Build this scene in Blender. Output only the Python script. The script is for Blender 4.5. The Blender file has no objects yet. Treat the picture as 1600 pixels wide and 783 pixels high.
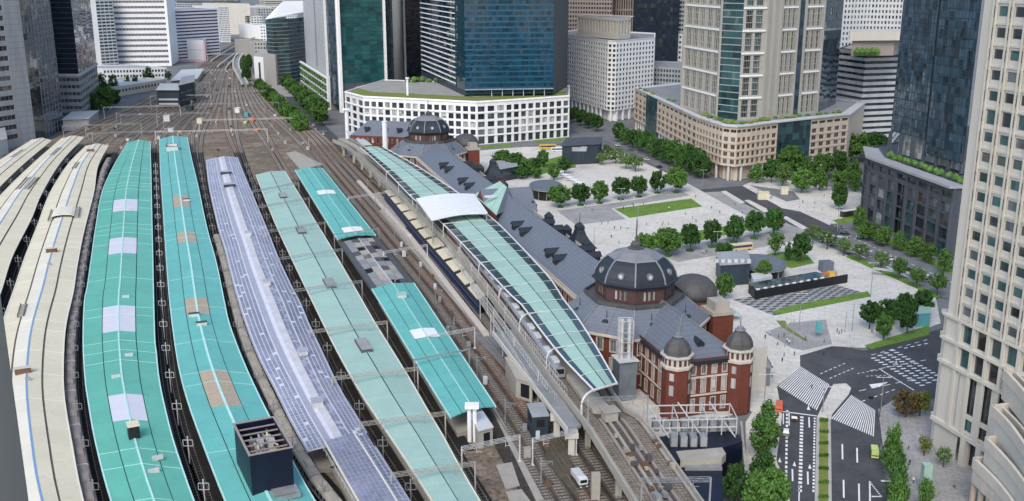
import bpy, math, random
from mathutils import Vector, Matrix
random.seed(11)
D = bpy.data; scene = bpy.context.scene; COL = scene.collection
R = math.radians
# ---------------------------------------------------------------- camera
EYE = 122.0; PITCH = R(15.2); FOC = 1600.0          # eye height (m), pitch, focal length in 1600-px units
cam = D.cameras.new('camera'); cam.lens = 36.0; cam.sensor_width = 36.0; cam.sensor_fit = 'HORIZONTAL'
cam.clip_start = 1.0; cam.clip_end = 20000
cobj = D.objects.new('camera', cam); COL.objects.link(cobj)
cobj.location = (0, 0, EYE); cobj.rotation_euler = (math.pi/2 - PITCH, 0, 0); scene.camera = cobj
# ---------------------------------------------------------------- sky, sun, exposure
SUN_EL, SUN_ROT = R(44), R(196)
w = D.worlds.new('World'); scene.world = w; w.use_nodes = True
nt = w.node_tree; bg = nt.nodes['Background']
sk = nt.nodes.new('ShaderNodeTexSky'); sk.sky_type = 'NISHITA'; sk.sun_disc = False
sk.sun_elevation = SUN_EL; sk.sun_rotation = SUN_ROT; sk.air_density = 1.0; sk.dust_density = 1.8; sk.ozone_density = 1.2
nt.links.new(sk.outputs[0], bg.inputs[0]); bg.inputs[1].default_value = 0.15
sl = D.lights.new('sun', 'SUN'); sl.energy = 1.2; sl.angle = R(30); sl.color = (1.0, 0.965, 0.91)
so = D.objects.new('sun', sl); COL.objects.link(so); so.location = (0, 0, 400)
sd = Vector((math.sin(SUN_ROT)*math.cos(SUN_EL), math.cos(SUN_ROT)*math.cos(SUN_EL), math.sin(SUN_EL)))
so.rotation_euler = sd.to_track_quat('Z', 'Y').to_euler()
vs = scene.view_settings; vs.view_transform = 'Standard'; vs.look = 'None'; vs.gamma = 1.0; vs.exposure = 0.68; vs.use_curve_mapping = False
# ---------------------------------------------------------------- survey helper: sight line met with the level z
def S(u, v, z=0.0):
    dx = (u-800)/FOC; dy = (391.5-v)/FOC
    r = Vector((dx, math.cos(PITCH)+dy*math.sin(PITCH), -math.sin(PITCH)+dy*math.cos(PITCH)))
    t = (z-EYE)/r.z
    return Vector((r.x*t, r.y*t, z))
def S2(u, v, z=0.0):
    q = S(u, v, z); return Vector((q.x, q.y))
def V2(x, y): return Vector((x, y))
def dist(p): return math.sqrt(p.x*p.x+p.y*p.y+EYE*EYE)
# ---------------------------------------------------------------- materials
MATS = {}
def mat(name, col, rough=0.7, metal=0.0, var=0.12, scale=0.5, bump=0.0, spec=0.4, obrand=0.0, streak=False, fine=0.0, dirt=None):
    m = D.materials.new(name); m.use_nodes = True; n = m.node_tree; L = n.links
    b = n.nodes['Principled BSDF']; b.inputs['Roughness'].default_value = rough; b.inputs['Metallic'].default_value = metal
    b.inputs['Specular IOR Level'].default_value = spec
    tc = n.nodes.new('ShaderNodeTexCoord'); geo = n.nodes.new('ShaderNodeNewGeometry')
    mp = n.nodes.new('ShaderNodeMapping'); L.new(geo.outputs['Position'], mp.inputs['Vector'])
    if streak: mp.inputs['Scale'].default_value = (1, 1, 0.12)
    nz = n.nodes.new('ShaderNodeTexNoise'); nz.inputs['Scale'].default_value = scale; nz.inputs['Detail'].default_value = 6; nz.inputs['Roughness'].default_value = 0.65
    L.new(mp.outputs[0], nz.inputs['Vector'])
    mr = n.nodes.new('ShaderNodeMapRange'); mr.inputs['From Min'].default_value = 0.3; mr.inputs['From Max'].default_value = 0.7
    mr.inputs['To Min'].default_value = 1-var; mr.inputs['To Max'].default_value = 1+var
    L.new(nz.outputs['Fac'], mr.inputs['Value'])
    fac = mr.outputs[0]
    if fine:
        n2 = n.nodes.new('ShaderNodeTexNoise'); n2.inputs['Scale'].default_value = scale*9; n2.inputs['Detail'].default_value = 3
        L.new(geo.outputs['Position'], n2.inputs['Vector'])
        m2 = n.nodes.new('ShaderNodeMapRange'); m2.inputs['From Min'].default_value = 0.3; m2.inputs['From Max'].default_value = 0.7
        m2.inputs['To Min'].default_value = 1-fine; m2.inputs['To Max'].default_value = 1+fine; L.new(n2.outputs['Fac'], m2.inputs['Value'])
        mu = n.nodes.new('ShaderNodeMath'); mu.operation = 'MULTIPLY'; L.new(fac, mu.inputs[0]); L.new(m2.outputs[0], mu.inputs[1]); fac = mu.outputs[0]
    if obrand:
        oi = n.nodes.new('ShaderNodeObjectInfo'); m3 = n.nodes.new('ShaderNodeMapRange'); m3.inputs['To Min'].default_value = 1-obrand; m3.inputs['To Max'].default_value = 1+obrand
        L.new(oi.outputs['Random'], m3.inputs['Value'])
        mu = n.nodes.new('ShaderNodeMath'); mu.operation = 'MULTIPLY'; L.new(fac, mu.inputs[0]); L.new(m3.outputs[0], mu.inputs[1]); fac = mu.outputs[0]
    vm = n.nodes.new('ShaderNodeVectorMath'); vm.operation = 'SCALE'; vm.inputs[0].default_value = col; L.new(fac, vm.inputs['Scale'])
    out = vm.outputs[0]
    if dirt:
        n4 = n.nodes.new('ShaderNodeTexNoise'); n4.inputs['Scale'].default_value = dirt[1]; n4.inputs['Detail'].default_value = 8; n4.inputs['Roughness'].default_value = 0.7
        L.new(mp.outputs[0], n4.inputs['Vector'])
        cr = n.nodes.new('ShaderNodeMapRange'); cr.inputs['From Min'].default_value = 0.52; cr.inputs['From Max'].default_value = 0.72; cr.inputs['To Max'].default_value = dirt[2]
        L.new(n4.outputs['Fac'], cr.inputs['Value'])
        mx = n.nodes.new('ShaderNodeMix'); mx.data_type = 'RGBA'; L.new(cr.outputs[0], mx.inputs['Factor']); L.new(out, mx.inputs['A']); mx.inputs['B'].default_value = (*dirt[0], 1)
        out = mx.outputs['Result']
    L.new(out, b.inputs['Base Color'])
    if bump:
        bp = n.nodes.new('ShaderNodeBump'); bp.inputs['Strength'].default_value = bump; bp.inputs['Distance'].default_value = 0.1
        n5 = n.nodes.new('ShaderNodeTexNoise'); n5.inputs['Scale'].default_value = 6; L.new(geo.outputs['Position'], n5.inputs['Vector'])
        L.new(n5.outputs['Fac'], bp.inputs['Height']); L.new(bp.outputs[0], b.inputs['Normal'])
    MATS[name] = m; return m
def striped(name, c1, c2, period, axis_dir, duty=0.5, rough=0.6):
    """fine ribs/boards along a world direction"""
    m = mat(name, c1, rough); n = m.node_tree; L = n.links; b = n.nodes['Principled BSDF']
    src = b.inputs['Base Color'].links[0].from_socket
    geo = n.nodes.new('ShaderNodeNewGeometry'); dt = n.nodes.new('ShaderNodeVectorMath'); dt.operation = 'DOT_PRODUCT'
    L.new(geo.outputs['Position'], dt.inputs[0]); dt.inputs[1].default_value = [a/period for a in axis_dir]
    fr = n.nodes.new('ShaderNodeMath'); fr.operation = 'FRACT'; L.new(dt.outputs['Value'], fr.inputs[0])
    gt = n.nodes.new('ShaderNodeMath'); gt.operation = 'GREATER_THAN'; gt.inputs[1].default_value = duty; L.new(fr.outputs[0], gt.inputs[0])
    mx = n.nodes.new('ShaderNodeMix'); mx.data_type = 'RGBA'; L.new(gt.outputs[0], mx.inputs['Factor']); L.new(src, mx.inputs['A']); mx.inputs['B'].default_value = (*c2, 1)
    L.new(mx.outputs['Result'], b.inputs['Base Color']); return m
def joints(name, size, dark, ang=0.0, stag=0.5):
    """paving joints laid over an existing material"""
    n = MATS[name].node_tree; L = n.links; b = n.nodes['Principled BSDF']; src = b.inputs['Base Color'].links[0].from_socket
    geo = n.nodes.new('ShaderNodeNewGeometry'); mp = n.nodes.new('ShaderNodeMapping'); mp.inputs['Rotation'].default_value = (0, 0, ang); L.new(geo.outputs['Position'], mp.inputs['Vector'])
    br = n.nodes.new('ShaderNodeTexBrick'); br.inputs['Scale'].default_value = 1.0; br.inputs['Brick Width'].default_value = size[0]; br.inputs['Row Height'].default_value = size[1]; br.inputs['Mortar Size'].default_value = size[2]; br.offset = stag
    br.inputs['Color1'].default_value = (1, 1, 1, 1); br.inputs['Color2'].default_value = (.93, .93, .93, 1); br.inputs['Mortar'].default_value = (dark, dark, dark, 1); L.new(mp.outputs[0], br.inputs['Vector'])
    mx = n.nodes.new('ShaderNodeMix'); mx.data_type = 'RGBA'; mx.blend_type = 'MULTIPLY'; mx.inputs['Factor'].default_value = 1; L.new(src, mx.inputs['A']); L.new(br.outputs['Color'], mx.inputs['B']); L.new(mx.outputs['Result'], b.inputs['Base Color'])
def glass(name, col, rough=0.06, spec=0.9, cell=(3.0, 3.0, 4.0), var=0.5, metal=0.0):
    """window glass seen from outside: dark, glossy, each pane a little different behind it"""
    m = D.materials.new(name); m.use_nodes = True; n = m.node_tree; L = n.links; b = n.nodes['Principled BSDF']
    b.inputs['Roughness'].default_value = rough; b.inputs['Specular IOR Level'].default_value = spec; b.inputs['Metallic'].default_value = metal
    geo = n.nodes.new('ShaderNodeNewGeometry'); sn = n.nodes.new('ShaderNodeVectorMath'); sn.operation = 'SNAP'; sn.inputs[1].default_value = cell
    L.new(geo.outputs['Position'], sn.inputs[0]); wn = n.nodes.new('ShaderNodeTexWhiteNoise'); L.new(sn.outputs[0], wn.inputs['Vector'])
    mr = n.nodes.new('ShaderNodeMapRange'); mr.inputs['To Min'].default_value = 1-var; mr.inputs['To Max'].default_value = 1+var; L.new(wn.outputs['Value'], mr.inputs['Value'])
    vm = n.nodes.new('ShaderNodeVectorMath'); vm.operation = 'SCALE'; vm.inputs[0].default_value = col; L.new(mr.outputs[0], vm.inputs['Scale'])
    L.new(vm.outputs[0], b.inputs['Base Color']); MATS[name] = m; return m
def leafmat(name, col, col2):
    m = D.materials.new(name); m.use_nodes = True; n = m.node_tree; L = n.links; b = n.nodes['Principled BSDF']
    b.inputs['Roughness'].default_value = 0.75; b.inputs['Specular IOR Level'].default_value = 0.15
    geo = n.nodes.new('ShaderNodeNewGeometry'); oi = n.nodes.new('ShaderNodeObjectInfo')
    nz = n.nodes.new('ShaderNodeTexNoise'); nz.inputs['Scale'].default_value = 0.7; nz.inputs['Detail'].default_value = 4; L.new(geo.outputs['Position'], nz.inputs['Vector'])
    mr = n.nodes.new('ShaderNodeMapRange'); mr.inputs['From Min'].default_value = 0.3; mr.inputs['From Max'].default_value = 0.7; L.new(nz.outputs['Fac'], mr.inputs['Value'])
    mx = n.nodes.new('ShaderNodeMix'); mx.data_type = 'RGBA'; L.new(mr.outputs[0], mx.inputs['Factor']); mx.inputs['A'].default_value = (*col, 1); mx.inputs['B'].default_value = (*col2, 1)
    m3 = n.nodes.new('ShaderNodeMapRange'); m3.inputs['To Min'].default_value = 0.8; m3.inputs['To Max'].default_value = 1.25; L.new(oi.outputs['Random'], m3.inputs['Value'])
    vm = n.nodes.new('ShaderNodeVectorMath'); vm.operation = 'SCALE'; L.new(mx.outputs['Result'], vm.inputs[0]); L.new(m3.outputs[0], vm.inputs['Scale'])
    L.new(vm.outputs[0], b.inputs['Base Color']); MATS[name] = m; return m
# setting
mat('ground', (0.16, 0.165, 0.165), 0.9, var=0.25, scale=0.02, fine=0.15)
mat('asphalt', (0.064, 0.067, 0.071), 0.85, var=0.28, scale=0.1, fine=0.15, dirt=((0.10, 0.10, 0.098), 0.06, 0.8))
mat('asphalt_light', (0.16, 0.165, 0.17), 0.85, var=0.2, scale=0.12, fine=0.15, dirt=((0.26, 0.26, 0.25), 0.1, 0.6))
mat('paving', (0.63, 0.60, 0.535), 0.8, var=0.1, scale=0.06, fine=0.1, dirt=((0.40, 0.39, 0.37), 0.045, 0.8))
mat('paving_grey', (0.34, 0.335, 0.32), 0.85, var=0.15, scale=0.1, fine=0.12, dirt=((0.22, 0.22, 0.22), 0.12, 0.7))
mat('paving_dark', (0.17, 0.175, 0.18), 0.85, var=0.2, scale=0.2, fine=0.2)
mat('kerb', (0.42, 0.41, 0.38), 0.85, var=0.15, scale=0.4)
mat('paint', (0.78, 0.78, 0.76), 0.7, var=0.12, scale=0.6, fine=0.08)
mat('grass', (0.12, 0.215, 0.03), 0.95, var=0.25, scale=0.12, fine=0.3)
mat('grass_dry', (0.17, 0.20, 0.045), 0.95, var=0.25, scale=0.4, fine=0.3)
mat('soil', (0.09, 0.075, 0.05), 0.95, var=0.3, scale=0.5, fine=0.3)
mat('ballast', (0.175, 0.135, 0.097), 0.95, var=0.4, scale=0.09, fine=0.5, dirt=((0.27, 0.235, 0.18), 0.09, 0.8))
mat('ballast_black', (0.05, 0.04, 0.032), 0.95, var=0.4, scale=0.12, fine=0.4, dirt=((0.13, 0.105, 0.08), 0.1, 0.6))
mat('track_shade', (0.016, 0.014, 0.012), 0.95, var=0.4, scale=0.15, fine=0.3)  # shade of the roof gaps put into the bed colour
mat('ballast_dark', (0.10, 0.08, 0.063), 0.95, var=0.35, scale=0.1, fine=0.3)
mat('sleeper', (0.27, 0.245, 0.21), 0.9, var=0.3, scale=0.8); mat('sleeper_shade', (0.055, 0.048, 0.042), 0.9, var=0.3, scale=0.2)  # second sleeper colour carries the painted shade between the platform roofs
mat('rail_far', (0.36, 0.305, 0.245), 0.5, 0.1, var=0.3, scale=0.05)
mat('rail', (0.23, 0.19, 0.155), 0.45, 0.3, var=0.3, scale=0.2)
mat('rust', (0.14, 0.075, 0.045), 0.9, var=0.35, scale=0.5, fine=0.2)
joints('paving', (8.0, 4.0, 0.14), 0.78, 0.28); joints('paving_grey', (3.0, 1.5, 0.1), 0.75, 0.28)
# buildings
mat('white_stone', (0.53, 0.50, 0.435), 0.75, var=0.07, scale=0.25, streak=True, fine=0.04)
mat('white_paint', (0.78, 0.78, 0.77), 0.6, var=0.06, scale=0.3, streak=True)
mat('pale_grey', (0.52, 0.53, 0.53), 0.7, var=0.1, scale=0.2, streak=True, fine=0.05)
mat('mid_grey', (0.31, 0.32, 0.325), 0.7, var=0.15, scale=0.2, streak=True, fine=0.05)
mat('dark_grey', (0.07, 0.08, 0.094), 0.6, var=0.2, scale=0.3, streak=True)
mat('black', (0.012, 0.013, 0.016), 0.5, var=0.3, scale=0.5)
mat('navy', (0.004, 0.007, 0.022), 0.45, var=0.3, scale=0.3)
mat('navy_grey', (0.03, 0.045, 0.06), 0.5, var=0.3, scale=0.3, streak=True)
mat('beige_stone', (0.53, 0.44, 0.34), 0.8, var=0.1, scale=0.3, streak=True, fine=0.08)
mat('tower_stone', (0.36, 0.35, 0.315), 0.7, var=0.1, scale=0.2, streak=True, fine=0.06)
mat('brown_stone', (0.30, 0.255, 0.225), 0.75, var=0.1, scale=0.3, streak=True)
mat('concrete', (0.36, 0.335, 0.285), 0.85, var=0.15, scale=0.3, streak=True, fine=0.1, dirt=((0.24, 0.22, 0.19), 0.15, 0.6))
mat('roof_grey', (0.24, 0.245, 0.25), 0.85, var=0.2, scale=0.15, fine=0.1)
mat('fin_grey', (0.09, 0.10, 0.105), 0.45, var=0.15, scale=0.3, streak=True)
mat('pink', (0.62, 0.36, 0.38), 0.8)
mat('brick_red', (0.135, 0.038, 0.023), 0.85, var=0.15, scale=0.5, fine=0.15)
mat('trim', (0.52, 0.47, 0.41), 0.8, var=0.12, scale=0.6)
striped('slate', (0.14, 0.158, 0.187), (0.122, 0.138, 0.166), 0.8, (0, 0, 1), 0.72, 0.55)
mat('slate_dark', (0.016, 0.022, 0.03), 0.5, var=0.2, scale=0.4, fine=0.12, spec=0.5)
mat('copper_dark', (0.075, 0.073, 0.072), 0.6, var=0.25, scale=0.5)
mat('lead', (0.21, 0.22, 0.235), 0.55, 0.2, var=0.15, scale=0.5)
# railway
mat('cream', (0.66, 0.60, 0.44), 0.7, var=0.06, scale=0.1, fine=0.04, obrand=0.04, dirt=((0.50, 0.44, 0.32), 0.2, 0.45))
mat('cream_white', (0.70, 0.66, 0.54), 0.6, var=0.05, scale=0.1, obrand=0.03)
mat('teal', (0.115, 0.41, 0.31), 0.5, var=0.06, scale=0.08, fine=0.04, obrand=0.04, dirt=((0.075, 0.29, 0.23), 0.18, 0.5))
mat('teal_blue', (0.125, 0.42, 0.37), 0.5, var=0.06, scale=0.08, fine=0.04, obrand=0.035, dirt=((0.085, 0.30, 0.27), 0.18, 0.5))
mat('teal_seam', (0.45, 0.72, 0.66), 0.5)
mat('mint', (0.33, 0.485, 0.41), 0.55, var=0.06, scale=0.12, fine=0.04, obrand=0.035, dirt=((0.28, 0.43, 0.385), 0.1, 0.4))
mat('mint_light', (0.335, 0.50, 0.42), 0.55, var=0.06, scale=0.12, obrand=0.05)
mat('lilac', (0.60, 0.59, 0.645), 0.55, var=0.06, scale=0.6)
mat('tan', (0.40, 0.325, 0.24), 0.8, var=0.15, scale=1.2, fine=0.15)
mat('gutter', (0.03, 0.065, 0.062), 0.8)
mat('gutter_cream', (0.16, 0.145, 0.11), 0.8, var=0.3)
mat('blue_stripe', (0.17, 0.30, 0.50), 0.6)
mat('mauve', (0.36, 0.365, 0.43), 0.5, var=0.08, scale=0.3, fine=0.06)
mat('ridge_pale', (0.52, 0.51, 0.525), 0.6, var=0.12, scale=0.2, fine=0.1)
mat('mauve_light', (0.60, 0.60, 0.66), 0.55, var=0.08, scale=0.3, fine=0.06)
mat('solar', (0.235, 0.245, 0.32), 0.35, 0.0, var=0.3, scale=0.05, fine=0.12, spec=0.6, obrand=0.12, dirt=((0.12, 0.13, 0.18), 0.03, 0.6))
mat('steel', (0.34, 0.345, 0.34), 0.5, 0.4, var=0.2, scale=0.5)
mat('steel_light', (0.56, 0.56, 0.54), 0.5, 0.15, var=0.15, scale=0.5)
mat('steel_dark', (0.10, 0.10, 0.10), 0.6, 0.3, var=0.2, scale=0.5)
mat('dark_glass', (0.028, 0.05, 0.05), 0.15, spec=0.8)
mat('silver', (0.50, 0.51, 0.52), 0.35, 0.7, var=0.1, scale=0.3)
mat('orange', (0.55, 0.14, 0.03), 0.6)
mat('red', (0.48, 0.07, 0.04), 0.5); mat('yellow', (0.62, 0.42, 0.05), 0.5); mat('lime', (0.55, 0.66, 0.22), 0.4)
mat('car_white', (0.75, 0.75, 0.74), 0.3, spec=0.7); mat('car_black', (0.02, 0.02, 0.022), 0.25, spec=0.7); mat('car_grey', (0.22, 0.23, 0.24), 0.3, 0.4, spec=0.7)
mat('tyre', (0.02, 0.02, 0.02), 0.8); mat('bus_tan', (0.55, 0.42, 0.28), 0.5); mat('turquoise', (0.10, 0.33, 0.35), 0.5); mat('blue', (0.05, 0.14, 0.38), 0.5)
mat('trunk', (0.085, 0.065, 0.045), 0.9, var=0.3, scale=2)
# glass
glass('g_dark', (0.022, 0.030, 0.034)); glass('g_grey', (0.10, 0.115, 0.12)); glass('g_blind', (0.36, 0.37, 0.35), rough=0.3, spec=0.5)
glass('g_teal', (0.035, 0.085, 0.085)); glass('g_brown', (0.07, 0.05, 0.045)); glass('g_frame_dark', (0.04, 0.048, 0.05))
mat('jp_band', (0.012, 0.075, 0.125), 0.2, spec=0.7, var=0.25, scale=0.05)
glass('g_jp', (0.007, 0.045, 0.085), cell=(2.4, 50, 4.3), var=0.4, spec=0.7); glass('g_jp2', (0.012, 0.035, 0.06), cell=(2.4, 2.4, 4.3), var=0.5, spec=0.7)
glass('g_green', (0.014, 0.08, 0.082), cell=(6.4, 50, 4.2), var=0.4, spec=0.7); glass('g_navy', (0.008, 0.016, 0.028), cell=(4, 4, 4.2), var=0.5)
glass('g_slate', (0.032, 0.06, 0.082), cell=(3.1, 3.1, 4.2), var=0.6, spec=0.8); glass('g_curve', (0.02, 0.06, 0.065), cell=(5, 5, 4.2), var=0.6)
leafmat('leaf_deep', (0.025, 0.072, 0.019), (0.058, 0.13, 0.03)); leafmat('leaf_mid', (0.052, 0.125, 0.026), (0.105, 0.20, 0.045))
leafmat('leaf_light', (0.07, 0.14, 0.035), (0.13, 0.20, 0.06)); leafmat('leaf_brown', (0.06, 0.045, 0.02), (0.10, 0.075, 0.03)); leafmat('leaf_yellow', (0.13, 0.16, 0.03), (0.2, 0.22, 0.05))
# ---------------------------------------------------------------- mesh builder
class MB:
    def __init__(s): s.v = []; s.f = []; s.m = []
    def face(s, pts, m=0):
        i = len(s.v); s.v += [tuple(p) for p in pts]; s.f.append(tuple(range(i, i+len(pts)))); s.m.append(m)
    def hexa(s, b, t, m=0):
        i = len(s.v); s.v += [tuple(p) for p in b]+[tuple(p) for p in t]; n = len(b)
        s.f.append(tuple(range(i+n-1, i-1, -1))); s.f.append(tuple(range(i+n, i+2*n))); s.m += [m, m]
        for k in range(n):
            s.f.append((i+k, i+(k+1) % n, i+n+(k+1) % n, i+n+k)); s.m.append(m)
    def prism(s, poly, z0, z1, m=0):
        s.hexa([(p[0], p[1], z0) for p in poly], [(p[0], p[1], z1) for p in poly], m)
    def box(s, c, size, rot=0.0, m=0):
        cx, cy, cz = c; a, b, h = size[0]/2, size[1]/2, size[2]; cs, sn = math.cos(rot), math.sin(rot)
        q = [(cx+x*cs-y*sn, cy+x*sn+y*cs) for x, y in ((-a, -b), (a, -b), (a, b), (-a, b))]
        s.prism(q, cz, cz+h, m)                       # cz is the underside
    def beam(s, p, q, wd, ht, m=0):
        p = Vector(p); q = Vector(q); d = q-p; h = Vector((d.x, d.y, 0))
        n = Vector((1, 0, 0)) if h.length < 1e-6 else Vector((h.y, -h.x, 0)).normalized()
        u = d.normalized().cross(n); u = -u if u.z < 0 else u
        if h.length < 1e-6: u = Vector((0, 1, 0))
        n = n*(wd/2); u = u*(ht/2)
        s.hexa([p-n-u, p+n-u, p+n+u, p-n+u], [q-n-u, q+n-u, q+n+u, q-n+u], m)
    def tube(s, pts, r, n=6, m=0):
        pts = [Vector(p) for p in pts]; rings = []
        for k, p in enumerate(pts):
            d = (pts[min(k+1, len(pts)-1)]-pts[max(k-1, 0)]).normalized()
            a = d.orthogonal().normalized() if abs(d.z) > 0.99 else Vector((d.y, -d.x, 0)).normalized()
            b = d.cross(a); i = len(s.v); rr = r[k] if isinstance(r, (list, tuple)) else r
            s.v += [tuple(p+a*rr*math.cos(2*math.pi*j/n)+b*rr*math.sin(2*math.pi*j/n)) for j in range(n)]; rings.append(i)
        for i, j in zip(rings, rings[1:]):
            for k in range(n): s.f.append((i+k, i+(k+1) % n, j+(k+1) % n, j+k)); s.m.append(m)
        s.f.append(tuple(range(rings[0]+n-1, rings[0]-1, -1))); s.f.append(tuple(range(rings[-1], rings[-1]+n))); s.m += [m, m]
    def lathe(s, c, prof, n=16, rot=0.0, m=0, sx=1, sy=1):
        rings = []
        for r, z in prof:
            i = len(s.v); s.v += [(c[0]+sx*r*math.cos(rot+2*math.pi*k/n), c[1]+sy*r*math.sin(rot+2*math.pi*k/n), c[2]+z) for k in range(n)]; rings.append(i)
        for i, j in zip(rings, rings[1:]):
            for k in range(n): s.f.append((i+k, i+(k+1) % n, j+(k+1) % n, j+k)); s.m.append(m)
        s.f.append(tuple(range(rings[-1], rings[-1]+n))); s.f.append(tuple(range(rings[0]+n-1, rings[0]-1, -1))); s.m += [m, m]
    def strip(s, A, B, m=0):
        i = len(s.v); n = len(A); s.v += [tuple(p) for p in A]+[tuple(p) for p in B]
        for k in range(n-1): s.f.append((i+k, i+n+k, i+n+k+1, i+k+1)); s.m.append(m)
    def mesh(s, name, mats):
        me = D.meshes.new(name); me.from_pydata(s.v, [], s.f)
        for x in (mats if isinstance(mats, (list, tuple)) else [mats]): me.materials.append(MATS[x] if isinstance(x, str) else x)
        me.polygons.foreach_set('material_index', s.m); me.update(); return me
    def build(s, name, mats, parent=None, smooth=False, kind=None):
        if not s.f: return None
        me = s.mesh(name, mats)
        if smooth: me.polygons.foreach_set('use_smooth', [True]*len(me.polygons))
        return link(name, me, parent, kind=kind)
def origin(o):
    M = Matrix.Identity(4)
    while o is not None:
        M = Matrix.LocRotScale(o.location, o.rotation_euler, o.scale) @ M if o.parent is None else o.matrix_parent_inverse @ Matrix.LocRotScale(o.location, o.rotation_euler, o.scale) @ M
        o = o.parent
    return M
def link(name, me, parent=None, M=None, kind=None):
    o = D.objects.new(name, me); COL.objects.link(o)
    if parent is not None:
        o.parent = parent; o.matrix_parent_inverse = origin(parent).inverted()
    if M is not None: o.matrix_basis = M
    if kind: o['kind'] = kind
    return o
def thing(name, label, cat, loc=(0, 0, 0), group=None, rz=0.0):
    o = D.objects.new(name, None); COL.objects.link(o); o.location = loc; o.rotation_euler = (0, 0, rz); o.empty_display_size = 1
    o['label'] = label; o['category'] = cat
    if group: o['group'] = group
    return o
def tag(o, label, cat, group=None):
    o['label'] = label; o['category'] = cat
    if group: o['group'] = group
    return o
def structure(name, mb, m): return mb.build(name, m, kind='structure')
def copy_thing(root, loc, rz, label, scale=1.0):
    r = root.copy(); COL.objects.link(r); r.location = loc; r.rotation_euler = (0, 0, rz); r.scale = (scale,)*3; r['label'] = label
    for ch in list(root.children):
        c = ch.copy(); COL.objects.link(c); c.parent = r; c.matrix_parent_inverse = ch.matrix_parent_inverse
        for g in list(ch.children):
            e = g.copy(); COL.objects.link(e); e.parent = c; e.matrix_parent_inverse = g.matrix_parent_inverse
    return r
ORD = ['first', 'second', 'third', 'fourth', 'fifth', 'sixth', 'seventh', 'eighth', 'ninth', 'tenth', 'eleventh', 'twelfth', 'thirteenth', 'fourteenth', 'fifteenth', 'sixteenth', 'seventeenth', 'eighteenth', 'nineteenth', 'twentieth']
def spline(pts, n):
    """Catmull-Rom through pts, resampled to n points of even arc length"""
    P = [2*pts[0]-pts[1]]+list(pts)+[2*pts[-1]-pts[-2]]; out = []
    for i in range(1, len(P)-2):
        a, b, c, d = P[i-1:i+3]
        for k in range(24):
            t = k/24
            out.append(0.5*((2*b)+(c-a)*t+(2*a-5*b+4*c-d)*t*t+(3*b-a-3*c+d)*t*t*t))
    out.append(pts[-1].copy())
    acc = [0.0]
    for p, q in zip(out, out[1:]): acc.append(acc[-1]+(q-p).length)
    res = []; j = 0
    for k in range(n):
        x = acc[-1]*k/(n-1)
        while j < len(acc)-2 and acc[j+1] < x: j += 1
        f = (x-acc[j])/max(1e-9, acc[j+1]-acc[j]); res.append(out[j].lerp(out[j+1], min(1, f)))
    return res
def length(pts): return sum((q-p).length for p, q in zip(pts, pts[1:]))
# ---------------------------------------------------------------- facades
PANES = {}
def pane_mesh(wd, ht, gm, fm, mull):
    key = (round(wd, 2), round(ht, 2), gm, fm, mull)
    if key in PANES: return PANES[key]
    b = MB(); b.face([(-wd/2, 0, 0), (wd/2, 0, 0), (wd/2, 0, ht), (-wd/2, 0, ht)], 0)
    t = max(0.06, min(0.14, wd*0.05))
    if mull >= 0:
        def bar(x0, x1, z0, z1):
            y = -0.08
            b.face([(x0, y, z0), (x1, y, z0), (x1, y, z1), (x0, y, z1)], 1)
            b.face([(x0, 0, z0), (x0, y, z0), (x0, y, z1), (x0, 0, z1)], 1); b.face([(x1, y, z0), (x1, 0, z0), (x1, 0, z1), (x1, y, z1)], 1)
            b.face([(x0, y, z1), (x1, y, z1), (x1, 0, z1), (x0, 0, z1)], 1)
        bar(-wd/2, wd/2, 0, t); bar(-wd/2, wd/2, ht-t, ht); bar(-wd/2, -wd/2+t, t, ht-t); bar(wd/2-t, wd/2, t, ht-t)
        for k in range(mull): x = -wd/2+wd*(k+1)/(mull+1); bar(x-t/2, x+t/2, t, ht-t)
    PANES[key] = b.mesh('window', [gm, fm]); return PANES[key]
def ring_mesh(wd, ht, t, m):
    key = ('ring', round(wd, 2), round(ht, 2), t, m)
    if key not in PANES:
        b = MB(); y = -.14
        for x0, x1, z0, z1 in ((-wd/2-t, wd/2+t, ht, ht+t*1.3), (-wd/2-t, wd/2+t, -t, 0), (-wd/2-t, -wd/2, 0, ht), (wd/2, wd/2+t, 0, ht)):
            b.hexa([(x0, y, z0), (x1, y, z0), (x1, .05, z0), (x0, .05, z0)], [(x0, y, z1), (x1, y, z1), (x1, .05, z1), (x0, .05, z1)])
        PANES[key] = b.mesh('surround', m)
    return PANES[key]
GL = ['g_dark', 'g_dark', 'g_grey', 'g_teal', 'g_blind']
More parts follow.
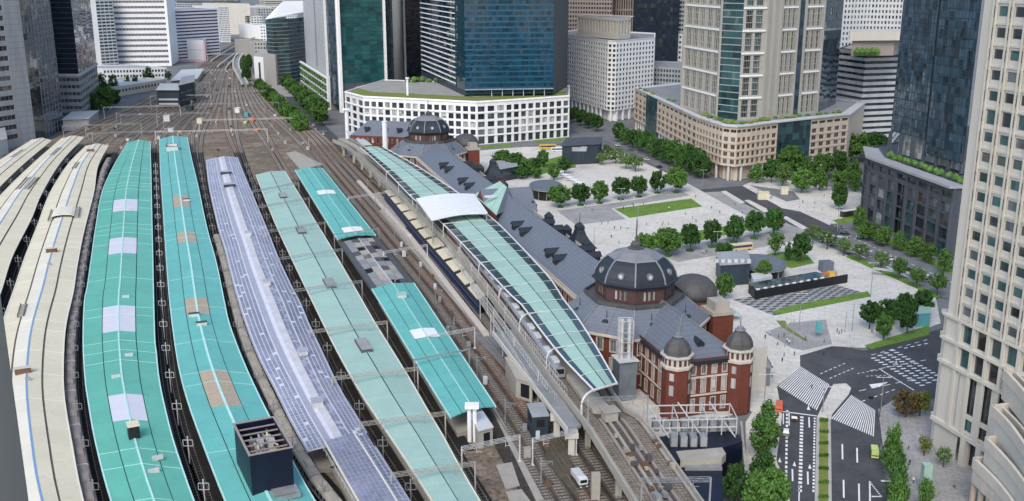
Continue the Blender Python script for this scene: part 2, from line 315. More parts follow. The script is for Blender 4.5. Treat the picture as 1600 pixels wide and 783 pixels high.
def facade(root, wmb, a, b, z0, z1, nc, nr, fw=0.6, fh=0.6, depth=0.4, glasses=GL, frame='pale_grey', mull=0, margin=0.0, single=True, lift=0.5, wm=0, name='window', skip=None, rest=None, surround=None):
    """wall from a to b (left to right seen from outside) with real recessed openings; every window a part"""
    a = V2(a[0], a[1]); b = V2(b[0], b[1]); L = (b-a).length; d = (b-a)/L; n = V2(d.y, -d.x)
    cw = (L-2*margin)/nc; ch = (z1-z0)/nr; ww = cw*fw; wh = ch*fh
    def P(x, z, dep=0.0):
        q = a+d*x-n*dep; return (q.x, q.y, z)
    if margin > 0:
        wmb.face([P(0, z0), P(margin, z0), P(margin, z1), P(0, z1)], wm); wmb.face([P(L-margin, z0), P(L, z0), P(L, z1), P(L-margin, z1)], wm)
    rot = Matrix.Rotation(math.atan2(d.y, d.x), 4, 'Z')
    for r in range(nr):
        zb = z0+r*ch; w0 = zb+(ch-wh)*lift; w1 = w0+wh
        wmb.face([P(margin, zb), P(L-margin, zb), P(L-margin, w0), P(margin, w0)], wm); wmb.face([P(margin, w1), P(L-margin, w1), P(L-margin, zb+ch), P(margin, zb+ch)], wm)
        x = margin
        for c in range(nc):
            xa = margin+c*cw; x0 = xa+(cw-ww)/2; x1 = x0+ww
            if skip and skip(c, r):
                wmb.face([P(xa, w0), P(xa+cw, w0), P(xa+cw, w1), P(xa, w1)], wm); continue
            wmb.face([P(xa, w0), P(x0, w0), P(x0, w1), P(xa, w1)], wm); wmb.face([P(x1, w0), P(xa+cw, w0), P(xa+cw, w1), P(x1, w1)], wm)
            wmb.face([P(x0, w0), P(x1, w0), P(x1, w0, depth), P(x0, w0, depth)], wm); wmb.face([P(x1, w1), P(x0, w1), P(x0, w1, depth), P(x1, w1, depth)], wm)
            wmb.face([P(x0, w1), P(x0, w0), P(x0, w0, depth), P(x0, w1, depth)], wm); wmb.face([P(x1, w0), P(x1, w1), P(x1, w1, depth), P(x1, w0, depth)], wm)
            g = random.choice(glasses)
            if single:
                q = P((x0+x1)/2, w0, depth)
                po = link(name, pane_mesh(ww, wh, g, frame, mull), root, Matrix.Translation(q) @ rot)
                if surround:
                    so_ = link('surround', ring_mesh(ww, wh, surround[0], surround[1]), po, Matrix.Translation(P((x0+x1)/2, w0, 0)) @ rot)
            else:
                rest.face([P(x0, w0, depth), P(x1, w0, depth), P(x1, w1, depth), P(x0, w1, depth)], glasses.index(g))
def flat_roof(mb, foot, z, par=1.0, t=0.5, m=0, mr=1, lip=0.0):
    """deck plus a real parapet round it"""
    mb.face([(p[0], p[1], z) for p in foot], mr)
    n = len(foot); F = [V2(p[0], p[1]) for p in foot]; inner = []
    for i in range(n):
        e0 = (F[i]-F[i-1]).normalized(); e1 = (F[(i+1) % n]-F[i]).normalized()
        k = (V2(-e0.y, e0.x)+V2(-e1.y, e1.x)); k = k/max(0.3, k.length_squared)*2; inner.append(F[i]+k*t)
    for i in range(n):
        j = (i+1) % n
        mb.hexa([(F[i].x, F[i].y, z-0.02), (F[j].x, F[j].y, z-0.02), (inner[j].x, inner[j].y, z-0.02), (inner[i].x, inner[i].y, z-0.02)],
                [(F[i].x, F[i].y, z+par), (F[j].x, F[j].y, z+par), (inner[j].x, inner[j].y, z+par), (inner[i].x, inner[i].y, z+par)], m)
def plain(mb, a, b, z0, z1, m=0): mb.face([(a[0], a[1], z0), (b[0], b[1], z0), (b[0], b[1], z1), (a[0], a[1], z1)], m)
def root_of(name, label, cat, foot, group=None):
    c = sum((V2(p[0], p[1]) for p in foot), V2(0, 0))/len(foot)
    return thing(name, label, cat, (c.x, c.y, 0), group)
def rooftop(root, c, n, r, z, big=4.0):
    """air-conditioning units on a roof, each a part"""
    for k in range(n):
        b = MB(); sx, sy, h = random.uniform(0.4, 1)*big, random.uniform(0.4, 1)*big, random.uniform(0.8, 2.6)
        x = c[0]+random.uniform(-r[0], r[0]); y = c[1]+random.uniform(-r[1], r[1])
        b.box((x, y, z), (sx, sy, h), 0.2); b.box((x, y, z+h), (sx*0.6, sy*0.6, 0.3), 0.2)
        b.build('roof_unit', random.choice(['pale_grey', 'mid_grey', 'steel_light']), root)
# ================================================================ GROUND
g = MB(); g.face([(-9000, -600, -0.3), (9000, -600, -0.3), (9000, 16000, -0.3), (-9000, 16000, -0.3)]); structure('ground', g, 'ground')
def sheet(name, px, z, m, kind='structure', zs=0.0):
    b = MB(); pts = [S2(u, v, zs) for u, v in px]; b.prism([(p.x, p.y) for p in pts], z-0.3, z); return b.build(name, m, kind=kind)
def marks(name, quads, z=0.03, m='paint'):
    b = MB()
    for q in quads: b.face([(p.x, p.y, z) for p in q])
    return b.build(name, m, kind='structure')
# pale forecourt of the station, reaching from the far street to the crossing in front
sheet('plaza_paving', [(1240, 800), (1206, 800), (1192, 660), (1170, 640), (1010, 690), (900, 560), (760, 400), (690, 270), (740, 232), (890, 228), (955, 232), (1088, 291), (1130, 318), (1215, 357), (1262, 372), (1330, 402), (1462, 466), (1470, 505), (1352, 543), (1300, 541), (1250, 556), (1250, 572), (1212, 606), (1212, 640), (1200, 680)], 0.15, 'paving')
sheet('road', [(1250, 552), (1300, 538), (1350, 548), (1500, 505), (1500, 600), (1400, 650), (1372, 700), (1420, 900), (1195, 900), (1205, 700), (1210, 600)], 0.0, 'asphalt')
sheet('road', [(1093, 297), (1160, 291), (1222, 325), (1250, 330), (1300, 352), (1330, 372), (1262, 366), (1215, 352), (1165, 335)], 0.195, 'asphalt')
sheet('road', [(1300, 352), (1340, 345), (1510, 430), (1510, 475), (1462, 462), (1330, 398), (1262, 366)], 0.18, 'asphalt_light')
sheet('road', [(1093, 297), (1160, 291), (1075, 265), (1000, 228), (935, 190), (905, 170), (890, 172), (895, 205), (960, 225)], 0.185, 'asphalt_light')
sheet('road', [(745, 236), (890, 224), (960, 218), (950, 206), (890, 210), (742, 222)], 0.205, 'asphalt_light')
sheet('pavement', [(1160, 291), (1190, 276), (1345, 300), (1352, 345), (1300, 350), (1250, 329), (1222, 324)], 0.23, 'paving')
sheet('pavement', [(1165, 289), (1240, 300), (1250, 312), (1215, 318)], 0.26, 'paving_dark')
sheet('pavement', [(1372, 640), (1402, 622), (1450, 640), (1700, 860), (1440, 900), (1380, 700)], 0.12, 'paving_grey')
sheet('pavement', [(1192, 620), (1214, 605), (1222, 650), (1213, 720), (1212, 900), (1150, 900), (1165, 740), (1165, 660)], 0.16, 'paving')
# cobbled drive between the lawns and the street
sheet('cobbled_drive', [(1100, 301), (1125, 300), (1210, 342), (1258, 361), (1240, 372), (1165, 337)], 0.24, 'paving_grey')
sheet('cobbled_drive', [(870, 330), (1000, 312), (1060, 296), (1078, 306), (955, 326), (978, 343), (900, 352)], 0.172, 'paving_grey')
sheet('cobbled_drive', [(1195, 520), (1235, 505), (1290, 500), (1300, 538), (1255, 548), (1238, 545)], 0.174, 'paving_grey')
sheet('cobbled_drive', [(1010, 392), (1210, 362), (1262, 372), (1200, 385), (1060, 410)], 0.176, 'paving_grey')
sheet('median_island', [(1126, 300), (1134, 299), (1164, 317), (1156, 319)], 0.34, 'paving')
sheet('median_island', [(1163, 314), (1170, 313), (1204, 330), (1194, 333)], 0.34, 'paving')
sheet('median_island', [(1221, 340), (1229, 339), (1262, 357), (1254, 360)], 0.34, 'paving')
sheet('kerb', [(1160, 291), (1168, 289), (1300, 347), (1297, 353), (1250, 331), (1222, 326)], 0.30, 'paving')
# lawns
def lawn(label, px, m='grass', z=0.28):
    o = sheet('lawn', px, z, m, kind='structure'); return o
lawn('', [(960, 327), (1080, 311), (1097, 323), (984, 341)])
lawn('', [(985, 380), (1060, 366), (1190, 345), (1205, 352), (1060, 384), (1000, 392)])
lawn('', [(1198, 398), (1240, 392), (1262, 400), (1272, 412), (1236, 420), (1205, 408)])
lawn('', [(1205, 489), (1235, 479), (1356, 456), (1361, 464), (1300, 476), (1214, 493)])
lawn('', [(1213, 502), (1227, 502), (1229, 511), (1262, 533), (1258, 534), (1222, 512)], 'grass_dry')
lawn('', [(1350, 541), (1452, 509), (1452, 524), (1362, 546)])
lawn('', [(862, 248), (895, 240), (900, 262), (850, 272), (820, 275), (815, 262)])
lawn('', [(752, 229), (800, 225), (800, 229), (752, 233)]); lawn('', [(835, 220), (892, 214), (892, 218), (835, 224)])
lawn('', [(1330, 398), (1470, 462), (1466, 467), (1322, 402)]); lawn('', [(1345, 352), (1500, 428), (1500, 436), (1340, 358)]); lawn('', [(1300, 345), (1350, 335), (1352, 345), (1310, 350)])
# crossing, island and lane paint
def lerp2(a, b, t): return a+(b-a)*t
def zebra(px, n, m):
    a, b, c, d = [S2(u, v) for u, v in px]; out = []
    for i in range(n):                    # stripes run from side ad to side bc
        t0, t1 = (i+0.22)/n, (i+0.74)/n
        p0, p1 = lerp2(a, d, t0), lerp2(a, d, t1); q0, q1 = lerp2(b, c, t0), lerp2(b, c, t1)
        for j in range(m):
            s0, s1 = (j+0.03)/m, (j+0.97)/m
            out.append([lerp2(p0, q0, s0), lerp2(p0, q0, s1), lerp2(p1, q1, s1), lerp2(p1, q1, s0)])
    return out
marks('zebra_crossing', zebra([(1212, 603), (1251, 571), (1297, 600), (1276, 643)], 22, 1))
marks('zebra_crossing', zebra([(1297, 655), (1331, 616), (1368, 640), (1366, 684)], 20, 1))
b = MB(); isl = [S2(u, v) for u, v in [(1277, 652), (1280, 645), (1302, 601), (1322, 600), (1330, 607), (1326, 617), (1300, 648), (1298, 657)]]
b.prism([(p.x, p.y) for p in isl], -0.2, 0.2); b.build('refuge_island', 'paving', kind='structure')
def dash(p, q, wpx_m=0.18, n=1, fill=0.5):
    a, b_ = S2(*p), S2(*q); d = (b_-a); L = d.length; d = d/L; nn = V2(d.y, -d.x)*wpx_m; out = []
    for i in range(n):
        s0, s1 = L*(i+(1-fill)/2)/n, L*(i+(1+fill)/2)/n
        out.append([a+d*s0-nn, a+d*s1-nn, a+d*s1+nn, a+d*s0+nn])
    return out
mk = []
mk += dash((1230, 640), (1228, 755), 0.3, 18, 0.6)+dash((1253, 650), (1250, 770), 0.45, 22, 0.6)+dash((1273, 652), (1271, 770), 0.25, 24, 0.6)
mk += dash((1225, 752), (1223, 782), 0.15, 1, 1)+dash((1249, 758), (1248, 800), 0.15, 1, 1)+dash((1224, 646), (1224, 663), 0.15, 1, 1)+dash((1233, 643), (1233, 665), 0.15, 1, 1)
for u, v0, v1 in [(1216, 728, 748), (1238, 733, 752), (1262, 737, 757), (1264, 652, 668), (1316, 694, 718), (1318, 750, 778), (1339, 700, 723), (1342, 756, 785), (1359, 752, 800)]: mk += dash((u, v0), (u+0.5, v1), 0.2, 1, 1)
mk += dash((1222, 643), (1276, 650), 0.3, 1, 1)+dash((1359, 753), (1377, 776), 0.2, 8, 0.6)+dash((1362, 776), (1378, 776), 0.3, 1, 1)
for (p, q) in [((1280, 585), (1322, 567)), ((1295, 592), (1335, 575)), ((1338, 584), (1380, 577)), ((1352, 588), (1392, 586)), ((1338, 612), (1450, 588)), ((1345, 628), (1400, 608)), ((1355, 580), (1450, 562))]: mk += dash(p, q, 0.16, 6, 0.55)
mk += dash((1373, 576), (1428, 610), 0.25, 14, 0.8)+dash((1358, 556), (1452, 530), 0.16, 7, 0.5)+dash((1410, 545), (1452, 536), 0.3, 4, 0.5)
mk += [[S2(1358, 601), S2(1388, 597), S2(1374, 605), S2(1362, 606)]]
for k in range(5):                                                     # turn arrows and the speed figure near the stop line
    u, v = [(1263, 640), (1241, 728), (1218, 722), (1265, 732), (1400, 570)][k]
    mk += [[S2(u-2.5, v), S2(u+3, v+1), S2(u+0.4, v-7)]]
for o_ in range(4): mk += dash((1362+o_*10, 558-o_*4), (1444+o_*10, 604-o_*4), .9, 13, .38)
marks('lane_marking', mk)
mk = []
for p, q in [((1320, 384), (1500, 462)), ((1310, 362), (1500, 448))]: mk += dash(p, q, 0.2, 22, 0.5)
mk += dash((1330, 392), (1352, 404), 0.5, 8, 0.7); mk += dash((1385, 417), (1425, 437), 0.6, 10, 0.7)+dash((1278, 372), (1318, 388), 0.6, 10, 0.7)
marks('lane_marking', mk, 0.22)
b = MB()                                                               # planted median strip between the carriageways
a0, a1, b0, b1 = S2(1276, 652), S2(1298, 656), S2(1272, 820), S2(1300, 820)
b.prism([(p.x, p.y) for p in (b0, b1, a1, a0)], -0.2, 0.18); b.build('median_strip', 'kerb', kind='structure')
b = MB()
ia = [lerp2(a0, a1, .22), lerp2(a0, a1, .8), lerp2(b0, b1, .8), lerp2(b0, b1, .22)]
b.prism([(p.x, p.y) for p in (ia[3], ia[2], ia[1], ia[0])], 0.1, 0.3); b.build('median_lawn', 'grass_dry', kind='structure')
for k in range(8):
    t = 0.04+k*0.125; p = lerp2(lerp2(ia[0], ia[1], .5), lerp2(ia[3], ia[2], .5), t); r = thing('hedge_clump', 'low dark hedge clump across the planted median, %s from the crossing' % ORD[k], 'hedge', (p.x, p.y, 0.3), 'hedge clumps on the median')
    b = MB()
    for _ in range(220):
        c = Vector((random.uniform(-1.2, 1.2), random.uniform(-.45, .45), random.uniform(0, .7))); s_ = .16; ax = Vector((random.gauss(0, 1), random.gauss(0, 1), random.gauss(0, 1))).normalized(); o_ = ax.orthogonal()*s_; o2 = ax.cross(o_.normalized())*s_
        b.face([c-o_, c+o2, c+o_, c-o2])
    o = D.objects.new('foliage', b.mesh('foliage', 'leaf_mid')); COL.objects.link(o); o.parent = r
# ================================================================ RAILWAY
ZT = 5.0; ZR = 11.0
RF = {}
def edge(px, z=ZR): return [S(u, v, z) for u, v in px]
RF['A'] = (edge([(50.6, 218), (0, 250), (-60, 292), (-130, 350), (-190, 420)]), edge([(81, 219), (40, 253), (0, 291), (-50, 345), (-110, 420)]))
RF['B'] = (edge([(96.5, 216), (50, 257), (0, 306), (-50, 366), (-100, 446), (-130, 540), (-140, 640)]), edge([(131.8, 214), (96.5, 251), (66, 300), (49, 341), (20, 398), (4, 447), (-12, 500), (-28, 580), (-30, 660)]))
RF['C'] = (edge([(134, 228), (107, 256), (79, 300), (59, 351), (39, 402), (21, 455), (7, 495), (-6, 540), (-14, 600), (-13, 670), (-6, 752), (16, 850)]), edge([(169.3, 227), (153, 259), (146.5, 300), (131, 361), (120.6, 414), (114.5, 455), (106, 491), (101, 521), (98.8, 564), (99, 605), (103, 642), (112, 693), (124, 759), (148, 850)]))
RF['T1'] = (edge([(200, 222), (179, 257), (160, 299), (150, 353), (143, 402), (136, 451), (132, 470), (130, 532), (133, 593), (135.6, 612), (145, 670), (159, 731), (174, 783), (198, 850)]), edge([(234.5, 221), (236, 270), (237, 323), (238, 370), (241, 510), (244, 550), (248.4, 592), (257, 635), (271, 690), (292, 753), (303, 783), (330, 850)]))
RF['T2'] = (edge([(249.4, 217), (250.4, 261), (254.5, 323), (257.6, 370), (262.7, 442), (268.5, 500), (279, 571), (293.5, 627), (313, 682), (332, 732), (352, 782), (382, 850)]), edge([(292.3, 214), (299.5, 249), (309.7, 292), (322.5, 353), (338, 411), (350.6, 472), (358, 505), (377, 557), (404, 617), (438, 684), (469, 743), (492, 783), (534, 850)]))
RF['S'] = (edge([(322, 250), (326, 288), (340, 352), (350.6, 387), (363, 436), (381, 497), (404, 557), (430, 608), (453, 655), (481, 705)]), edge([(371, 246), (387, 286), (416, 355), (434, 401), (453, 442), (470, 475), (480, 500), (501, 545), (530, 606), (561, 657), (586, 698)]))
RF['G'] = (edge([(400, 273), (414, 310), (432, 353), (444, 379), (464.5, 422), (502, 499), (526, 547), (562.6, 612), (591, 655), (611.7, 685), (652.6, 747), (675, 783), (717, 850)]), edge([(444.6, 267), (470, 308), (489, 340), (517.7, 387), (554.5, 450), (582, 498), (609.7, 543), (640, 592), (668, 641), (687, 672), (719, 731), (750, 783), (790, 850)]))
RF['T3'] = (edge([(461, 266), (527.6, 374)]), edge([(504, 263), (587, 367.6)]))
RF['T4'] = (edge([(581, 451.4), (640, 549), (704, 652.6)]), edge([(646.5, 442), (710, 538), (774.5, 635)]))
def canopy(name, label, key, panels, seg, lines=(), zoff=0.0, seam=None, cols=True, group='long roofs over the station platforms', fascia=None, ends=True):
    """a platform roof: rows of panels side by side, each panel a part; lines = (fraction, half width, height, material, name)"""
    Lp, Rp = RF[key]; n = max(3, round(max(length(Lp), length(Rp))/seg))+1
    A = spline(Lp, n); B = spline(Rp, n); c = (A[0]+B[-1])/2
    root = thing(name, label, 'platform roof', (c.x, c.y, ZT), group)
    def X(k, f, h): q = A[k].lerp(B[k], f); return Vector((q.x, q.y, q.z+h+zoff))
    for k in range(n-1):
        for f0, f1, h0, h1, m in panels:
            mm = m(k, f0) if callable(m) else m
            if mm is None: continue
            e = 0.006
            p = [X(k, f0, h0), X(k, f1, h1), X(k+1, f1, h1), X(k+1, f0, h0)]
            d = (p[3]-p[0]).normalized()*0.05
            b = MB(); up = Vector((0, 0, -0.25)); q = [p[0]+d, p[1]+d, p[2]-d, p[3]-d]
            b.hexa([x+up for x in reversed(q)], list(reversed(q))); b.build('roof_panel', mm, root)
    for f, hw, h, m, nm in lines:
        b = MB()
        for k in range(n-1):
            wv = (B[k]-A[k]); e = hw/wv.length
            p = [X(k, f-e, h), X(k, f+e, h), X(k+1, f+e, h), X(k+1, f-e, h)]; up = Vector((0, 0, -0.2))
            b.hexa([x+up for x in reversed(p)], list(reversed(p)))
        b.build(nm, m, root)
    if seam:
        for f0, f1, h0, h1, m in panels:
            pass
        b = MB()
        for k in range(1, n-1):
            if seam[2] and random.random() > seam[2]: continue
            for f0, f1, h0, h1, m in panels:
                d = (A[k+1]-A[k]).normalized()*seam[1]; up = Vector((0, 0, 0.06))
                p = [X(k, f0, h0)-d+up, X(k, f1, h1)-d+up, X(k, f1, h1)+d+up, X(k, f0, h0)+d+up]
                b.hexa([x-Vector((0, 0, .1)) for x in reversed(p)], list(reversed(p)))
        b.build('seam_strip', seam[0], root)
    fz = fascia or 'steel_light'
    for ff, e in ((0, -1), (1, 1)):
        b = MB(); h = panels[0][2] if ff == 0 else panels[-1][3]
        pts = [X(k, ff, h+0.02) for k in range(n)]
        for k in range(n-1): b.beam(pts[k]-Vector((0, 0, .15)), pts[k+1]-Vector((0, 0, .15)), 0.35, 0.5)
        b.build('fascia', fz, root)
    if cols:
        me = None
        for k in range(1, n-1, 3):
            for f in (0.36, 0.64):
                q = A[k].lerp(B[k], f)
                if me is None:
                    cb = MB(); cb.box((0, 0, 0), (0.5, 0.5, 5.8)); cb.box((0, 0, 5.3), (2.4, 0.3, 0.4)); me = cb.mesh('column', 'steel')
                link('column', me, root, Matrix.Translation((q.x, q.y, ZT+0.2)))
    pb = MB()                                                          # the platform itself
    for k in range(n-1):
        p = [A[k].lerp(B[k], .14), A[k].lerp(B[k], .86), A[k+1].lerp(B[k+1], .86), A[k+1].lerp(B[k+1], .14)]
        pb.hexa([(x.x, x.y, ZT-0.2) for x in reversed(p)], [(x.x, x.y, ZT+1.1) for x in reversed(p)])
    pb.build('platform', 'concrete', kind='structure')
    return root, A, B, X
def tealpan(mm, alt, at_y, hl=1.9):
    def f(A, B):
        ks = set()
        for v in at_y:
            ks.add(v)
        return ks
    return f
# --- cream Tokaido-side roofs: broad outer slopes, a stepped dark gutter, a ribbed middle with a blue stripe
def cream_pan(): return [(0, .27, 0, .8, 'cream'), (.30, .485, 1.0, 1.5, 'cream_white'), (.515, .70, 1.5, 1.0, 'cream'), (.73, 1, .8, 0, 'cream')]
cl = [(.285, .35, .55, 'gutter_cream', 'gutter'), (.715, .35, .55, 'gutter_cream', 'gutter'), (.5, .28, 1.56, 'blue_stripe', 'ridge_strip')]
for key, lab in (('A', 'cream platform roof farthest left, cut by the picture edge'), ('B', 'cream platform roof with lattice louvre strip, middle of three'), ('C', 'cream platform roof with blue ridge stripe beside the teal roof')):
    RF[key+'o'] = canopy('platform_roof', lab, key, cream_pan(), 10, cl, seam=('cream_white', .08, .5), fascia='cream_white')
# --- two long teal roofs
def pick(key, seg, vs, f_lo, f_hi, m_in, m_out):
    """panels whose middle falls on one of the image rows vs, between the gutters, take the other sheet"""
    Lp, Rp = RF[key]; n = max(3, round(max(length(Lp), length(Rp))/seg))+1; A = spline(Lp, n); B = spline(Rp, n); hit = set()
    for v0, v1 in vs:
        y0, y1 = S(250, v1, ZR+1).y, S(250, v0, ZR+1).y
        for i in range(n-1):
            if y0 < ((A[i]+A[i+1]+B[i]+B[i+1])/4).y < y1: hit.add(i)
    return lambda k, f: m_in if (k in hit and f_lo < f < f_hi) else m_out
f1 = pick('T1', 9, ((312, 330), (372, 398), (478, 517), (608, 662)), .2, .7, 'lilac', 'teal'); f2 = pick('T2', 9, ((306, 321), (363, 383), (464, 491), (582, 630)), .2, .65, 'tan', 'teal_blue')
pan1 = [(0, .262, 0, .7, f1), (.275, .497, .9, 1.5, f1), (.503, .735, 1.5, .9, f1), (.748, 1, .7, 0, f1)]
ln1 = [(.268, .16, .62, 'gutter', 'gutter'), (.742, .16, .62, 'gutter', 'gutter'), (.5, .24, 1.62, 'teal_seam', 'ridge_strip')]
RF['T1o'] = canopy('platform_roof', 'green-teal platform roof with four white panels beside the cream roof', 'T1', pan1, 9, ln1, seam=('teal_seam', .07, .55), fascia='teal_seam')
pan2 = [(0, .262, 0, .7, f2), (.275, .475, .9, 1.5, f2), (.482, .69, 1.5, .9, f2), (.703, 1, .7, 0, f2)]
ln2 = [(.268, .14, .62, 'gutter', 'gutter'), (.697, .14, .62, 'gutter', 'gutter'), (.478, .34, 1.62, 'teal_seam', 'ridge_strip')]
RF['T2o'] = canopy('platform_roof', 'blue-teal platform roof with tan panels and a black plant box', 'T2', pan2, 9, ln2, seam=('teal_seam', .04, .12), fascia='teal_seam')
# --- mint roof, two short teal roofs, glazed roof between
pan3 = [(0, .488, 0, .9, 'mint'), (.512, 1, .9, 0, 'mint')]
RF['Go'] = canopy('platform_roof', 'long pale mint platform roof with dark hatches along its ridge', 'G', pan3, 13, [(.5, .2, .8, 'gutter', 'gutter')], fascia='cream_white', seam=('mint_light', .06, 0))
f3 = lambda k, f: 'teal_blue'
pan4 = [(0, .24, 0, .6, f3), (.255, .495, .6, 1.0, f3), (.505, .745, 1.0, .6, f3), (.76, 1, .6, 0, f3)]
ln4 = [(.247, .14, .5, 'gutter', 'gutter'), (.752, .14, .5, 'gutter', 'gutter'), (.5, .12, 1.1, 'teal_seam', 'ridge_strip')]
RF['T3o'] = canopy('platform_roof', 'short far teal roof beyond the glazed stretch of platform', 'T3', pan4, 9, ln4, fascia='teal_seam')
RF['T4o'] = canopy('platform_roof', 'short near teal roof ending at the white lift column', 'T4', pan4, 9, ln4, fascia='teal_seam')
RF['X'] = (edge([(530, 378), (581, 451)], 10.4), edge([(590, 371), (646, 441)], 10.4))
gx = lambda k, f: random.choice(['roof_grey', 'paving_grey', 'steel_dark', 'roof_grey', 'dark_grey', 'concrete', None])
RF['Xo'] = canopy('platform_roof', 'patchy grey glazed roof between the two short teal roofs', 'X', [(0, .12, -.3, 0, 'steel_dark'), (.13, .30, 0, .3, gx), (.31, .49, .3, .5, gx), (.51, .70, .5, .3, gx), (.71, .87, .3, 0, gx), (.88, 1, 0, -.3, 'steel_dark')], 6.5, [(.5, .2, .7, 'steel_light', 'ridge_strip')], fascia='steel_dark')
# --- solar roof
panS = [(0, .30, 0, 1.0, 'mauve_light'), (.30, .40, .75, .95, 'mauve'), (.40, .46, 1.0, 1.2, 'mauve_light'), (.46, .58, 1.3, 1.5, 'ridge_pale'), (.58, .70, 1.2, 1.0, 'mauve'), (.70, 1, 1.0, 0, 'mauve_light')]
rS, AS, BS, XS = RF['So'] = canopy('platform_roof', 'long mauve platform roof covered with solar panels', 'S', panS, 11, [(.35, .25, .98, 'mauve', 'gutter'), (.64, .25, 1.16, 'mauve', 'gutter')], fascia='mauve')
RF['S2'] = (edge([(507, 690), (560, 783), (602, 850)], 13.2), edge([(553, 676), (606, 760), (660, 850)], 13.2))
rS2, AS2, BS2, XS2 = canopy('platform_roof', 'raised flat block of solar panels at the near end of the mauve roof', 'S2', [(0, 1, 0, 0, 'mauve')], 8, [], fascia='cream_white')
RF['S3'] = (edge([(553, 690), (605, 774), (660, 862)], 11.2), edge([(573, 677), (640, 783), (690, 862)], 11))
rS3, AS3, BS3, XS3 = canopy('platform_roof', 'narrow solar-panelled slope beside the raised solar block', 'S3', [(0, 1, 1.0, 0, 'mauve_light')], 8, [], fascia='mauve')
cells = []
def solar_cells(root, A, B, X, f0, f1, h0, h1, across, drop=0.0):
    n = len(A); tot = length(A); per = max(1, round(tot/1.75)); Aa = spline(A, per+1); Bb = spline(B, per+1)
    for k in range(per):
        blk = (k//9) % 6
        for j in range(across):
            if drop and random.random() < drop: continue
            fa = f0+(f1-f0)*(j+.12)/across; fb = f0+(f1-f0)*(j+.88)/across; ha = h0+(h1-h0)*(j+.08)/across; hb = h0+(h1-h0)*(j+.92)/across
            a = Aa[k].lerp(Bb[k], fa); b_ = Aa[k].lerp(Bb[k], fb); c = Aa[k+1].lerp(Bb[k+1], fb); d = Aa[k+1].lerp(Bb[k+1], fa)
            a, d = a.lerp(d, .06), a.lerp(d, .82); b_, c = b_.lerp(c, .06), b_.lerp(c, .82); up = 0.14
            q = [Vector((a.x, a.y, a.z+ha+up)), Vector((b_.x, b_.y, b_.z+hb+up)), Vector((c.x, c.y, c.z+hb+up)), Vector((d.x, d.y, d.z+ha+up))]
            cells.append((q[0].y, root, q))
solar_cells(rS, AS, BS, XS, .02, .28, 0.07, .95, 4, .04); solar_cells(rS, AS, BS, XS, .715, .985, .97, .05, 4, .03); solar_cells(rS, AS, BS, XS, .585, .695, 1.2, 1.0, 2, .3)
solar_cells(rS2, AS2, BS2, XS2, .03, .97, 0, 0, 7, 0.0); solar_cells(rS3, AS3, BS3, XS3, .05, .95, .95, .05, 3, 0.0)
cells = [(c[0], c[1], c[2]) for c in cells]
for root in (rS, rS2, rS3):
    mine = sorted([c for c in cells if c[1] is root], key=lambda c: abs(c[0]-215))
    rest = MB()
    for i, (y, _, q) in enumerate(mine):
        q = list(reversed(q)); lo = [p-Vector((0, 0, .1)) for p in q]
        if i < 300:
            b = MB(); b.hexa(lo, q); b.build('solar_panel', 'solar', root)
        else: rest.hexa(lo, q)
    rest.build('solar_panel', 'solar', root, kind='stuff')
b = MB()                                                               # dark opening and rail under the raised block
p0, p1 = S(497, 690, 12.5), S(560, 800, 12.5)
for k in range(14): q = p0.lerp(p1, k/13); b.tube([q, q+Vector((0, 0, 1.3))], .05, 5)
b.tube([p0+Vector((0, 0, 1.3)), p1+Vector((0, 0, 1.3))], .06, 5); b.tube([p0+Vector((0, 0, .7)), p1+Vector((0, 0, .7))], .05, 5); b.build('guard_rail', 'steel_light', rS2)
# --- rail field
def yx(pts, y):
    P = sorted(pts, key=lambda p: p.y)
    if y <= P[0].y: p, q = P[0], P[1]
    elif y >= P[-1].y: p, q = P[-2], P[-1]
    else:
        for p, q in zip(P, P[1:]):
            if p.y <= y <= q.y: break
    return p.x+(q.x-p.x)*(y-p.y)/(q.y-p.y+1e-9)
FL = [S(u, v, ZT) for u, v in [(402, 40), (372, 62), (350, 76), (325, 92), (300, 109), (245, 143), (190, 171), (140, 194), (95, 212), (20, 243), (-60, 283)]]
FR = [S(u, v, ZT) for u, v in [(440, 40), (408, 62), (388, 80), (384, 95), (393, 115), (412, 143), (440, 172), (480, 202), (530, 238)]]
VR = [S(u, v, z) for u, v, z in [(545, 212, 15), (600, 233, 19), (655, 262, 19), (765, 344, 19), (824, 408, 19), (880, 465, 19), (972, 602, 19), (1000, 648, 13.5), (1058, 728, 13.5), (1096, 781, 13.5), (1145, 850, 13.5)]]
VL = [S(u, v, 13.5) for u, v in [(520, 218), (548, 232), (600, 281), (655, 333), (690, 368), (745, 433), (800, 505), (862, 590), (909, 650), (945, 706), (993, 783), (1035, 850)]]
b = MB()
left = [(p.x, p.y) for p in FL]+[(-420, 380), (-420, 120)]; right = [(p.x, p.y) for p in FR]+[(p.x-1.2, p.y) for p in VR[2:]]+[(40, 120)]
b.prism(left+list(reversed(right)), -0.3, ZT); structure('railway_embankment', b, 'ballast')
for ka, kb in (('A', 'B'), ('B', 'C'), ('C', 'T1'), ('T1', 'T2'), ('T2', 'S'), ('S', 'G'), ('G', 'T')):
    pass
gaps = [('A', 'B'), ('B', 'C'), ('C', 'T1'), ('T1', 'T2'), ('T2', 'S'), ('S', 'G'), ('G', 'T')]
RFe = {k: RF[k] for k in ('A', 'B', 'C', 'T1', 'T2', 'G')}
RFe['S'] = (RF['S'][0]+[S(560, 790, 11)], RF['S'][1]+[S(640, 783, 11), S(690, 862, 11)])
RFe['T'] = (RF['T3'][0]+RF['T4'][0]+[S(790, 783, 11), S(830, 850, 11)], RF['T3'][1]+RF['T4'][1]+[S(860, 783, 11), S(900, 850, 11)])
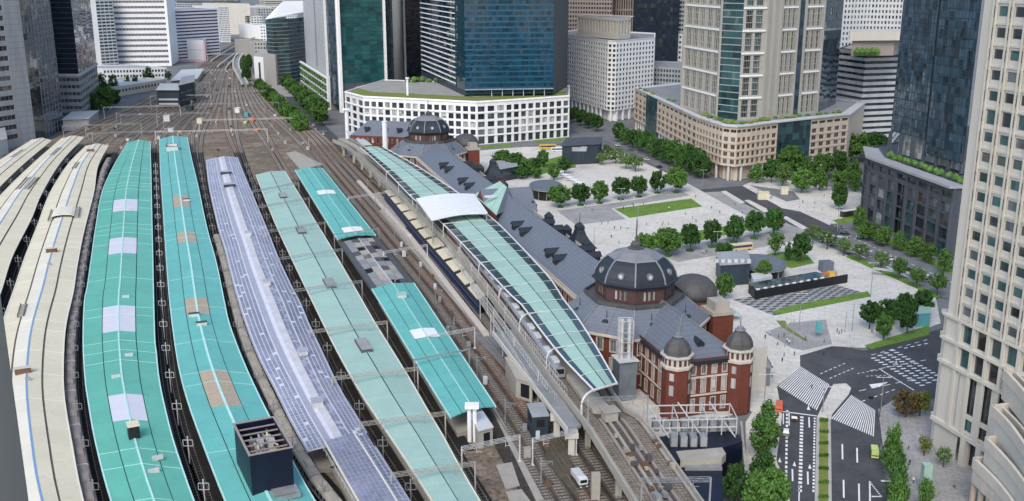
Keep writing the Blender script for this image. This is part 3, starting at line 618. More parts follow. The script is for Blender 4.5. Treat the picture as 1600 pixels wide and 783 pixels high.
for ka, kb in gaps:                                                   # dark bed between the platforms, its black painting the gaps' shade
    b = MB(); ye = min(max(p.y for p in RF[ka][1]), max(p.y for p in (RF[kb] if kb != 'T' else RF['T3'])[0])); ys = [150+(ye-150)*k/50 for k in range(51)]
    lo = [Vector((yx(RFe[ka][1], y)-4, y, ZT+.06)) for y in ys]; hi = [Vector((yx(RFe[kb][0], y)+4, y, ZT+.06)) for y in ys]
    if ka == 'G': lo, hi = lo[10:], hi[10:]
    b.strip(hi, lo); b.build('track_bed', 'track_shade', kind='structure')
b = MB(); ys = [195+445*k/50 for k in range(51)]                       # dark ballast between the short teal roofs and the viaduct
b.strip([Vector((yx(VL, y)+1, y, ZT+.07)) for y in ys], [Vector((yx(RFe['T'][1], y)-3, y, ZT+.07)) for y in ys]); b.build('track_bed', 'ballast_black', kind='structure')
tracks = []; TC = []
nt_ = 17
for gi in range(10):
    for side in (0, 1):
        i = gi*2+side; pts = []
        y = 150.0
        while y < 1900:
            if gi < 7: xa = yx(RFe[gaps[gi][0]][1], y); xb = yx(RFe[gaps[gi][1]][0], y)
            else: xa = yx(RFe['T'][1], y)+(gi-7)*8.5; xb = xa+9.5
            mid = (xa+xb)/2; wdt = min(12, max(6.5, xb-xa)); xg = mid+(side-.5)*wdt*.42
            yf = min(y, 2400); fl, fr = yx(FL, yf), yx(FR, yf); xf = fl+(fr-fl)*(min(i, 15.4+(i-15)*.2)+1)/nt_
            t = min(1, max(0, (y-640)/300)); t = t*t*(3-2*t)
            pts.append(Vector((xg*(1-t)+xf*t, y, ZT))); y += 14 if y < 900 else 40
        TC.append(pts)
        b = MB(); s = MB(); bd = MB()
        def off(k, o, z):
            d = (pts[min(k+1, len(pts)-1)]-pts[max(k-1, 0)]).normalized(); n = Vector((d.y, -d.x, 0)); q = pts[k]+n*o; return Vector((q.x, q.y, z))
        A1 = [off(k, -1.75, ZT+.12) for k in range(len(pts))]; B1 = [off(k, 1.75, ZT+.12) for k in range(len(pts))]
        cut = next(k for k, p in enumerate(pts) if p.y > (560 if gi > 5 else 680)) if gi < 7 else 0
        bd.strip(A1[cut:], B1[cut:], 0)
        if cut: bd.strip(A1[:cut+1], B1[:cut+1], 1)  # stretch between the roofs, shade painted in
        trk = bd.build('railway_track', [['ballast_dark', 'rust', 'ballast_dark'][i % 3], 'track_shade'], kind='structure')
        for o in (-.62, .62):
            rb = MB()
            for k in range(len(pts)-1):
                if pts[k].y < 700: rb.beam(off(k, o, ZT+.42), off(k+1, o, ZT+.42), .14, .2)
                else: rb.beam(off(k, o, ZT+.45), off(k+1, o, ZT+.45), .36, .25, 1)
            rb.build('rail', ['rail', 'rail_far'], trk)
        for kk, (a_, c_) in enumerate(zip(pts, pts[1:])):
            if a_.y > 1300: break
            L = (c_-a_).length; m_ = int(L/(1.4 if a_.y < 640 else 2.6))
            for j in range(m_):
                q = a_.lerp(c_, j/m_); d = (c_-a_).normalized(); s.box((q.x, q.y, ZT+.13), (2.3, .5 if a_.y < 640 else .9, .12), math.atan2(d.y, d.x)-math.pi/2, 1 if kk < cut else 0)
        s.build('sleeper', ['sleeper', 'sleeper_shade'], trk, kind='stuff')
# extra siding and crossover rails in the throat
for i in range(26):
    a_, c_ = TC[random.randrange(2, 15)], None; j = TC.index(a_); c_ = TC[j+1]
    y0 = random.uniform(720, 1150); pts = []
    for k in range(9):
        t = k/8; y = y0+t*130; tt = t*t*(3-2*t); pts.append(Vector((yx(a_, y)*(1-tt)+yx(c_, y)*tt, y, ZT+.42)))
    b = MB()
    for o in (-.62, .62):
        for p, q in zip(pts, pts[1:]): b.beam(p+Vector((o, 0, 0)), q+Vector((o, 0, 0)), .22, .2)
    b.build('crossover_rails', 'rail_far', kind='structure')
# sidings between the running lines in the throat
for i in range(1, 15):
    a_, c_ = TC[i], TC[i+1]; y0, y1 = random.uniform(715, 800), random.uniform(1000, 1350); b = MB(); s = MB(); n = 24; P = [Vector(((yx(a_, y0+(y1-y0)*k/n)+yx(c_, y0+(y1-y0)*k/n))/2, y0+(y1-y0)*k/n, ZT+.4)) for k in range(n+1)]
    for p, q in zip(P, P[1:]):
        for o in (-.62, .62): b.beam(p+Vector((o, 0, 0)), q+Vector((o, 0, 0)), .3, .2)
        for k in range(5): x = p.lerp(q, k/5); s.box((x.x, x.y, ZT+.1), (2.3, .9, .15))
    t_ = b.build('siding_track', 'rail_far', kind='structure'); s.build('sleeper', 'sleeper', t_, kind='stuff')
# weathered walkway strips and service decks between tracks
for i, (px, m) in enumerate([([(768, 640), (774, 638), (850, 783), (838, 785)], 'concrete'), ([(775, 728), (800, 724), (812, 760), (790, 765)], 'concrete'), ([(790, 770), (815, 766), (840, 800), (805, 805)], 'concrete'), ([(592, 330), (600, 328), (752, 505), (740, 508)], 'concrete'),
        ([(735, 520), (790, 512), (838, 560), (820, 590), (800, 590)], 'paving_dark'), ([(585, 305), (592, 302), (640, 352), (632, 358)], 'concrete'), ([(818, 600), (832, 596), (856, 640), (846, 650)], 'concrete'), ([(862, 680), (885, 690), (905, 783), (850, 720)], 'soil'),
        ([(215, 170), (300, 165), (300, 205), (185, 215), (190, 195)], 'ballast_dark'), ([(288, 175), (320, 170), (322, 185), (292, 190)], 'soil'), ([(447, 240), (462, 237), (505, 258), (470, 266)], 'concrete')]):
    q = [S(u, v, ZT) for u, v in px]; b = MB(); b.prism([(p.x, p.y) for p in q], ZT-.1, ZT+.3+.01*i); b.build('service_walk', m, kind='structure')
# ================================================================ THINGS ON THE ROOFS
def along(key, f, v, u0=250):
    """point on roof `key` at cross fraction f on the level of image row v, with the roof's heading"""
    r, A, B, X = RF[key+'o']; best = min(range(len(A)-1), key=lambda k: abs(v-proj(A[k].lerp(B[k], f))[1]))
    d = (A[best+1]-A[best]); d = -d if d.y < 0 else d
    q = A[best].lerp(B[best], f); nb = min(range(len(A)), key=lambda k: abs(v-proj(A[k].lerp(B[k], f))[1]) if k != best else 1e9)
    va, vb = proj(q)[1], proj(A[nb].lerp(B[nb], f))[1]; t = 0 if abs(vb-va) < 1e-6 else (v-va)/(vb-va)
    return q.lerp(A[nb].lerp(B[nb], f), max(0, min(1, t))), math.atan2(d.y, d.x)-math.pi/2
def proj(p):
    c = p.y*math.cos(PITCH)-(p.z-EYE)*math.sin(PITCH); uy = p.y*math.sin(PITCH)+(p.z-EYE)*math.cos(PITCH)
    return (800+FOC*p.x/c, 391.5-FOC*uy/c)
def roof_box(name, label, cat, key, f, v, size, z, m, top=None, group=None, hollow=False):
    q, a = along(key, f, v); r = thing(name, label, cat, (q.x, q.y, q.z+z), group, a); b = MB(); sx, sy, h = size
    if hollow:
        t = .35
        for c, s_ in (((-sx/2+t/2, 0, 0), (t, sy, h)), ((sx/2-t/2, 0, 0), (t, sy, h)), ((0, -sy/2+t/2, 0), (sx-2*t, t, h)), ((0, sy/2-t/2, 0), (sx-2*t, t, h))): b.box(c, s_)
        b.box((0, 0, 0), (sx-2*t, sy-2*t, h*.45))
    else: b.box((0, 0, 0), size)
    o = D.objects.new('casing', b.mesh('casing', m)); COL.objects.link(o); o.parent = r
    if top:
        b = MB()
        if not hollow: b.box((0, 0, h), (sx*1.1, sy*1.1, .18))
        else:
            for c, s_ in (((-sx/2, 0, h), (.5, sy+.5, .2)), ((sx/2, 0, h), (.5, sy+.5, .2)), ((0, -sy/2, h), (sx-.5, .5, .2)), ((0, sy/2, h), (sx-.5, .5, .2))): b.box(c, s_)
        o = D.objects.new('rim', b.mesh('rim', top)); COL.objects.link(o); o.parent = r
    return r
pb = roof_box('plant_enclosure', 'open-topped black plant box standing on the blue-teal roof', 'plant box', 'T2', .57, 748, (9.2, 17.5, 10.2), .4, 'navy', 'brown_stone', hollow=True)
for k in range(22):
    b = MB(); x, y = random.uniform(-3.4, 3.4), random.uniform(-6.8, 6.8); s_ = random.uniform(.6, 2.4); b.box((0, 0, 0), (s_, random.uniform(.5, 1.8), random.uniform(1, 3.4))); b.tube([(0, 0, 2.5), (0, .9, 3.6)], .25, 6)
    o = D.objects.new('plant_unit', b.mesh('plant_unit', random.choice(['steel', 'brown_stone', 'pale_grey', 'steel_dark', 'concrete', 'cream']))); COL.objects.link(o); o.parent = pb; o.location = (x, y, 5.0); o.rotation_euler = (0, 0, random.choice([0, 1.57]))
for j in range(5):
    b = MB(); b.beam((-4.2, 0, 0), (4.2, 0, 0), .25, .3); o = D.objects.new('cross_beam', b.mesh('cross_beam', 'brown_stone')); COL.objects.link(o); o.parent = pb; o.location = (0, -6+j*3, 9.7)
b = MB(); b.box((0, 0, 0), (5.5, 4.5, 1.0)); b.beam((-2.6, -2.2, 1.6), (2.6, -2.2, 1.6), .1, .1); b.beam((-2.6, 2.2, 1.6), (2.6, 2.2, 1.6), .1, .1); b.beam((-2.6, -2.2, 1), (-2.6, -2.2, 1.6), .1, .1)
o = D.objects.new('landing', b.mesh('landing', 'steel')); COL.objects.link(o); o.parent = pb; o.location = (2.2, -10.8, .3)
roof_box('roof_hatch', 'dark square hatch with pale rim at the far end of blue-teal roof', 'hatch', 'T2', .42, 236, (7, 12, 3), .8, 'steel_light', 'dark_grey', hollow=True)
roof_box('roof_vent', 'dark arched vent on the ridge of the green-teal roof', 'vent', 'T1', .5, 690, (2.6, 3.4, 3.4), 1.2, 'black', 'cream')
for j, (f, v) in enumerate([(.62, 562), (.42, 596), (.60, 470), (.72, 724), (.62, 745), (.55, 332)]):
    roof_box('roof_unit', 'small pale equipment unit on the green-teal roof, %s of six from the far end' % ORD[[2, 3, 1, 4, 5, 0][j]], 'roof unit', 'T1', f, v, (2.4, 1.0, .9), 1.0, 'steel_light', None, 'small units on the green-teal roof')
for j, (f, v) in enumerate([(.62, 318), (.40, 500), (.50, 514)]):
    roof_box('roof_unit', 'small pale equipment unit on the blue-teal roof, %s of three from the far end' % ORD[j], 'roof unit', 'T2', f, v, (3.2, 1.4, 1.1), 1.2, 'steel_light', 'gutter', 'small units on the blue-teal roof')
for j, (f, v) in enumerate([(.5, 275), (.5, 295), (.55, 372), (.56, 450), (.66, 560), (.48, 640)]):
    roof_box('roof_unit', 'dark junction unit on the mauve solar roof, %s of six from the far end' % ORD[j], 'roof unit', 'S', f, v, (6 if j < 2 else 2.6, 3.2, 1.4), 1.3, 'navy_grey' if j < 2 else 'steel_light', 'mauve', 'units along the solar roof ridge')
for j, v in enumerate([309, 364, 447, 545]):
    q, a = along('G', .5, v); r = thing('roof_hatch', 'dark louvred hatch on the mint roof ridge, %s from the far end' % ORD[j], 'hatch', (q.x, q.y, q.z+.75), 'hatches on the mint roof', a); b = MB()
    b.box((0, 0, 0), (3.4, 11, .8)); o = D.objects.new('casing', b.mesh('casing', 'steel_dark')); COL.objects.link(o); o.parent = r
    for k in range(9): b = MB(); b.box((0, 0, 0), (3.1, .7, .2)); o = D.objects.new('louvre', b.mesh('louvre', 'mid_grey')); COL.objects.link(o); o.parent = r; o.location = (0, -4.6+k*1.15, .8)
for j, (key, f, v) in enumerate([('T3', .5, 303), ('T3', .5, 362)]):
    q, a = along(key, f, v); r = thing('skylight', 'white skylight panel on the far short teal roof, %s end' % ['far', 'near'][j], 'skylight', (q.x, q.y, q.z+1.1), 'skylights on short teal roofs', a)
    for s_ in (-1, 1): b = MB(); b.hexa([(s_*.2, -4.5, 0), (s_*4.4, -4.5, -.35), (s_*4.4, 4.5, -.35), (s_*.2, 4.5, 0)], [(s_*.2, -4.5, .2), (s_*4.4, -4.5, -.15), (s_*4.4, 4.5, -.15), (s_*.2, 4.5, .2)]); o = D.objects.new('pane', b.mesh('pane', 'white_paint')); COL.objects.link(o); o.parent = r
q, a = along('T4', .5, 525); r = thing('skylight', 'white skylight panel on the near short teal roof', 'skylight', (q.x, q.y, q.z+1.1), 'skylights on short teal roofs', a)
for s_ in (-1, 1): b = MB(); b.hexa([(s_*.2, -4, 0), (s_*4, -4, -.35), (s_*4, 4, -.35), (s_*.2, 4, 0)], [(s_*.2, -4, .2), (s_*4, -4, -.15), (s_*4, 4, -.15), (s_*.2, 4, .2)]); o = D.objects.new('pane', b.mesh('pane', 'white_paint')); COL.objects.link(o); o.parent = r
q, a = along('T4', .5, 468); roof_box('roof_unit', 'pale pipework unit on the near short teal roof', 'roof unit', 'T4', .5, 468, (3, 3, 1.2), 1.0, 'pale_grey', 'mint')
# cream roof: white arched skylight, lattice louvres beside it, dark vents
q, a = along('C', .5, 338); r = thing('arched_skylight', 'white arched skylight across the ridge of the cream roof', 'skylight', (q.x, q.y, q.z+.9), None, a)
for k in range(8):
    t0, t1 = math.pi*k/8, math.pi*(k+1)/8; b = MB(); P = lambda t, y, d: (-5.2*math.cos(t), y, (2.0-d)*math.sin(t)**.7)
    b.hexa([P(t0, -9, .3), P(t1, -9, .3), P(t1, 9, .3), P(t0, 9, .3)], [P(t0, -9, 0), P(t1, -9, 0), P(t1, 9, 0), P(t0, 9, 0)]); o = D.objects.new('roof_panel', b.mesh('roof_panel', 'cream_white')); COL.objects.link(o); o.parent = r
def louvre_strip(key, f, v, L, label):
    q, a = along(key, f, v); r = thing('louvre_strip', label, 'louvre', (q.x, q.y, q.z+.9), None, a)
    for s_ in (-1, 1): b = MB(); b.box((s_*.9, 0, 0), (.18, L, .8)); o = D.objects.new('side_rail', b.mesh('side_rail', 'gutter_cream')); COL.objects.link(o); o.parent = r
    me = None
    for k in range(int(L/1.1)):
        if me is None: b = MB(); b.box((0, 0, .1), (1.6, .35, .5)); me = b.mesh('slat', 'concrete')
        o = D.objects.new('slat', me); COL.objects.link(o); o.parent = r; o.location = (0, -L/2+.6+k*1.1, 0)
louvre_strip('C', .25, 340, 24, 'brown lattice louvre left of the white arched skylight'); louvre_strip('C', .77, 335, 22, 'brown lattice louvre right of the white arched skylight')
louvre_strip('C', .27, 490, 14, 'brown lattice louvre on the near left gutter of the cream roof'); louvre_strip('C', .33, 262, 20, 'brown lattice louvre at the far end of the striped cream roof')
louvre_strip('B', .38, 290, 34, 'left lattice louvre on the middle cream roof'); louvre_strip('B', .62, 290, 34, 'right lattice louvre on the middle cream roof')
louvre_strip('B', .5, 240, 30, 'grey lattice louvre at the far end of the middle cream roof'); louvre_strip('A', .45, 243, 30, 'grey lattice louvre on the farthest left cream roof')
for f, v, lab in [(.5, 240, 'dark box vent at the far end of the striped cream roof'), (.5, 399, 'dark brown box vent on the cream ridge below the arched skylight'), (.45, 590, 'dark brown box vent on the cream ridge near the window edge')]:
    roof_box('roof_vent', lab, 'vent', 'C', f, v, (4.2, 1.6, 1.6), 1.4, 'rust', 'trim')
for j, v in enumerate([420, 602]): roof_box('roof_unit', 'small grey unit behind the %s box vent on the cream roof' % ['upper', 'lower'][j], 'roof unit', 'C', .52, v, (1.4, .8, .9), 1.4, 'steel', None)
# ================================================================ CATENARY
def gantry(p, q, ztop, label, group, zb=ZT, lat=True, wts=2, m='steel'):
    p = Vector((p.x, p.y, zb)); q = Vector((q.x, q.y, zb)); r = thing('catenary_gantry', label, 'gantry', ((p.x+q.x)/2, (p.y+q.y)/2, zb), group)
    for e in (p, q): b = MB(); b.box((e.x, e.y, zb), (.35, .35, ztop-zb+.8)); b.box((e.x, e.y, zb), (.9, .9, .4)); b.build('post', m, r)
    b = MB(); d = (q-p).normalized(); n = Vector((d.y, -d.x, 0))*.35; L = (q-p).length
    for s_ in (-1, 1):
        for h in ((0, .8) if lat else (0.4,)): z = Vector((0, 0, ztop-zb+h)); b.beam(p+n*s_+z, q+n*s_+z, .09 if lat else .2, .09 if lat else .2)
    if lat:
        k = max(2, int(L/1.1))
        for i in range(k):
            a, c = p.lerp(q, i/k), p.lerp(q, (i+1)/k); lo, hi = Vector((0, 0, ztop-zb)), Vector((0, 0, ztop-zb+.8))
            if i % 2: lo, hi = hi, lo
            for s_ in (-1, 1): b.beam(a+n*s_+lo, c+n*s_+hi, .06, .06)
    b.build('beam', m, r)
    for i in range(wts):
        e = p.lerp(q, (i+.5)/wts); b = MB(); b.tube([(e.x, e.y, ztop), (e.x, e.y, ztop-1.6)], .09, 5); b.tube([(e.x, e.y, ztop-1.2), (e.x+1.2, e.y, ztop-1.2)], .05, 5); b.build('hanger', m, r)
    return r
rows = [(300, 0), (325, 0), (364, 0), (407, 0), (458, 0), (523, 0), (597, 0), (669, 0), (749, 0)]
for j, (v, _) in enumerate(rows):
    q, a = along('G', 0, v+4); q2, _a = along('G', 1, v-6); d = (q2-q).normalized(); q = q-d*6.5; q2 = q2+d*2.5
    gantry(q, q2, 13.2, 'lattice gantry straddling the mint roof, %s from the far end' % ORD[j], 'gantries over the mint roof', wts=2, m='concrete' if j > 4 else 'steel')
    q, a = along('G', .18, v+4); q2, _ = along('G', .8, v-4)
    for e in (q, q2): pass
for j, v in enumerate([372, 565]):
    q, a = along(['T3', 'T4'][j], 0, v+8); q2, _ = along(['T3', 'T4'][j], 1, v-6); d = (q2-q).normalized()
    gantry(q-d*1.5, q2+d*2, 12.9, 'flat steel gantry across the %s short teal roof' % ['far', 'near'][j], None, lat=False, wts=1)
def mast(p, h, label, group, arm=2.6, ring=False, m='steel'):
    r = thing('catenary_mast', label, 'mast', (p.x, p.y, ZT), group); b = MB(); b.tube([(p.x, p.y, ZT), (p.x, p.y, ZT+h)], .16, 6); b.build('post', m, r)
    b = MB(); z = ZT+h-1
    if ring:
        for e0, e1 in (((-arm/2, 0), (arm/2, 0)), ((-arm/2, 1.6), (arm/2, 1.6))): b.beam((p.x+e0[0], p.y, z-e0[1]), (p.x+e1[0], p.y, z-e1[1]), .12, .12)
        for sx in (-1, 1): b.beam((p.x+sx*arm/2, p.y, z), (p.x+sx*arm/2, p.y, z-1.6), .12, .12)
    else:
        b.beam((p.x, p.y, z), (p.x+arm, p.y, z), .12, .12); b.beam((p.x, p.y, z-1.2), (p.x+arm, p.y, z-.1), .09, .09); b.tube([(p.x+arm, p.y, z), (p.x+arm, p.y, z-.9)], .1, 5)
    b.build('bracket', m, r)
gn = ['between the two left cream roofs', 'between the middle and right cream roofs', 'between the cream and green-teal roofs', 'between the two teal roofs', 'between the blue-teal and solar roofs', 'between the solar and mint roofs']
for gi, (ka, kb) in enumerate(gaps[:6]):
    ys = [208+22*k for k in range(19)] if gi >= 2 else [300+32*k for k in range(11)]
    ys = [y for y in ys if y < 640]
    for j, y in enumerate(ys):
        xa, xb = yx(RFe[ka][1], y), yx(RFe[kb][0], y); x = (xa+xb)/2
        mast(Vector((x, y, 0)), 7.4, 'square-frame catenary mast %s, %s from the near end' % (gn[gi], ORD[j]), 'masts between the platform roofs', 2.4, ring=True, m='steel' if gi != 3 else 'steel_light')
# gantries over the throat beyond the roofs
far = [(708, 3, 7), (716, 7, 12), (745, 0, 5), (775, 9, 15), (805, 3, 9), (850, 0, 6), (872, 8, 15), (930, 2, 8), (962, 9, 15), (1040, 0, 7), (1075, 7, 15), (1180, 2, 14), (1290, 1, 15), (1420, 1, 15)]
for j, (y, i0, i1) in enumerate(far):
    p = Vector((yx(TC[i0], y)-3, y, 0)); q = Vector((yx(TC[i1], y+12)+3, y+12, 0))
    gantry(p, q, ZT+8.5, 'thin catenary gantry across the far tracks, %s beyond the platform roofs' % ORD[j], 'gantries over the far tracks', wts=i1-i0, m='steel_light' if j % 2 else 'steel')
for j in range(18):
    y = 690+j*28; i = random.randrange(0, 15); x = (yx(TC[i], y)+yx(TC[i+1], y))/2
    mast(Vector((x, y, 0)), random.uniform(7, 9), 'lone steel mast among the far tracks, %s from the platform roofs' % ORD[j], 'lone masts among the far tracks', 2.2, m='steel_light' if j % 3 else 'concrete')
for j in range(110):
    y = 680+random.random()**1.3*620; i = random.randrange(0, 15); x = (yx(TC[i], y)+yx(TC[i+1], y))/2; b = MB(); h = random.uniform(.8, 2.4); b.box((x, y, ZT), (random.uniform(.8, 2.4), random.uniform(1, 4), h)); b.box((x, y, ZT+h), (1.2, 1.4, .15))
    tag(b.build('relay_cabinet', random.choice(['pale_grey', 'concrete', 'steel', 'mid_grey', 'trim', 'brown_stone', 'rust', 'steel_dark'])), 'small trackside cabinet standing on ballast among the far tracks', 'cabinet', 'cabinets among the far tracks')
for u, v, sx, sy, h, m, lab in [(395, 190, 3, 5, 3, 'orange', 'orange maintenance wagon on the far tracks'), (386, 182, 3, 6, 3, 'turquoise', 'turquoise machine among the far tracks'), (372, 176, 4, 6, 4, 'white_paint', 'white hut among the far tracks'), (402, 205, 3, 8, 1.4, 'orange', 'low orange stack of material by the far tracks'), (384, 193, 2, 5, 1.6, 'lime', 'green maintenance trolley by the far tracks'), (262, 190, 5, 5, 5, 'pale_grey', 'white shed behind the blue-teal roof'), (297, 173, 5, 8, 4, 'navy_grey', 'dark shed beside the low glass building'), (313, 193, 4, 5, 4, 'cream', 'cream hut on the brown yard'), (268, 207, 4, 4, 3, 'pale_grey', 'grey cabinet behind the blue-teal roof')]:
    p = S(u, v, ZT); b = MB(); b.box((p.x, p.y, ZT), (sx, sy, h)); b.box((p.x, p.y, ZT+h), (sx+.5, sy+.5, .25)); b.box((p.x, p.y-sy/2-.05, ZT), (1, .1, min(2, h*.8)))
    tag(b.build('shed', m), lab, 'shed')
# ================================================================ TRAINS
def train(label, pts, wd, z, n0, clen, roof, side, band, name='train'):
    c = pts[0]; root = thing(name, label, 'train', (c.x, c.y, z)); P = spline(pts, int(length(pts)/clen)+1)
    for k in range(len(P)-1):
        p, q = P[k], P[k+1]; d = (q-p).normalized(); L = (q-p).length; a = math.atan2(d.y, d.x); h = 3.7
        M = Matrix.Translation((p.x, p.y, z)) @ Matrix.Rotation(a, 4, 'Z'); b = MB()
        prof = [(-wd/2, .5), (-wd/2, h-.7), (-wd/2+.25, h-.25), (-wd/2+.9, h), (wd/2-.9, h), (wd/2-.25, h-.25), (wd/2, h-.7), (wd/2, .5)]
        i = [(.2, y, zz) for y, zz in prof]; j = [(L-.2, y, zz) for y, zz in prof]
        for t in range(8): b.face([i[t], i[(t+1) % 8], j[(t+1) % 8], j[t]], 0 if 0 < t < 6 else 1)
        b.face(i, 1); b.face(list(reversed(j)), 1); car = link('car', b.mesh('car', [roof, side]), root, M)
        for s_ in (-1, 1):
            y = s_*(wd/2+.015)
            for z0, z1, m, nm in ((1.0, 1.3, band, 'stripe'), (h-.95, h-.75, band, 'stripe')):
                b = MB(); b.face([(.3, y, z0), (L-.3, y, z0), (L-.3, y, z1), (.3, y, z1)]); link(nm, b.mesh(nm, m), car, M)
            for t in range(8):
                x = 1.2+t*(L-2.4)/8; b = MB(); b.face([(x, y, 1.5), (x+(L-2.4)/8-.7, y, 1.5), (x+(L-2.4)/8-.7, y, 2.6), (x, y, 2.6)]); link('window', b.mesh('window', 'g_dark'), car, M)
        for t in (.28, .68):
            b = MB(); b.box((L*t, 0, h-.02), (4.2, 1.7, .45)); b.box((L*t, 0, h+.43), (3, 1.2, .1)); link('roof_unit', b.mesh('roof_unit', 'pale_grey' if roof == 'silver' else roof), car, M)
        if k == 0:
            b = MB(); b.face([(.19, -wd/2+.3, 1.5), (.19, wd/2-.3, 1.5), (.19, wd/2-.3, 3), (.19, -wd/2+.3, 3)]); link('windscreen', b.mesh('windscreen', 'black'), car, M)
    return root
# viaduct axis helpers: VL / VR are the parapets, near end last
VLs, VRs = spline(VL, 90), spline(VR, 90)
def via(f, t, z):
    """f across (0 left parapet, 1 right), t along (0 far, 1 near)"""
    x = t*89; k = min(88, int(x)); a = VLs[k].lerp(VLs[k+1], x-k); b = VRs[k].lerp(VRs[k+1], x-k); q = a.lerp(b, f); return Vector((q.x, q.y, z))
def via_t(v, f, z): return min((k/400 for k in range(401)), key=lambda t: abs(proj(via(f, t, z))[1]-v))
ZD = 12.6
vr = thing('railway_viaduct', 'elevated concrete railway viaduct curving past the brick station', 'viaduct', (*via(.5, .6, 0).xy, 0))
N = 60
b = MB()
for k in range(N):
    p = [via(0, k/N, ZD), via(1, k/N, ZD), via(1, (k+1)/N, ZD), via(0, (k+1)/N, ZD)]; b.hexa([x-Vector((0, 0, 1.3)) for x in p], p)
b.build('deck', 'ballast_dark', vr)
for f in (0, 1):
    b = MB()
    for k in range(N): b.beam(via(f, k/N, ZD+.1), via(f, (k+1)/N, ZD+.1), .5, 2.3)
    b.build('parapet', 'concrete', vr)
for k in range(2, 60, 3):
    for f in (.12, .88):
        q = via(f, k/60, 0); b = MB(); b.box((q.x, q.y, ZT-.1), (1.5, 1.5, ZD-1.3-ZT)); b.box((q.x, q.y, ZD-2.4), (2.4, 3, 1.1)); b.build('pier', 'concrete', vr)
for f in (.14, .20, .78, .84):
    b = MB()
    for k in range(100): b.beam(via(f, k/100, ZD+.3), via(f, (k+1)/100, ZD+.3), .15, .2)
    b.build('rail', 'rail', vr)
for f in (.17, .81):
    b = MB()
    for k in range(60): p = [via(f-.1, k/60, ZD+.05), via(f+.1, k/60, ZD+.05), via(f+.1, (k+1)/60, ZD+.05), via(f-.1, (k+1)/60, ZD+.05)]; b.hexa([x-Vector((0, 0, .2)) for x in p], [x+Vector((0, 0, .1)) for x in p])
    b.build('track_bed', 'ballast', vr)
tE = via_t(612, .4, 19)
b = MB()                                                               # island platform between the two tracks
for k in range(50):
    t0, t1 = tE*k/50, tE*(k+1)/50; p = [via(.30, t0, ZD), via(.69, t0, ZD), via(.69, t1, ZD), via(.30, t1, ZD)]; b.hexa(p, [x+Vector((0, 0, 1.1)) for x in p])
b.build('platform', 'concrete', vr)
# side deck with white edge girder, ending on a pier
q0, q1, q2, q3 = S(770, 520, 12), S(886, 672, 12), S(908, 664, 12), S(800, 515, 12)
b = MB(); b.prism([(x.x, x.y) for x in (q0, q1, q2, q3)], 11.2, 12); b.build('side_deck', 'roof_grey', vr)
b = MB(); b.beam(q0+Vector((0, 0, -.1)), q1+Vector((0, 0, -.1)), .5, 1.5); b.build('edge_girder', 'white_stone', vr)
for u, v in [(893, 675), (870, 648)]:
    q = S(u, v, 11.2); b = MB(); b.box((q.x, q.y, ZT-.1), (1.6, 1.6, 6.2)); b.box((q.x, q.y, 9.9), (3.4, 2.4, 1.3)); b.build('pier', 'white_stone', vr)
q = S(931, 742, 11); b = MB(); b.box((q.x, q.y, ZT-.1), (2, 2, 6.4)); b.build('pier', 'concrete', vr)
# canopy over it
cn = thing('platform_canopy', 'pale green glazed canopy along the curving elevated platform', 'canopy', (*via(.5, .5, 0).xy, ZD))
CL = [S(u, v, 19) for u, v in [(569, 230), (612, 265.6), (656.7, 307.5), (701, 344), (734, 377), (775, 420), (822, 471), (830, 479), (885, 552), (935.6, 609.4)]]; CR = [S(u, v, 19) for u, v in [(591, 229), (644.5, 261.5), (701.7, 301.4), (750, 338), (783, 369), (842, 432), (868, 468), (896.6, 506), (958.6, 602.5)]]
NC = 38; cL, cR = spline(CL, NC+1), spline(CR, NC+1)
def cx(k, f, h): q = cL[k].lerp(cR[k], f); return Vector((q.x, q.y, 19+h))
for k in range(NC):
    for f0, f1, h0, h1 in ((0, .49, 0, .45), (.51, 1, .45, 0)):
        p = [cx(k, f0, h0), cx(k, f1, h1), cx(k+1, f1, h1), cx(k+1, f0, h0)]; d = (p[3]-p[0]).normalized()*.1; p = [p[0]+d, p[1]+d, p[2]-d, p[3]-d]
        b = MB(); b.hexa([x-Vector((0, 0, .15)) for x in reversed(p)], list(reversed(p))); b.build('roof_panel', 'mint_light', cn)
    for f0, f1 in ((-.24, -.03), (1.03, 1.24)):
        p = [cx(k, f0, -.25), cx(k, f1, -.05), cx(k+1, f1, -.05), cx(k+1, f0, -.25)]; b = MB(); b.hexa([x-Vector((0, 0, .12)) for x in reversed(p)], list(reversed(p))); b.build('glass_panel', 'dark_glass', cn)
for f, w_, m in ((-.27, .35, 'white_paint'), (1.27, .35, 'white_paint'), (.5, .16, 'gutter')):
    b = MB()
    for k in range(NC): b.beam(cx(k, f, .42 if f == .5 else .05), cx(k+1, f, .42 if f == .5 else .05), w_, .35)
    b.build('edge_beam', m, cn)
for k in range(1, NC, 1):
    b = MB(); b.beam(cx(k, -.27, .12), cx(k, .5, .55), .09, .1); b.beam(cx(k, .5, .55), cx(k, 1.27, .12), .09, .1); b.build('cross_bar', 'white_paint', cn)
for k in range(0, NC, 3):
    q = cx(k, .5, 0); b = MB(); b.tube([(q.x, q.y, ZD+1), (q.x, q.y, 18.9)], .22, 6); b.build('column', 'steel_light', cn)
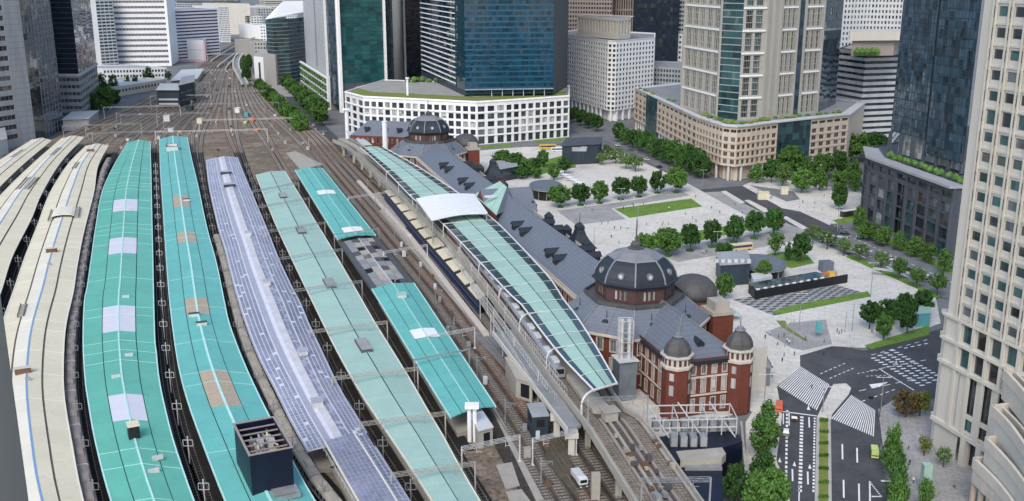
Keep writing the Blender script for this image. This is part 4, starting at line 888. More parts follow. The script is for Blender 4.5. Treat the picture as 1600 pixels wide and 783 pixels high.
# curved pipe frames from the canopy over the left track to the parapet
for j, k in enumerate(range(NC, 6, -3)):
    ex = cx(k, -.27, .1); t = min((i/300 for i in range(301)), key=lambda t: (via(0, t, 19)-cx(k, -1.1, 0)).length); base = via(.0, t, ZD+1.2); st_ = cx(k, 1.27 if j == 0 else .5, .35)
    pts = [st_, ex+Vector((0, 0, .3))]; mid = Vector((base.x, base.y, ex.z+.3))
    for i in range(1, 7): s_ = i/6; pts.append((ex+Vector((0, 0, .3)))*(1-s_)**2+mid*2*s_*(1-s_)+Vector((base.x, base.y, 16))*s_*s_)
    pts.append(base); b = MB(); b.tube(pts, .32 if j == 0 else .2, 7); b.build('arch_pipe', 'steel_light', cn)
b = MB()                                                               # lattice railing along the left parapet
for o_, zt in ((0.0, 3.2), (-2.6, 1.2)):
    prev = None
    for k in range(0, 181):
        t = .12+k/180*.74; q = via(0, t, ZD+zt); q = q+Vector((o_, 0, 0)); lo = q-Vector((0, 0, 2.0))
        b.tube([lo, q], .06, 4)
        if prev: b.beam(prev[0], q, .1, .1); b.beam(prev[1], lo, .08, .08); b.beam(prev[1], q, .05, .05)
        prev = (q, lo)
b.build('lattice_railing', 'steel_light', vr)
for (u0, v0, u1, v1), h in (((700, 395, 855, 615), 3.0), ((735, 445, 838, 612), 1.5), ((716, 402, 872, 608), 4.5)):
    p, q = S(u0, v0, 12), S(u1, v1, 12); n = 64; b = MB(); prev = None
    for k in range(n+1):
        x = p.lerp(q, k/n); lo, hi = x+Vector((0, 0, h-2)), x+Vector((0, 0, h)); b.tube([lo, hi], .07, 4)
        if prev: b.beam(prev[1], hi, .12, .12); b.beam(prev[0], lo, .12, .12); b.beam(prev[0], hi, .07, .07)
        prev = (lo, hi)
    for k in range(0, n, 12): x = p.lerp(q, k/n); b.beam(x+Vector((0, 0, ZT-12)), x+Vector((0, 0, h)), .25, .25)
    tag(b.build('lattice_rail', 'steel_light'), ['long lattice rail left of the viaduct parapet', 'short lattice rail nearest the dark service deck', 'high lattice rail closest to the silver train'][[3.0, 1.5, 4.5].index(h)], 'railing')
for f in (.17, .81):
    b = MB()
    for k in range(330):
        t = .25+.75*k/330; x0, x1 = via(f-.075, t, ZD+.2), via(f+.075, t, ZD+.2); b.beam(x0, x1, .3, .12)
    b.build('sleeper', 'sleeper', vr, kind='stuff')
for f, m in ((.05, 'concrete'), (.3, 'brown_stone'), (.42, 'concrete'), (.56, 'brown_stone'), (.68, 'brown_stone'), (.95, 'concrete')):
    b = MB()
    for k in range(24): t0, t1 = tE+.01+(1-tE-.01)*k/24, tE+.01+(1-tE-.01)*(k+1)/24; b.beam(via(f, t0, ZD+.25), via(f, t1, ZD+.25), .7, .4)
    b.build('cable_trough', m, vr)
for k in range(34): q = via(random.choice([.35, .5, .62, .93]), tE+.03+random.random()*(1-tE-.04), ZD+.4); b = MB(); b.box(tuple(q), (random.uniform(.6, 1.6), random.uniform(.6, 1.4), random.uniform(.6, 1.8)), .3); b.build('signal_box', random.choice(['steel_dark', 'rust', 'concrete', 'steel', 'brown_stone']), vr)
q = via(.45, tE+.012, ZD+.4); b = MB(); b.box((q.x, q.y, q.z), (3.4, 3.0, 2.6), .3); b.box((q.x, q.y, q.z+2.6), (4.4, 4, .25), .3); b.build('platform_cabin', 'concrete', vr)
gw = thing('curved_guideway', 'pale curving elevated track beside the trees, far end of the tracks', 'guideway', (*S(378, 100, 8).xy, 0))
for dx in (0, 9):
    pts = spline([S(u+dx*1.0, v, 9) for u, v in [(378, 131), (370, 116), (364, 102), (368, 88), (384, 76), (408, 64)]], 30); b = MB()
    for p, q in zip(pts, pts[1:]): b.beam(p, q, 1.6, 2.2)
    b.build('parapet', 'white_stone', gw)
pa = spline([S(u+5, v, 8) for u, v in [(378, 131), (370, 116), (364, 102), (368, 88), (384, 76), (408, 64)]], 30); b = MB()
for p, q in zip(pa, pa[1:]): b.beam(p, q, 8, 1.0)
b.build('deck', 'roof_grey', gw)
for k in range(0, 30, 4): b = MB(); b.box((pa[k].x, pa[k].y, 0), (2, 2, 7.6)); b.build('pier', 'concrete', gw)
for j, px in enumerate([[(330, 95), (350, 82), (372, 70), (398, 58)], [(340, 104), (356, 92), (376, 78), (400, 66)], [(352, 108), (362, 96), (380, 82), (404, 70)]]):
    pts = spline([S(u, v, 7.5) for u, v in px], 16); b = MB()
    for p, q in zip(pts, pts[1:]): b.beam(p, q, 1.2, 2.0)
    tag(b.build('track_parapet', ['white_stone', 'pale_grey', 'white_stone'][j]), 'pale track parapet where the far tracks bend right, %s from the left' % ORD[j], 'parapet')
tN, tF = via_t(578, .17, ZD+3), via_t(360, .17, ZD+3)
train('silver train with orange bands waiting beside the elevated canopy', [via(.17, tN+(tF-tN)*k/12, 0) for k in range(13)], 2.9, ZD+.25, 0, 20, 'silver', 'silver', 'orange')
for j, t in enumerate([tE+.02, tE+.10, tE+.19, tE+.27]):
    if t < .99: gantry(via(-.01, t, 0), via(1.01, t, 0), ZD+7.5, 'lattice gantry spanning the open viaduct deck, %s beyond the canopy end' % ORD[j], 'gantries over the viaduct', zb=ZD, wts=2, m='steel')
for j, (u0, v0, u1, v1) in enumerate([(722, 742, 812, 722), (832, 728, 900, 712), (666, 560, 742, 545), (600, 420, 668, 408), (545, 330, 610, 320)]):
    gantry(S(u0, v0, ZT), S(u1, v1, ZT), ZT+6.5, 'lattice gantry across the tracks left of the viaduct, %s' % ['nearest and leftmost', 'nearest, by the parked truck', 'beside the near short teal roof', 'beside the patchy glazed roof', 'beside the far short teal roof'][j], 'gantries left of the viaduct', wts=2, m='steel_light')
for j in range(11):
    p = S(600, 300, ZT).lerp(S(905, 760, ZT), j/10)+Vector((-9, 0, 0)); mast(p, 7.5, 'steel mast between the short teal roofs and the viaduct, %s from the far end' % ORD[j], 'masts left of the viaduct', 2.6, m='steel')
for j in range(16):
    p = S(640, 372, ZT).lerp(S(880, 760, ZT), j/15)+Vector((random.uniform(-7, 1), 0, 0)); b = MB(); h = random.uniform(.8, 2.2); b.box((p.x, p.y, ZT), (random.uniform(.8, 2), random.uniform(1, 3.4), h)); b.box((p.x, p.y, ZT+h), (1, 1, .15)); tag(b.build('relay_cabinet', random.choice(['concrete', 'steel', 'rust', 'steel_dark', 'pale_grey'])), 'trackside cabinet left of the viaduct, %s from the far end' % ORD[j], 'cabinet', 'cabinets left of the viaduct')
# white vaulted canopy over the middle of the platform
wc = thing('vaulted_canopy', 'white vaulted roof bridging the elevated green canopy', 'canopy', (*S(700, 330, 22).xy, ZD)); z = 22.3
TL, TR, BR, BL = S(650, 309, z), S(741, 302, z), S(762, 331, z), S(674, 342, z)
for k in range(12):
    f0, f1 = k/12, (k+1)/12; h = lambda f: 1.1*math.sin(math.pi*f)-.3
    p = [BL.lerp(BR, f0)+Vector((0, 0, h(f0))), BL.lerp(BR, f1)+Vector((0, 0, h(f1))), TL.lerp(TR, f1)+Vector((0, 0, h(f1))), TL.lerp(TR, f0)+Vector((0, 0, h(f0)))]
    d = (p[1]-p[0])*.006; p = [p[0]+d, p[1]-d, p[2]-d, p[3]+d]; b = MB(); b.hexa([x-Vector((0, 0, .8)) for x in p], p); b.build('roof_panel', 'white_paint', wc)
for f in (.02, .98):
    for e0, e1 in ((BL, BR), (TL, TR)): q = e0.lerp(e1, f); b = MB(); b.tube([(q.x, q.y, ZD-1), (q.x, q.y, z-.8)], .3, 7); b.build('column', 'steel', wc)
b = MB()
for k in range(10): p, q = TL.lerp(BL, k/10), TL.lerp(BL, (k+1)/10); b.beam((p.x, p.y, ZD), (q.x, q.y, z-1), .1, .1); b.beam((q.x, q.y, ZD), (p.x, p.y, z-1), .1, .1)
b.build('side_lattice', 'steel', wc)
# ================================================================ LOW BUILDINGS BY THE TRACKS
nb = thing('platform_office', 'long low navy-sided building with cream roof slabs below the viaduct', 'platform building', (*S(690, 420, 8).xy, ZT))
pl, pr_ = [S(u, v, 10.5) for u, v in [(600, 297), (646, 352), (690, 402), (748, 470)]], [S(u, v, 10.5) for u, v in [(616, 294), (664, 350), (708, 398), (762, 463)]]
nl, nr_ = spline(pl, 12), spline(pr_, 12)
for k in range(11):
    p = [nl[k], nr_[k], nr_[k+1], nl[k+1]]; b = MB(); d = (p[3]-p[0])*.10
    b.hexa([Vector((x.x, x.y, ZT)) for x in p], [Vector((x.x, x.y, 10.2)) for x in p]); b.build('wall', 'navy', nb)
    p = [p[0]+d, p[1]+d, p[2]-d, p[3]-d]; b = MB(); b.hexa([Vector((x.x, x.y, 10.25)) for x in p], [Vector((x.x, x.y, 10.6)) for x in p]); b.build('roof_slab', 'cream', nb)
    b = MB(); a_, c_ = nl[k], nl[k+1]; n_ = Vector((-(c_-a_).y, (c_-a_).x, 0)).normalized()*-.05
    for z0 in (6.2, 8.0): b.beam(Vector((a_.x, a_.y, z0))+n_, Vector((c_.x, c_.y, z0))+n_, .1, .12)
    b.build('mullion', 'blue', nb)
b = MB()                                                               # pale platform strip beside it
P0 = [S(u, v, ZT) for u, v in [(560, 285), (640, 372), (700, 450), (760, 527)]]
for p, q in zip(P0, P0[1:]): b.beam(p+Vector((0, 0, .6)), q+Vector((0, 0, .6)), 2.2, 1.2)
structure('platform_edge', b, 'trim')
def small_building(name, label, cat, px, z0, z1, wall, roofm, wins=(), door=True):
    q = [S2(u, v, z0) for u, v in px]; c = sum(q, V2(0, 0))/len(q); r = thing(name, label, cat, (c.x, c.y, z0)); b = MB()
    b.prism([(p.x, p.y) for p in q], z0-.05, z1); b.build('wall', wall, r); b = MB(); qq = [c+(p-c)*1.07 for p in q]; b.prism([(p.x, p.y) for p in qq], z1+.002, z1+.35); b.build('roof', roofm, r)
    for (i, t0, t1, h0, h1, m, nm) in wins:
        a, d = q[i], q[(i+1) % len(q)]; e = (d-a).normalized(); n = V2(e.y, -e.x)*.06
        if (a+n-c).length < (a-n-c).length: n = -n
        p0, p1 = a+(d-a)*t0+n, a+(d-a)*t1+n; b = MB(); b.hexa([(p0.x, p0.y, h0), (p1.x, p1.y, h0), (p1.x-n.x, p1.y-n.y, h0), (p0.x-n.x, p0.y-n.y, h0)], [(p0.x, p0.y, h1), (p1.x, p1.y, h1), (p1.x-n.x, p1.y-n.y, h1), (p0.x-n.x, p0.y-n.y, h1)]); b.build(nm, m, r)
    return r
small_building('equipment_hut', 'dark grey tower-like hut with small window below the viaduct side deck', 'hut', [(832, 688), (857, 686), (848, 666), (824, 668)], ZT, 11.5, 'navy_grey', 'mid_grey', [(0, .25, .75, 8.6, 10.6, 'black', 'window'), (0, .2, .45, 5.2, 7.6, 'pale_grey', 'door'), (3, .3, .7, 8.6, 10.6, 'black', 'window')])
small_building('stair_hut', 'pale hut with a black doorway at the end of the short teal roof', 'hut', [(748, 702), (770, 696), (752, 668), (732, 672)], ZT, 10, 'concrete', 'pale_grey', [(0, .35, .8, ZT+.2, ZT+4, 'black', 'door')])
small_building('stair_hut', 'concrete hut with a black opening under the lattice railings', 'hut', [(806, 622), (832, 630), (815, 588), (790, 590)], ZT, 11, 'concrete', 'concrete', [(0, .3, .8, 6, 10, 'black', 'opening')])
lc = S(738, 690, ZT); r = thing('lift_column', 'white twin-tube column at the near tip of the short teal roof', 'column', (lc.x, lc.y, ZT))
for o_ in (-.7, .7): b = MB(); b.tube([(lc.x+o_, lc.y, ZT), (lc.x+o_, lc.y, 14.5)], .55, 10); b.build('tube', 'white_paint', r)
b = MB(); b.box((lc.x, lc.y, 14.5), (3.6, 2.4, 1)); b.build('cap', 'white_paint', r)
small_building('rail_office', 'low glass-fronted building with pale flat roof among the far tracks', 'office', [(247, 169), (281, 169), (286, 158), (254, 158)], ZT, 21, 'navy_grey', 'steel_light', [(0, .06, .94, 8, 9.5, 'pale_grey', 'band'), (0, .06, .94, 12, 13.5, 'pale_grey', 'band'), (1, .05, .95, 7, 9, 'g_teal', 'window_band'), (1, .05, .95, 12, 14, 'g_teal', 'window_band')])
small_building('rail_office', 'dark glass block joined to the right of the low rail office', 'office', [(282, 167), (306, 160), (306, 148), (287, 152)], ZT, 24, 'navy_grey', 'mid_grey', [(0, .06, .94, 9, 11, 'g_teal', 'window_band'), (0, .06, .94, 16, 18, 'g_teal', 'window_band')])
small_building('rail_office', 'flat pale-roofed shed behind the dark glass rail block', 'office', [(268, 135), (308, 132), (318, 116), (285, 118)], ZT, 11, 'concrete', 'pale_grey', [(0, .1, .9, 8, 9.5, 'g_dark', 'window_band')])
for j, (u0, v0, u1, v1) in enumerate([(590, 262, 640, 300), (560, 250, 600, 285), (548, 222, 575, 245), (600, 300, 640, 338)]):
    p, q = S(u0, v0, ZT), S(u1, v1, ZT); d = (q-p).normalized(); n = Vector((d.y, -d.x, 0))*3; r = thing('track_canopy', 'grey track-side shelter left of the elevated platform, %s from the far end' % ORD[[2, 1, 0, 3][j]], 'shelter', (p.x, p.y, ZT), 'shelters beside the elevated platform')
    for k in range(6):
        a, c = p.lerp(q, k/6), p.lerp(q, (k+.92)/6); b = MB(); h = Vector((0, 0, 6.5+j*.4)); b.hexa([a-n+h, a+n+h, c+n+h, c-n+h], [x+Vector((0, 0, .4)) for x in (a-n+h, a+n+h, c+n+h, c-n+h)]); b.build('roof_panel', ['steel', 'concrete', 'pale_grey', 'roof_grey'][j], r)
        b = MB(); b.tube([a, a+h], .2, 5); b.build('post', 'steel', r)
# grey train between the blue-teal and solar roofs; brown one beside the cream roof
train('pale grey train between the blue-teal and solar roofs', [TC[9][k] for k in range(2, 22)], 3.0, ZT+.4, 0, 22, 'concrete', 'silver', 'mauve')
train('tan-roofed train between the striped cream roof and green-teal roof', [TC[4][k] for k in range(2, 36)], 3.1, ZT+.4, 0, 24, 'brown_stone', 'white_paint', 'blue')
# ================================================================ BRICK STATION
SO = V2(39, 311); SD = V2(-.278, .9606).normalized(); SN = V2(SD.y, -SD.x)
def st(s, t, z=0.0): q = SO+SD*s+SN*t; return Vector((q.x, q.y, z))
def st2(s, t): q = st(s, t); return (q.x, q.y)
AX = math.atan2(SD.y, SD.x)
sb = thing('station_building', 'long red brick station with slate roofs and two octagonal domes', 'station', (SO.x, SO.y, 0))
SG = ['g_blind', 'g_grey', 'g_blind', 'g_grey', 'g_dark']
def hip(mb, s0, s1, t0, t1, z0, z1, hs0=0.0, hs1=0.0, m=0):
    tm = (t0+t1)/2; A, B, C, Dp = st(s0, t0, z0), st(s1, t0, z0), st(s1, t1, z0), st(s0, t1, z0); r0, r1 = st(s0+hs0, tm, z1), st(s1-hs1, tm, z1)
    mb.face([A, B, r1, r0], m); mb.face([C, Dp, r0, r1], m); mb.face([Dp, A, r0], m); mb.face([B, C, r1], m)
# --- main range
wl = MB(); b = MB()
facade(sb, wl, st2(300, -12), st2(20, -12), 7, 16, 56, 2, .42, .62, .3, SG, 'trim', 1, surround=(.3, 'trim'))
wl.face([st(300, -12, 0), st(20, -12, 0), st(20, -12, 7), st(300, -12, 7)]); plain(wl, st2(20, 12), st2(300, 12), 0, 16); wl.build('wall', 'brick_red', sb)
for t in (-12.3, 12.3):
    b = MB(); b.beam(st(300, t, 16.0), st(20, t, 16.0), .9, .8); b.build('cornice', 'trim', sb)
    for k in range(28):
        b = MB(); b.beam(st(300-k*10+.3, t*.985, 16.95), st(300-(k+1)*10+.6, t*.985, 16.95), .25, .9); b.build('balustrade', 'trim', sb)
ZRG = 24.6
for side in (-1, 1):
    for k in range(14):
        s0, s1 = 20+k*20, 20+(k+1)*20-.06; b = MB(); up = Vector((0, 0, .25)); p = [st(s0, side*11.6, 16.6), st(s1, side*11.6, 16.6), st(s1, side*.25, ZRG), st(s0, side*.25, ZRG)]
        b.hexa([x-up for x in p], p); b.build('roof_slope', 'slate', sb)
b = MB(); b.beam(st(18, 0, ZRG+.1), st(302, 0, ZRG+.1), .7, .35); b.build('ridge_cap', 'lead', sb)
def dormer(s, side, t=-6.2, z=20.2, w_=3.4, parent=None, mm='slate_dark'):
    tt = side*abs(t); a = AX; r = MB()
    zb = z-1.4; front = abs(t)+2.6
    L0, L1 = st(s-w_/2, side*front, zb), st(s+w_/2, side*front, zb); T0, T1 = st(s-w_/2, side*front, zb+2.0), st(s+w_/2, side*front, zb+2.0); pk = st(s, side*front, zb+3.3)
    bk = front-5.2; K0, K1, KP = st(s-w_/2, side*bk, zb+2), st(s+w_/2, side*bk, zb+2), st(s, side*bk, zb+3.3)
    r.face([L0, L1, T1, pk, T0], 1); r.face([L0, T0, K0], 0); r.face([L1, K1, T1], 0)
    o = st(s-w_/2-.4, side*(front+.5), zb+1.9), st(s+w_/2+.4, side*(front+.5), zb+1.9), st(s, side*(front+.5), zb+3.6); i = st(s-w_/2-.4, side*bk, zb+1.9), st(s+w_/2+.4, side*bk, zb+1.9), st(s, side*bk, zb+3.6)
    r.face([o[0], o[2], i[2], i[0]], 0); r.face([o[2], o[1], i[1], i[2]], 0)
    d = r.build('dormer', [mm, 'slate_dark'], parent or sb)
    wv = MB(); e = SN*side*.06; x = [st(s-w_/2+.5, side*front, zb+.3), st(s+w_/2-.5, side*front, zb+.3), st(s+w_/2-.5, side*front, zb+1.8), st(s-w_/2+.5, side*front, zb+1.8)]; wv.face([(p.x+e.x, p.y+e.y, p.z) for p in x]); wv.build('dormer_window', 'g_dark', d)
for u, v in [(808, 352), (820, 362), (872, 394), (885, 404), (691, 259), (703, 265), (722, 283), (735, 291)]:
    q = S2(u, v, 20.5)-SO; dormer(q.dot(SD), -1); dormer(q.dot(SD), 1)
# --- central cross gable with its green canopy
b = MB(); sC = 158
for sg in (-1, 1):
    p = [st(sC, -10, 26), st(sC, 14, 26), st(sC+sg*12, 14, 17), st(sC+sg*12, -10, 17)]; b.hexa([x-Vector((0, 0, .3)) for x in p], p)
b.build('cross_gable_roof', 'slate', sb)
b = MB(); b.face([st(sC-12, -9.8, 17), st(sC+12, -9.8, 17), st(sC, -9.8, 25.8)]); b.face([st(sC-12, 13.8, 17), st(sC+12, 13.8, 17), st(sC, 13.8, 25.8)]); b.build('gable_wall', 'brick_red', sb)
gc = thing('gable_canopy', 'pale green pyramid roof beside the white vaulted roof', 'roof', (*st(sC, -16).xy, 17))
q4 = [S(740, 304, 21), S(776, 336, 21), S(792, 292, 27.5), S(781, 283, 27.5)]
for k in range(4):
    f0, f1 = k/4+.004, (k+1)/4-.004; p = [q4[0].lerp(q4[1], f0), q4[0].lerp(q4[1], f1), q4[3].lerp(q4[2], f1), q4[3].lerp(q4[2], f0)]
    b = MB(); b.hexa([x-Vector((0, 0, .3)) for x in p], p); b.build('roof_panel', 'mint_light', gc)
b = MB(); b.face([q4[2], q4[1], S(806, 322, 20)]); b.face([q4[2], S(806, 322, 20), S(800, 296, 22)]); b.build('side_slope', 'slate', gc); b = MB(); b.face([q4[0]-Vector((0, 0, .4)), q4[1]-Vector((0, 0, .4)), q4[1]-Vector((0, 0, 4)), q4[0]-Vector((0, 0, 4))]); b.build('front_wall', 'brick_red', gc)
b = MB(); q = S(766, 308, 24.6); b.box(tuple(q), (5, 2.0, .7), .3); b.build('roof_unit', 'pale_grey', gc)
# --- octagonal dome block
def dome_block(s0, near):
    c = st(s0, 0); rot = AX+R(22.5); dp = sb
    def ring(r, k): a = rot+k*math.pi/4; return V2(c.x+r*math.cos(a), c.y+r*math.sin(a))
    w_ = MB()
    for k in range(8):
        a, b_ = ring(23.2, k), ring(23.2, k+1)
        facade(sb, w_, (a.x, a.y), (b_.x, b_.y), 4, 16, 4, 2, .42, .62, .3, SG, 'trim', 1, surround=(.3, 'trim')); plain(w_, a, b_, 0, 4)
    w_.build('wall', 'brick_red', sb)
    for k in range(8):
        b = MB(); a0, a1, c0, c1 = ring(24, k), ring(24, k+1), ring(15.2, k), ring(15.2, k+1); up = Vector((0, 0, .3)); p = [Vector((a0.x, a0.y, 16.6)), Vector((a1.x, a1.y, 16.6)), Vector((c1.x, c1.y, 23.4)), Vector((c0.x, c0.y, 23.4))]
        b.hexa([x-up for x in p], p); sk_ = b.build('skirt_roof', 'slate', sb)
        b = MB(); b.beam((a0.x, a0.y, 16.8), (c0.x, c0.y, 23.6), .45, .35); b.build('hip_ridge', 'lead', sk_)
        b = MB(); m0, m1 = Vector((*((a0+a1)/2), 16.9)), Vector((*((c0+c1)/2), 23.6)); b.beam(m0, m1, .16, .16); b.build('roll_joint', 'lead', sk_)
        b = MB(); b.beam((a0.x, a0.y, 16.2), (a1.x, a1.y, 16.2), .8, .8); b.build('cornice', 'trim', sb)
        mid = (a0*.62+a1*.38)*.8+V2(c.x, c.y)*.2
        b = MB(); q = Vector((mid.x, mid.y, 18.0)); b.box((q.x, q.y, 17.2), (2.2, 2.2, 2.0), rot+k*math.pi/4); b.lathe((q.x, q.y, 19.2), [(1.9, 0), (1.2, .5), (.15, .8), (.08, 3.6)], 8); b.build('roof_vent', 'slate_dark', sb)
    w2 = MB(); w2.lathe((c.x, c.y, 23.2), [(16.2, 0), (16.2, 1.2), (15.7, 1.2), (15.7, .35), (12.4, .3)], 8, rot); w2.build('walkway', 'copper_dark', sb)
    w3 = MB(); dr = MB()
    for k in range(8):
        a, b_ = ring(12.5, k), ring(12.5, k+1); facade(sb, dr, (a.x, a.y), (b_.x, b_.y), 23.6, 28.2, 5, 1, .5, .62, .3, ['g_blind', 'g_blind', 'g_grey'], 'trim', 0, margin=1.0, skip=lambda c_, r_: c_ in (0, 4))
    dr.build('drum', 'copper_dark' if not near else 'brown_drum', sb)
    b = MB(); b.lathe((c.x, c.y, 28.1), [(12.6, 0), (13.6, .35), (13.9, .9), (13.2, 1.3)], 8, rot); b.build('cornice', 'slate_dark', sb)
    prof = [(13.1, 29.2), (12.6, 31.0), (11.6, 33.0), (10.0, 34.8), (8.6, 35.9)]
    for k in range(8):
        b = MB()
        for (r0, z0), (r1, z1) in zip(prof, prof[1:]):
            a, b_, c_, d_ = ring(r0, k), ring(r0, k+1), ring(r1, k+1), ring(r1, k); b.face([(a.x, a.y, z0), (b_.x, b_.y, z0), (c_.x, c_.y, z1), (d_.x, d_.y, z1)])
        f = b.build('dome_face', 'slate_dark', sb)
        b = MB(); b.tube([(*ring(r0+.05, k), z0+.05) for r0, z0 in prof], .28, 6); b.build('rib', 'lead', f)
        mid = (ring(12.6, k)+ring(12.6, k+1))/2; dr_ = (mid-V2(c.x, c.y)).normalized(); q = mid-dr_*.2
        b = MB()                                           # round dormer light in each face
        a_ = math.atan2(dr_.y, dr_.x); ex = V2(-dr_.y, dr_.x)
        pts = [(q+ex*1.05*math.cos(t), 32.0+1.05*math.sin(t)) for t in [2*math.pi*i/10 for i in range(10)]]
        b.hexa([(p.x-dr_.x*1.2, p.y-dr_.y*1.2, z) for p, z in pts], [(p.x+dr_.x*.35, p.y+dr_.y*.35, z) for p, z in pts]); oc = b.build('oculus', 'lead', f)
        b = MB(); b.face([(V2(c.x, c.y)*0+(q+ex*.62*math.cos(t))+dr_*.4).to_tuple()+(32.0+.62*math.sin(t),) for t in [2*math.pi*i/10 for i in range(10)]]); b.build('pane', 'pale_grey', oc)
    b = MB(); b.lathe((c.x, c.y, 35.8), [(8.9, 0), (8.7, .25), (5.2, 1.7), (2.4, 2.5)], 8, rot); b.build('dome_top', 'lead_dark', sb)
    for k in range(8): b = MB(); b.beam((*ring(8.7, k), 36.1), (*ring(2.4, k), 38.35), .25, .2); b.build('rib', 'lead', sb)
    b = MB(); b.lathe((c.x, c.y, 38.2), [(2.6, 0), (2.7, .4), (1.6, .6), (1.7, 1.6), (1.0, 2.2), (.25, 2.6), (.12, 9.5)], 8, rot); b.build('finial', 'copper_dark', sb)
    # plaza-side pavilion with a rounded dark roof and brick tower
    b = MB(); b.prism([st2(s0-2, 18), st2(s0-2, 31), st2(s0+24, 31), st2(s0+24, 18)], 0, 17); b.build('pavilion_wall', 'brick_red', sb)
    b = MB(); e = st(s0+11, 26); b.lathe((e.x, e.y, 17), [(8.2, 0), (8.0, 2), (7.1, 4.2), (5.2, 6), (2.6, 7), (.3, 7.4)], 20, 0); b.build('rounded_roof', 'copper_dark', sb, smooth=True)
    b = MB(); b.prism([st2(s0-12, 22), st2(s0-12, 29), st2(s0-4, 29), st2(s0-4, 22)], 0, 17.5); b.build('tower_wall', 'brick_red', sb)
    b = MB(); b.prism([st2(s0-12.4, 21.6), st2(s0-12.4, 29.4), st2(s0-3.6, 29.4), st2(s0-3.6, 21.6)], 17.5, 18.6)
    b.prism([st2(s0-11, 23), st2(s0-11, 28), st2(s0-5, 28), st2(s0-5, 23)], 18.6, 21.5); b.build('tower_top', 'concrete', sb)
mat('brown_drum', (0.075, 0.038, 0.036), 0.7); mat('lead_dark', (0.20, 0.21, 0.22), 0.55, var=0.15, scale=.4)
mat('flue_base', (0.16, 0.19, 0.21), 0.6, var=.2, scale=.3); dome_block(0, True); dome_block(323.5, True)
# --- near wing with two corner turrets
w_ = MB(); T0, T1, SE, SI = -6.8, 15.4, -44.0, -14.0
for z0, z1, fh in ((0.5, 6.5, .6), (6.5, 12, .72), (12, 16, .62)):
    facade(sb, w_, st2(SI, T0), st2(SE, T0), z0, z1, 6, 1, .36, fh, .3, SG, 'trim', 1, margin=1, surround=(.2, 'trim'))
    facade(sb, w_, st2(SE, T0+4.5), st2(SE, T1-4.0), z0, z1, 4, 1, .42, fh, .3, SG, 'trim', 1, margin=.4, surround=(.2, 'trim'))
plain(w_, st2(SE, T1), st2(SI, T1), 0, 16); plain(w_, st2(SE, T0), st2(SE, T0+4.5), 0, 16); plain(w_, st2(SE, T1-4), st2(SE, T1), 0, 16); w_.build('wall', 'brick_red', sb)
for z in (6.5, 11.9):
    for a, b_ in ((st(SI, T0-.1, z), st(SE, T0-.1, z)), (st(SE-.1, T0, z), st(SE-.1, T1, z))): b = MB(); b.beam(a, b_, .35, .5); b.build('string_course', 'trim', sb)
for a, b_ in ((st(SI, T0-.25, 16.1), st(SE, T0-.25, 16.1)), (st(SE-.25, T0, 16.1), st(SE-.25, T1, 16.1))):
    b = MB(); b.beam(a, b_, .9, .7); b.build('cornice', 'slate_dark', sb); b = MB(); b.beam(a+Vector((0, 0, 1)), b_+Vector((0, 0, 1)), .3, .8); b.build('balustrade', 'brown_drum', sb)
b = MB(); hip(b, SE+.5, SI+4, T0+.6, T1-.6, 16.6, 24.2, 18, 0); b.build('hip_roof', 'slate', sb)
b = MB(); tm = (T0+T1)/2; b.beam(st(SE+18, tm, 24.3), st(SI+4, tm, 24.3), .4, .3); b.beam(st(SE+.6, T0+.7, 16.8), st(SE+18, tm, 24.3), .3, .25); b.beam(st(SE+.6, T1-.7, 16.8), st(SE+18, tm, 24.3), .3, .25); b.build('ridge_cap', 'lead', sb)
def dorm_n(t):
    b = MB(); z = 18.8; s = SE+5.5
    A = [st(s, t-1.1, z-1), st(s, t+1.1, z-1), st(s, t+1.1, z+1), st(s, t, z+2), st(s, t-1.1, z+1)]; B = [st(s+4, t-1.1, z-1), st(s+4, t+1.1, z-1), st(s+4, t+1.1, z+1), st(s+4, t, z+2), st(s+4, t-1.1, z+1)]
    b.hexa(A, B); b.build('dormer', 'slate_dark', sb)
dorm_n(4.5)
for s_, t_ in ((-43, T0+1.8), (-43, T1-1.2)):
    c = st(s_, t_); b = MB(); b.lathe((c.x, c.y, 0), [(4.1, 0), (4.1, 15.6)], 8, AX+R(22.5)); tr = b.build('turret_wall', 'brick_red', sb)
    b = MB(); b.lathe((c.x, c.y, 15.6), [(4.5, 0), (4.6, .7), (4.0, .8), (4.0, 3.2), (4.7, 3.4), (4.7, 3.9)], 8, AX+R(22.5)); b.build('turret_arcade', 'trim', tr)
    for k in range(8):
        a = AX+k*math.pi/4; b = MB(); e = V2(math.cos(a), math.sin(a)); f = V2(-e.y, e.x)
        for o_ in (-.75, .75): p = V2(c.x, c.y)+e*3.76+f*o_; b.box((p.x, p.y, 16.8), (.14, .7, 1.7), a)
        b.build('turret_window', 'brown_drum', tr)
        for zz, hh in ((8, 3), (12.4, 2.2)) if k % 2 else (): p = V2(c.x, c.y)+e*3.82; b = MB(); b.box((p.x, p.y, zz), (.14, 1.3, hh), a); b.build('turret_window', 'g_blind', tr)
    b = MB(); b.lathe((c.x, c.y, 19.5), [(3.9, 0), (3.75, 1.4), (3.1, 2.9), (2.0, 4.1), (1.2, 4.7)], 8, AX+R(22.5)); b.build('turret_dome', 'copper_dark', tr)
    b = MB(); b.lathe((c.x, c.y, 24.3), [(1.6, 0), (1.7, .3), (1.0, .5), (1.0, 1.0), (.2, 1.3), (.1, 4.2)], 8); b.build('finial', 'lead', tr)
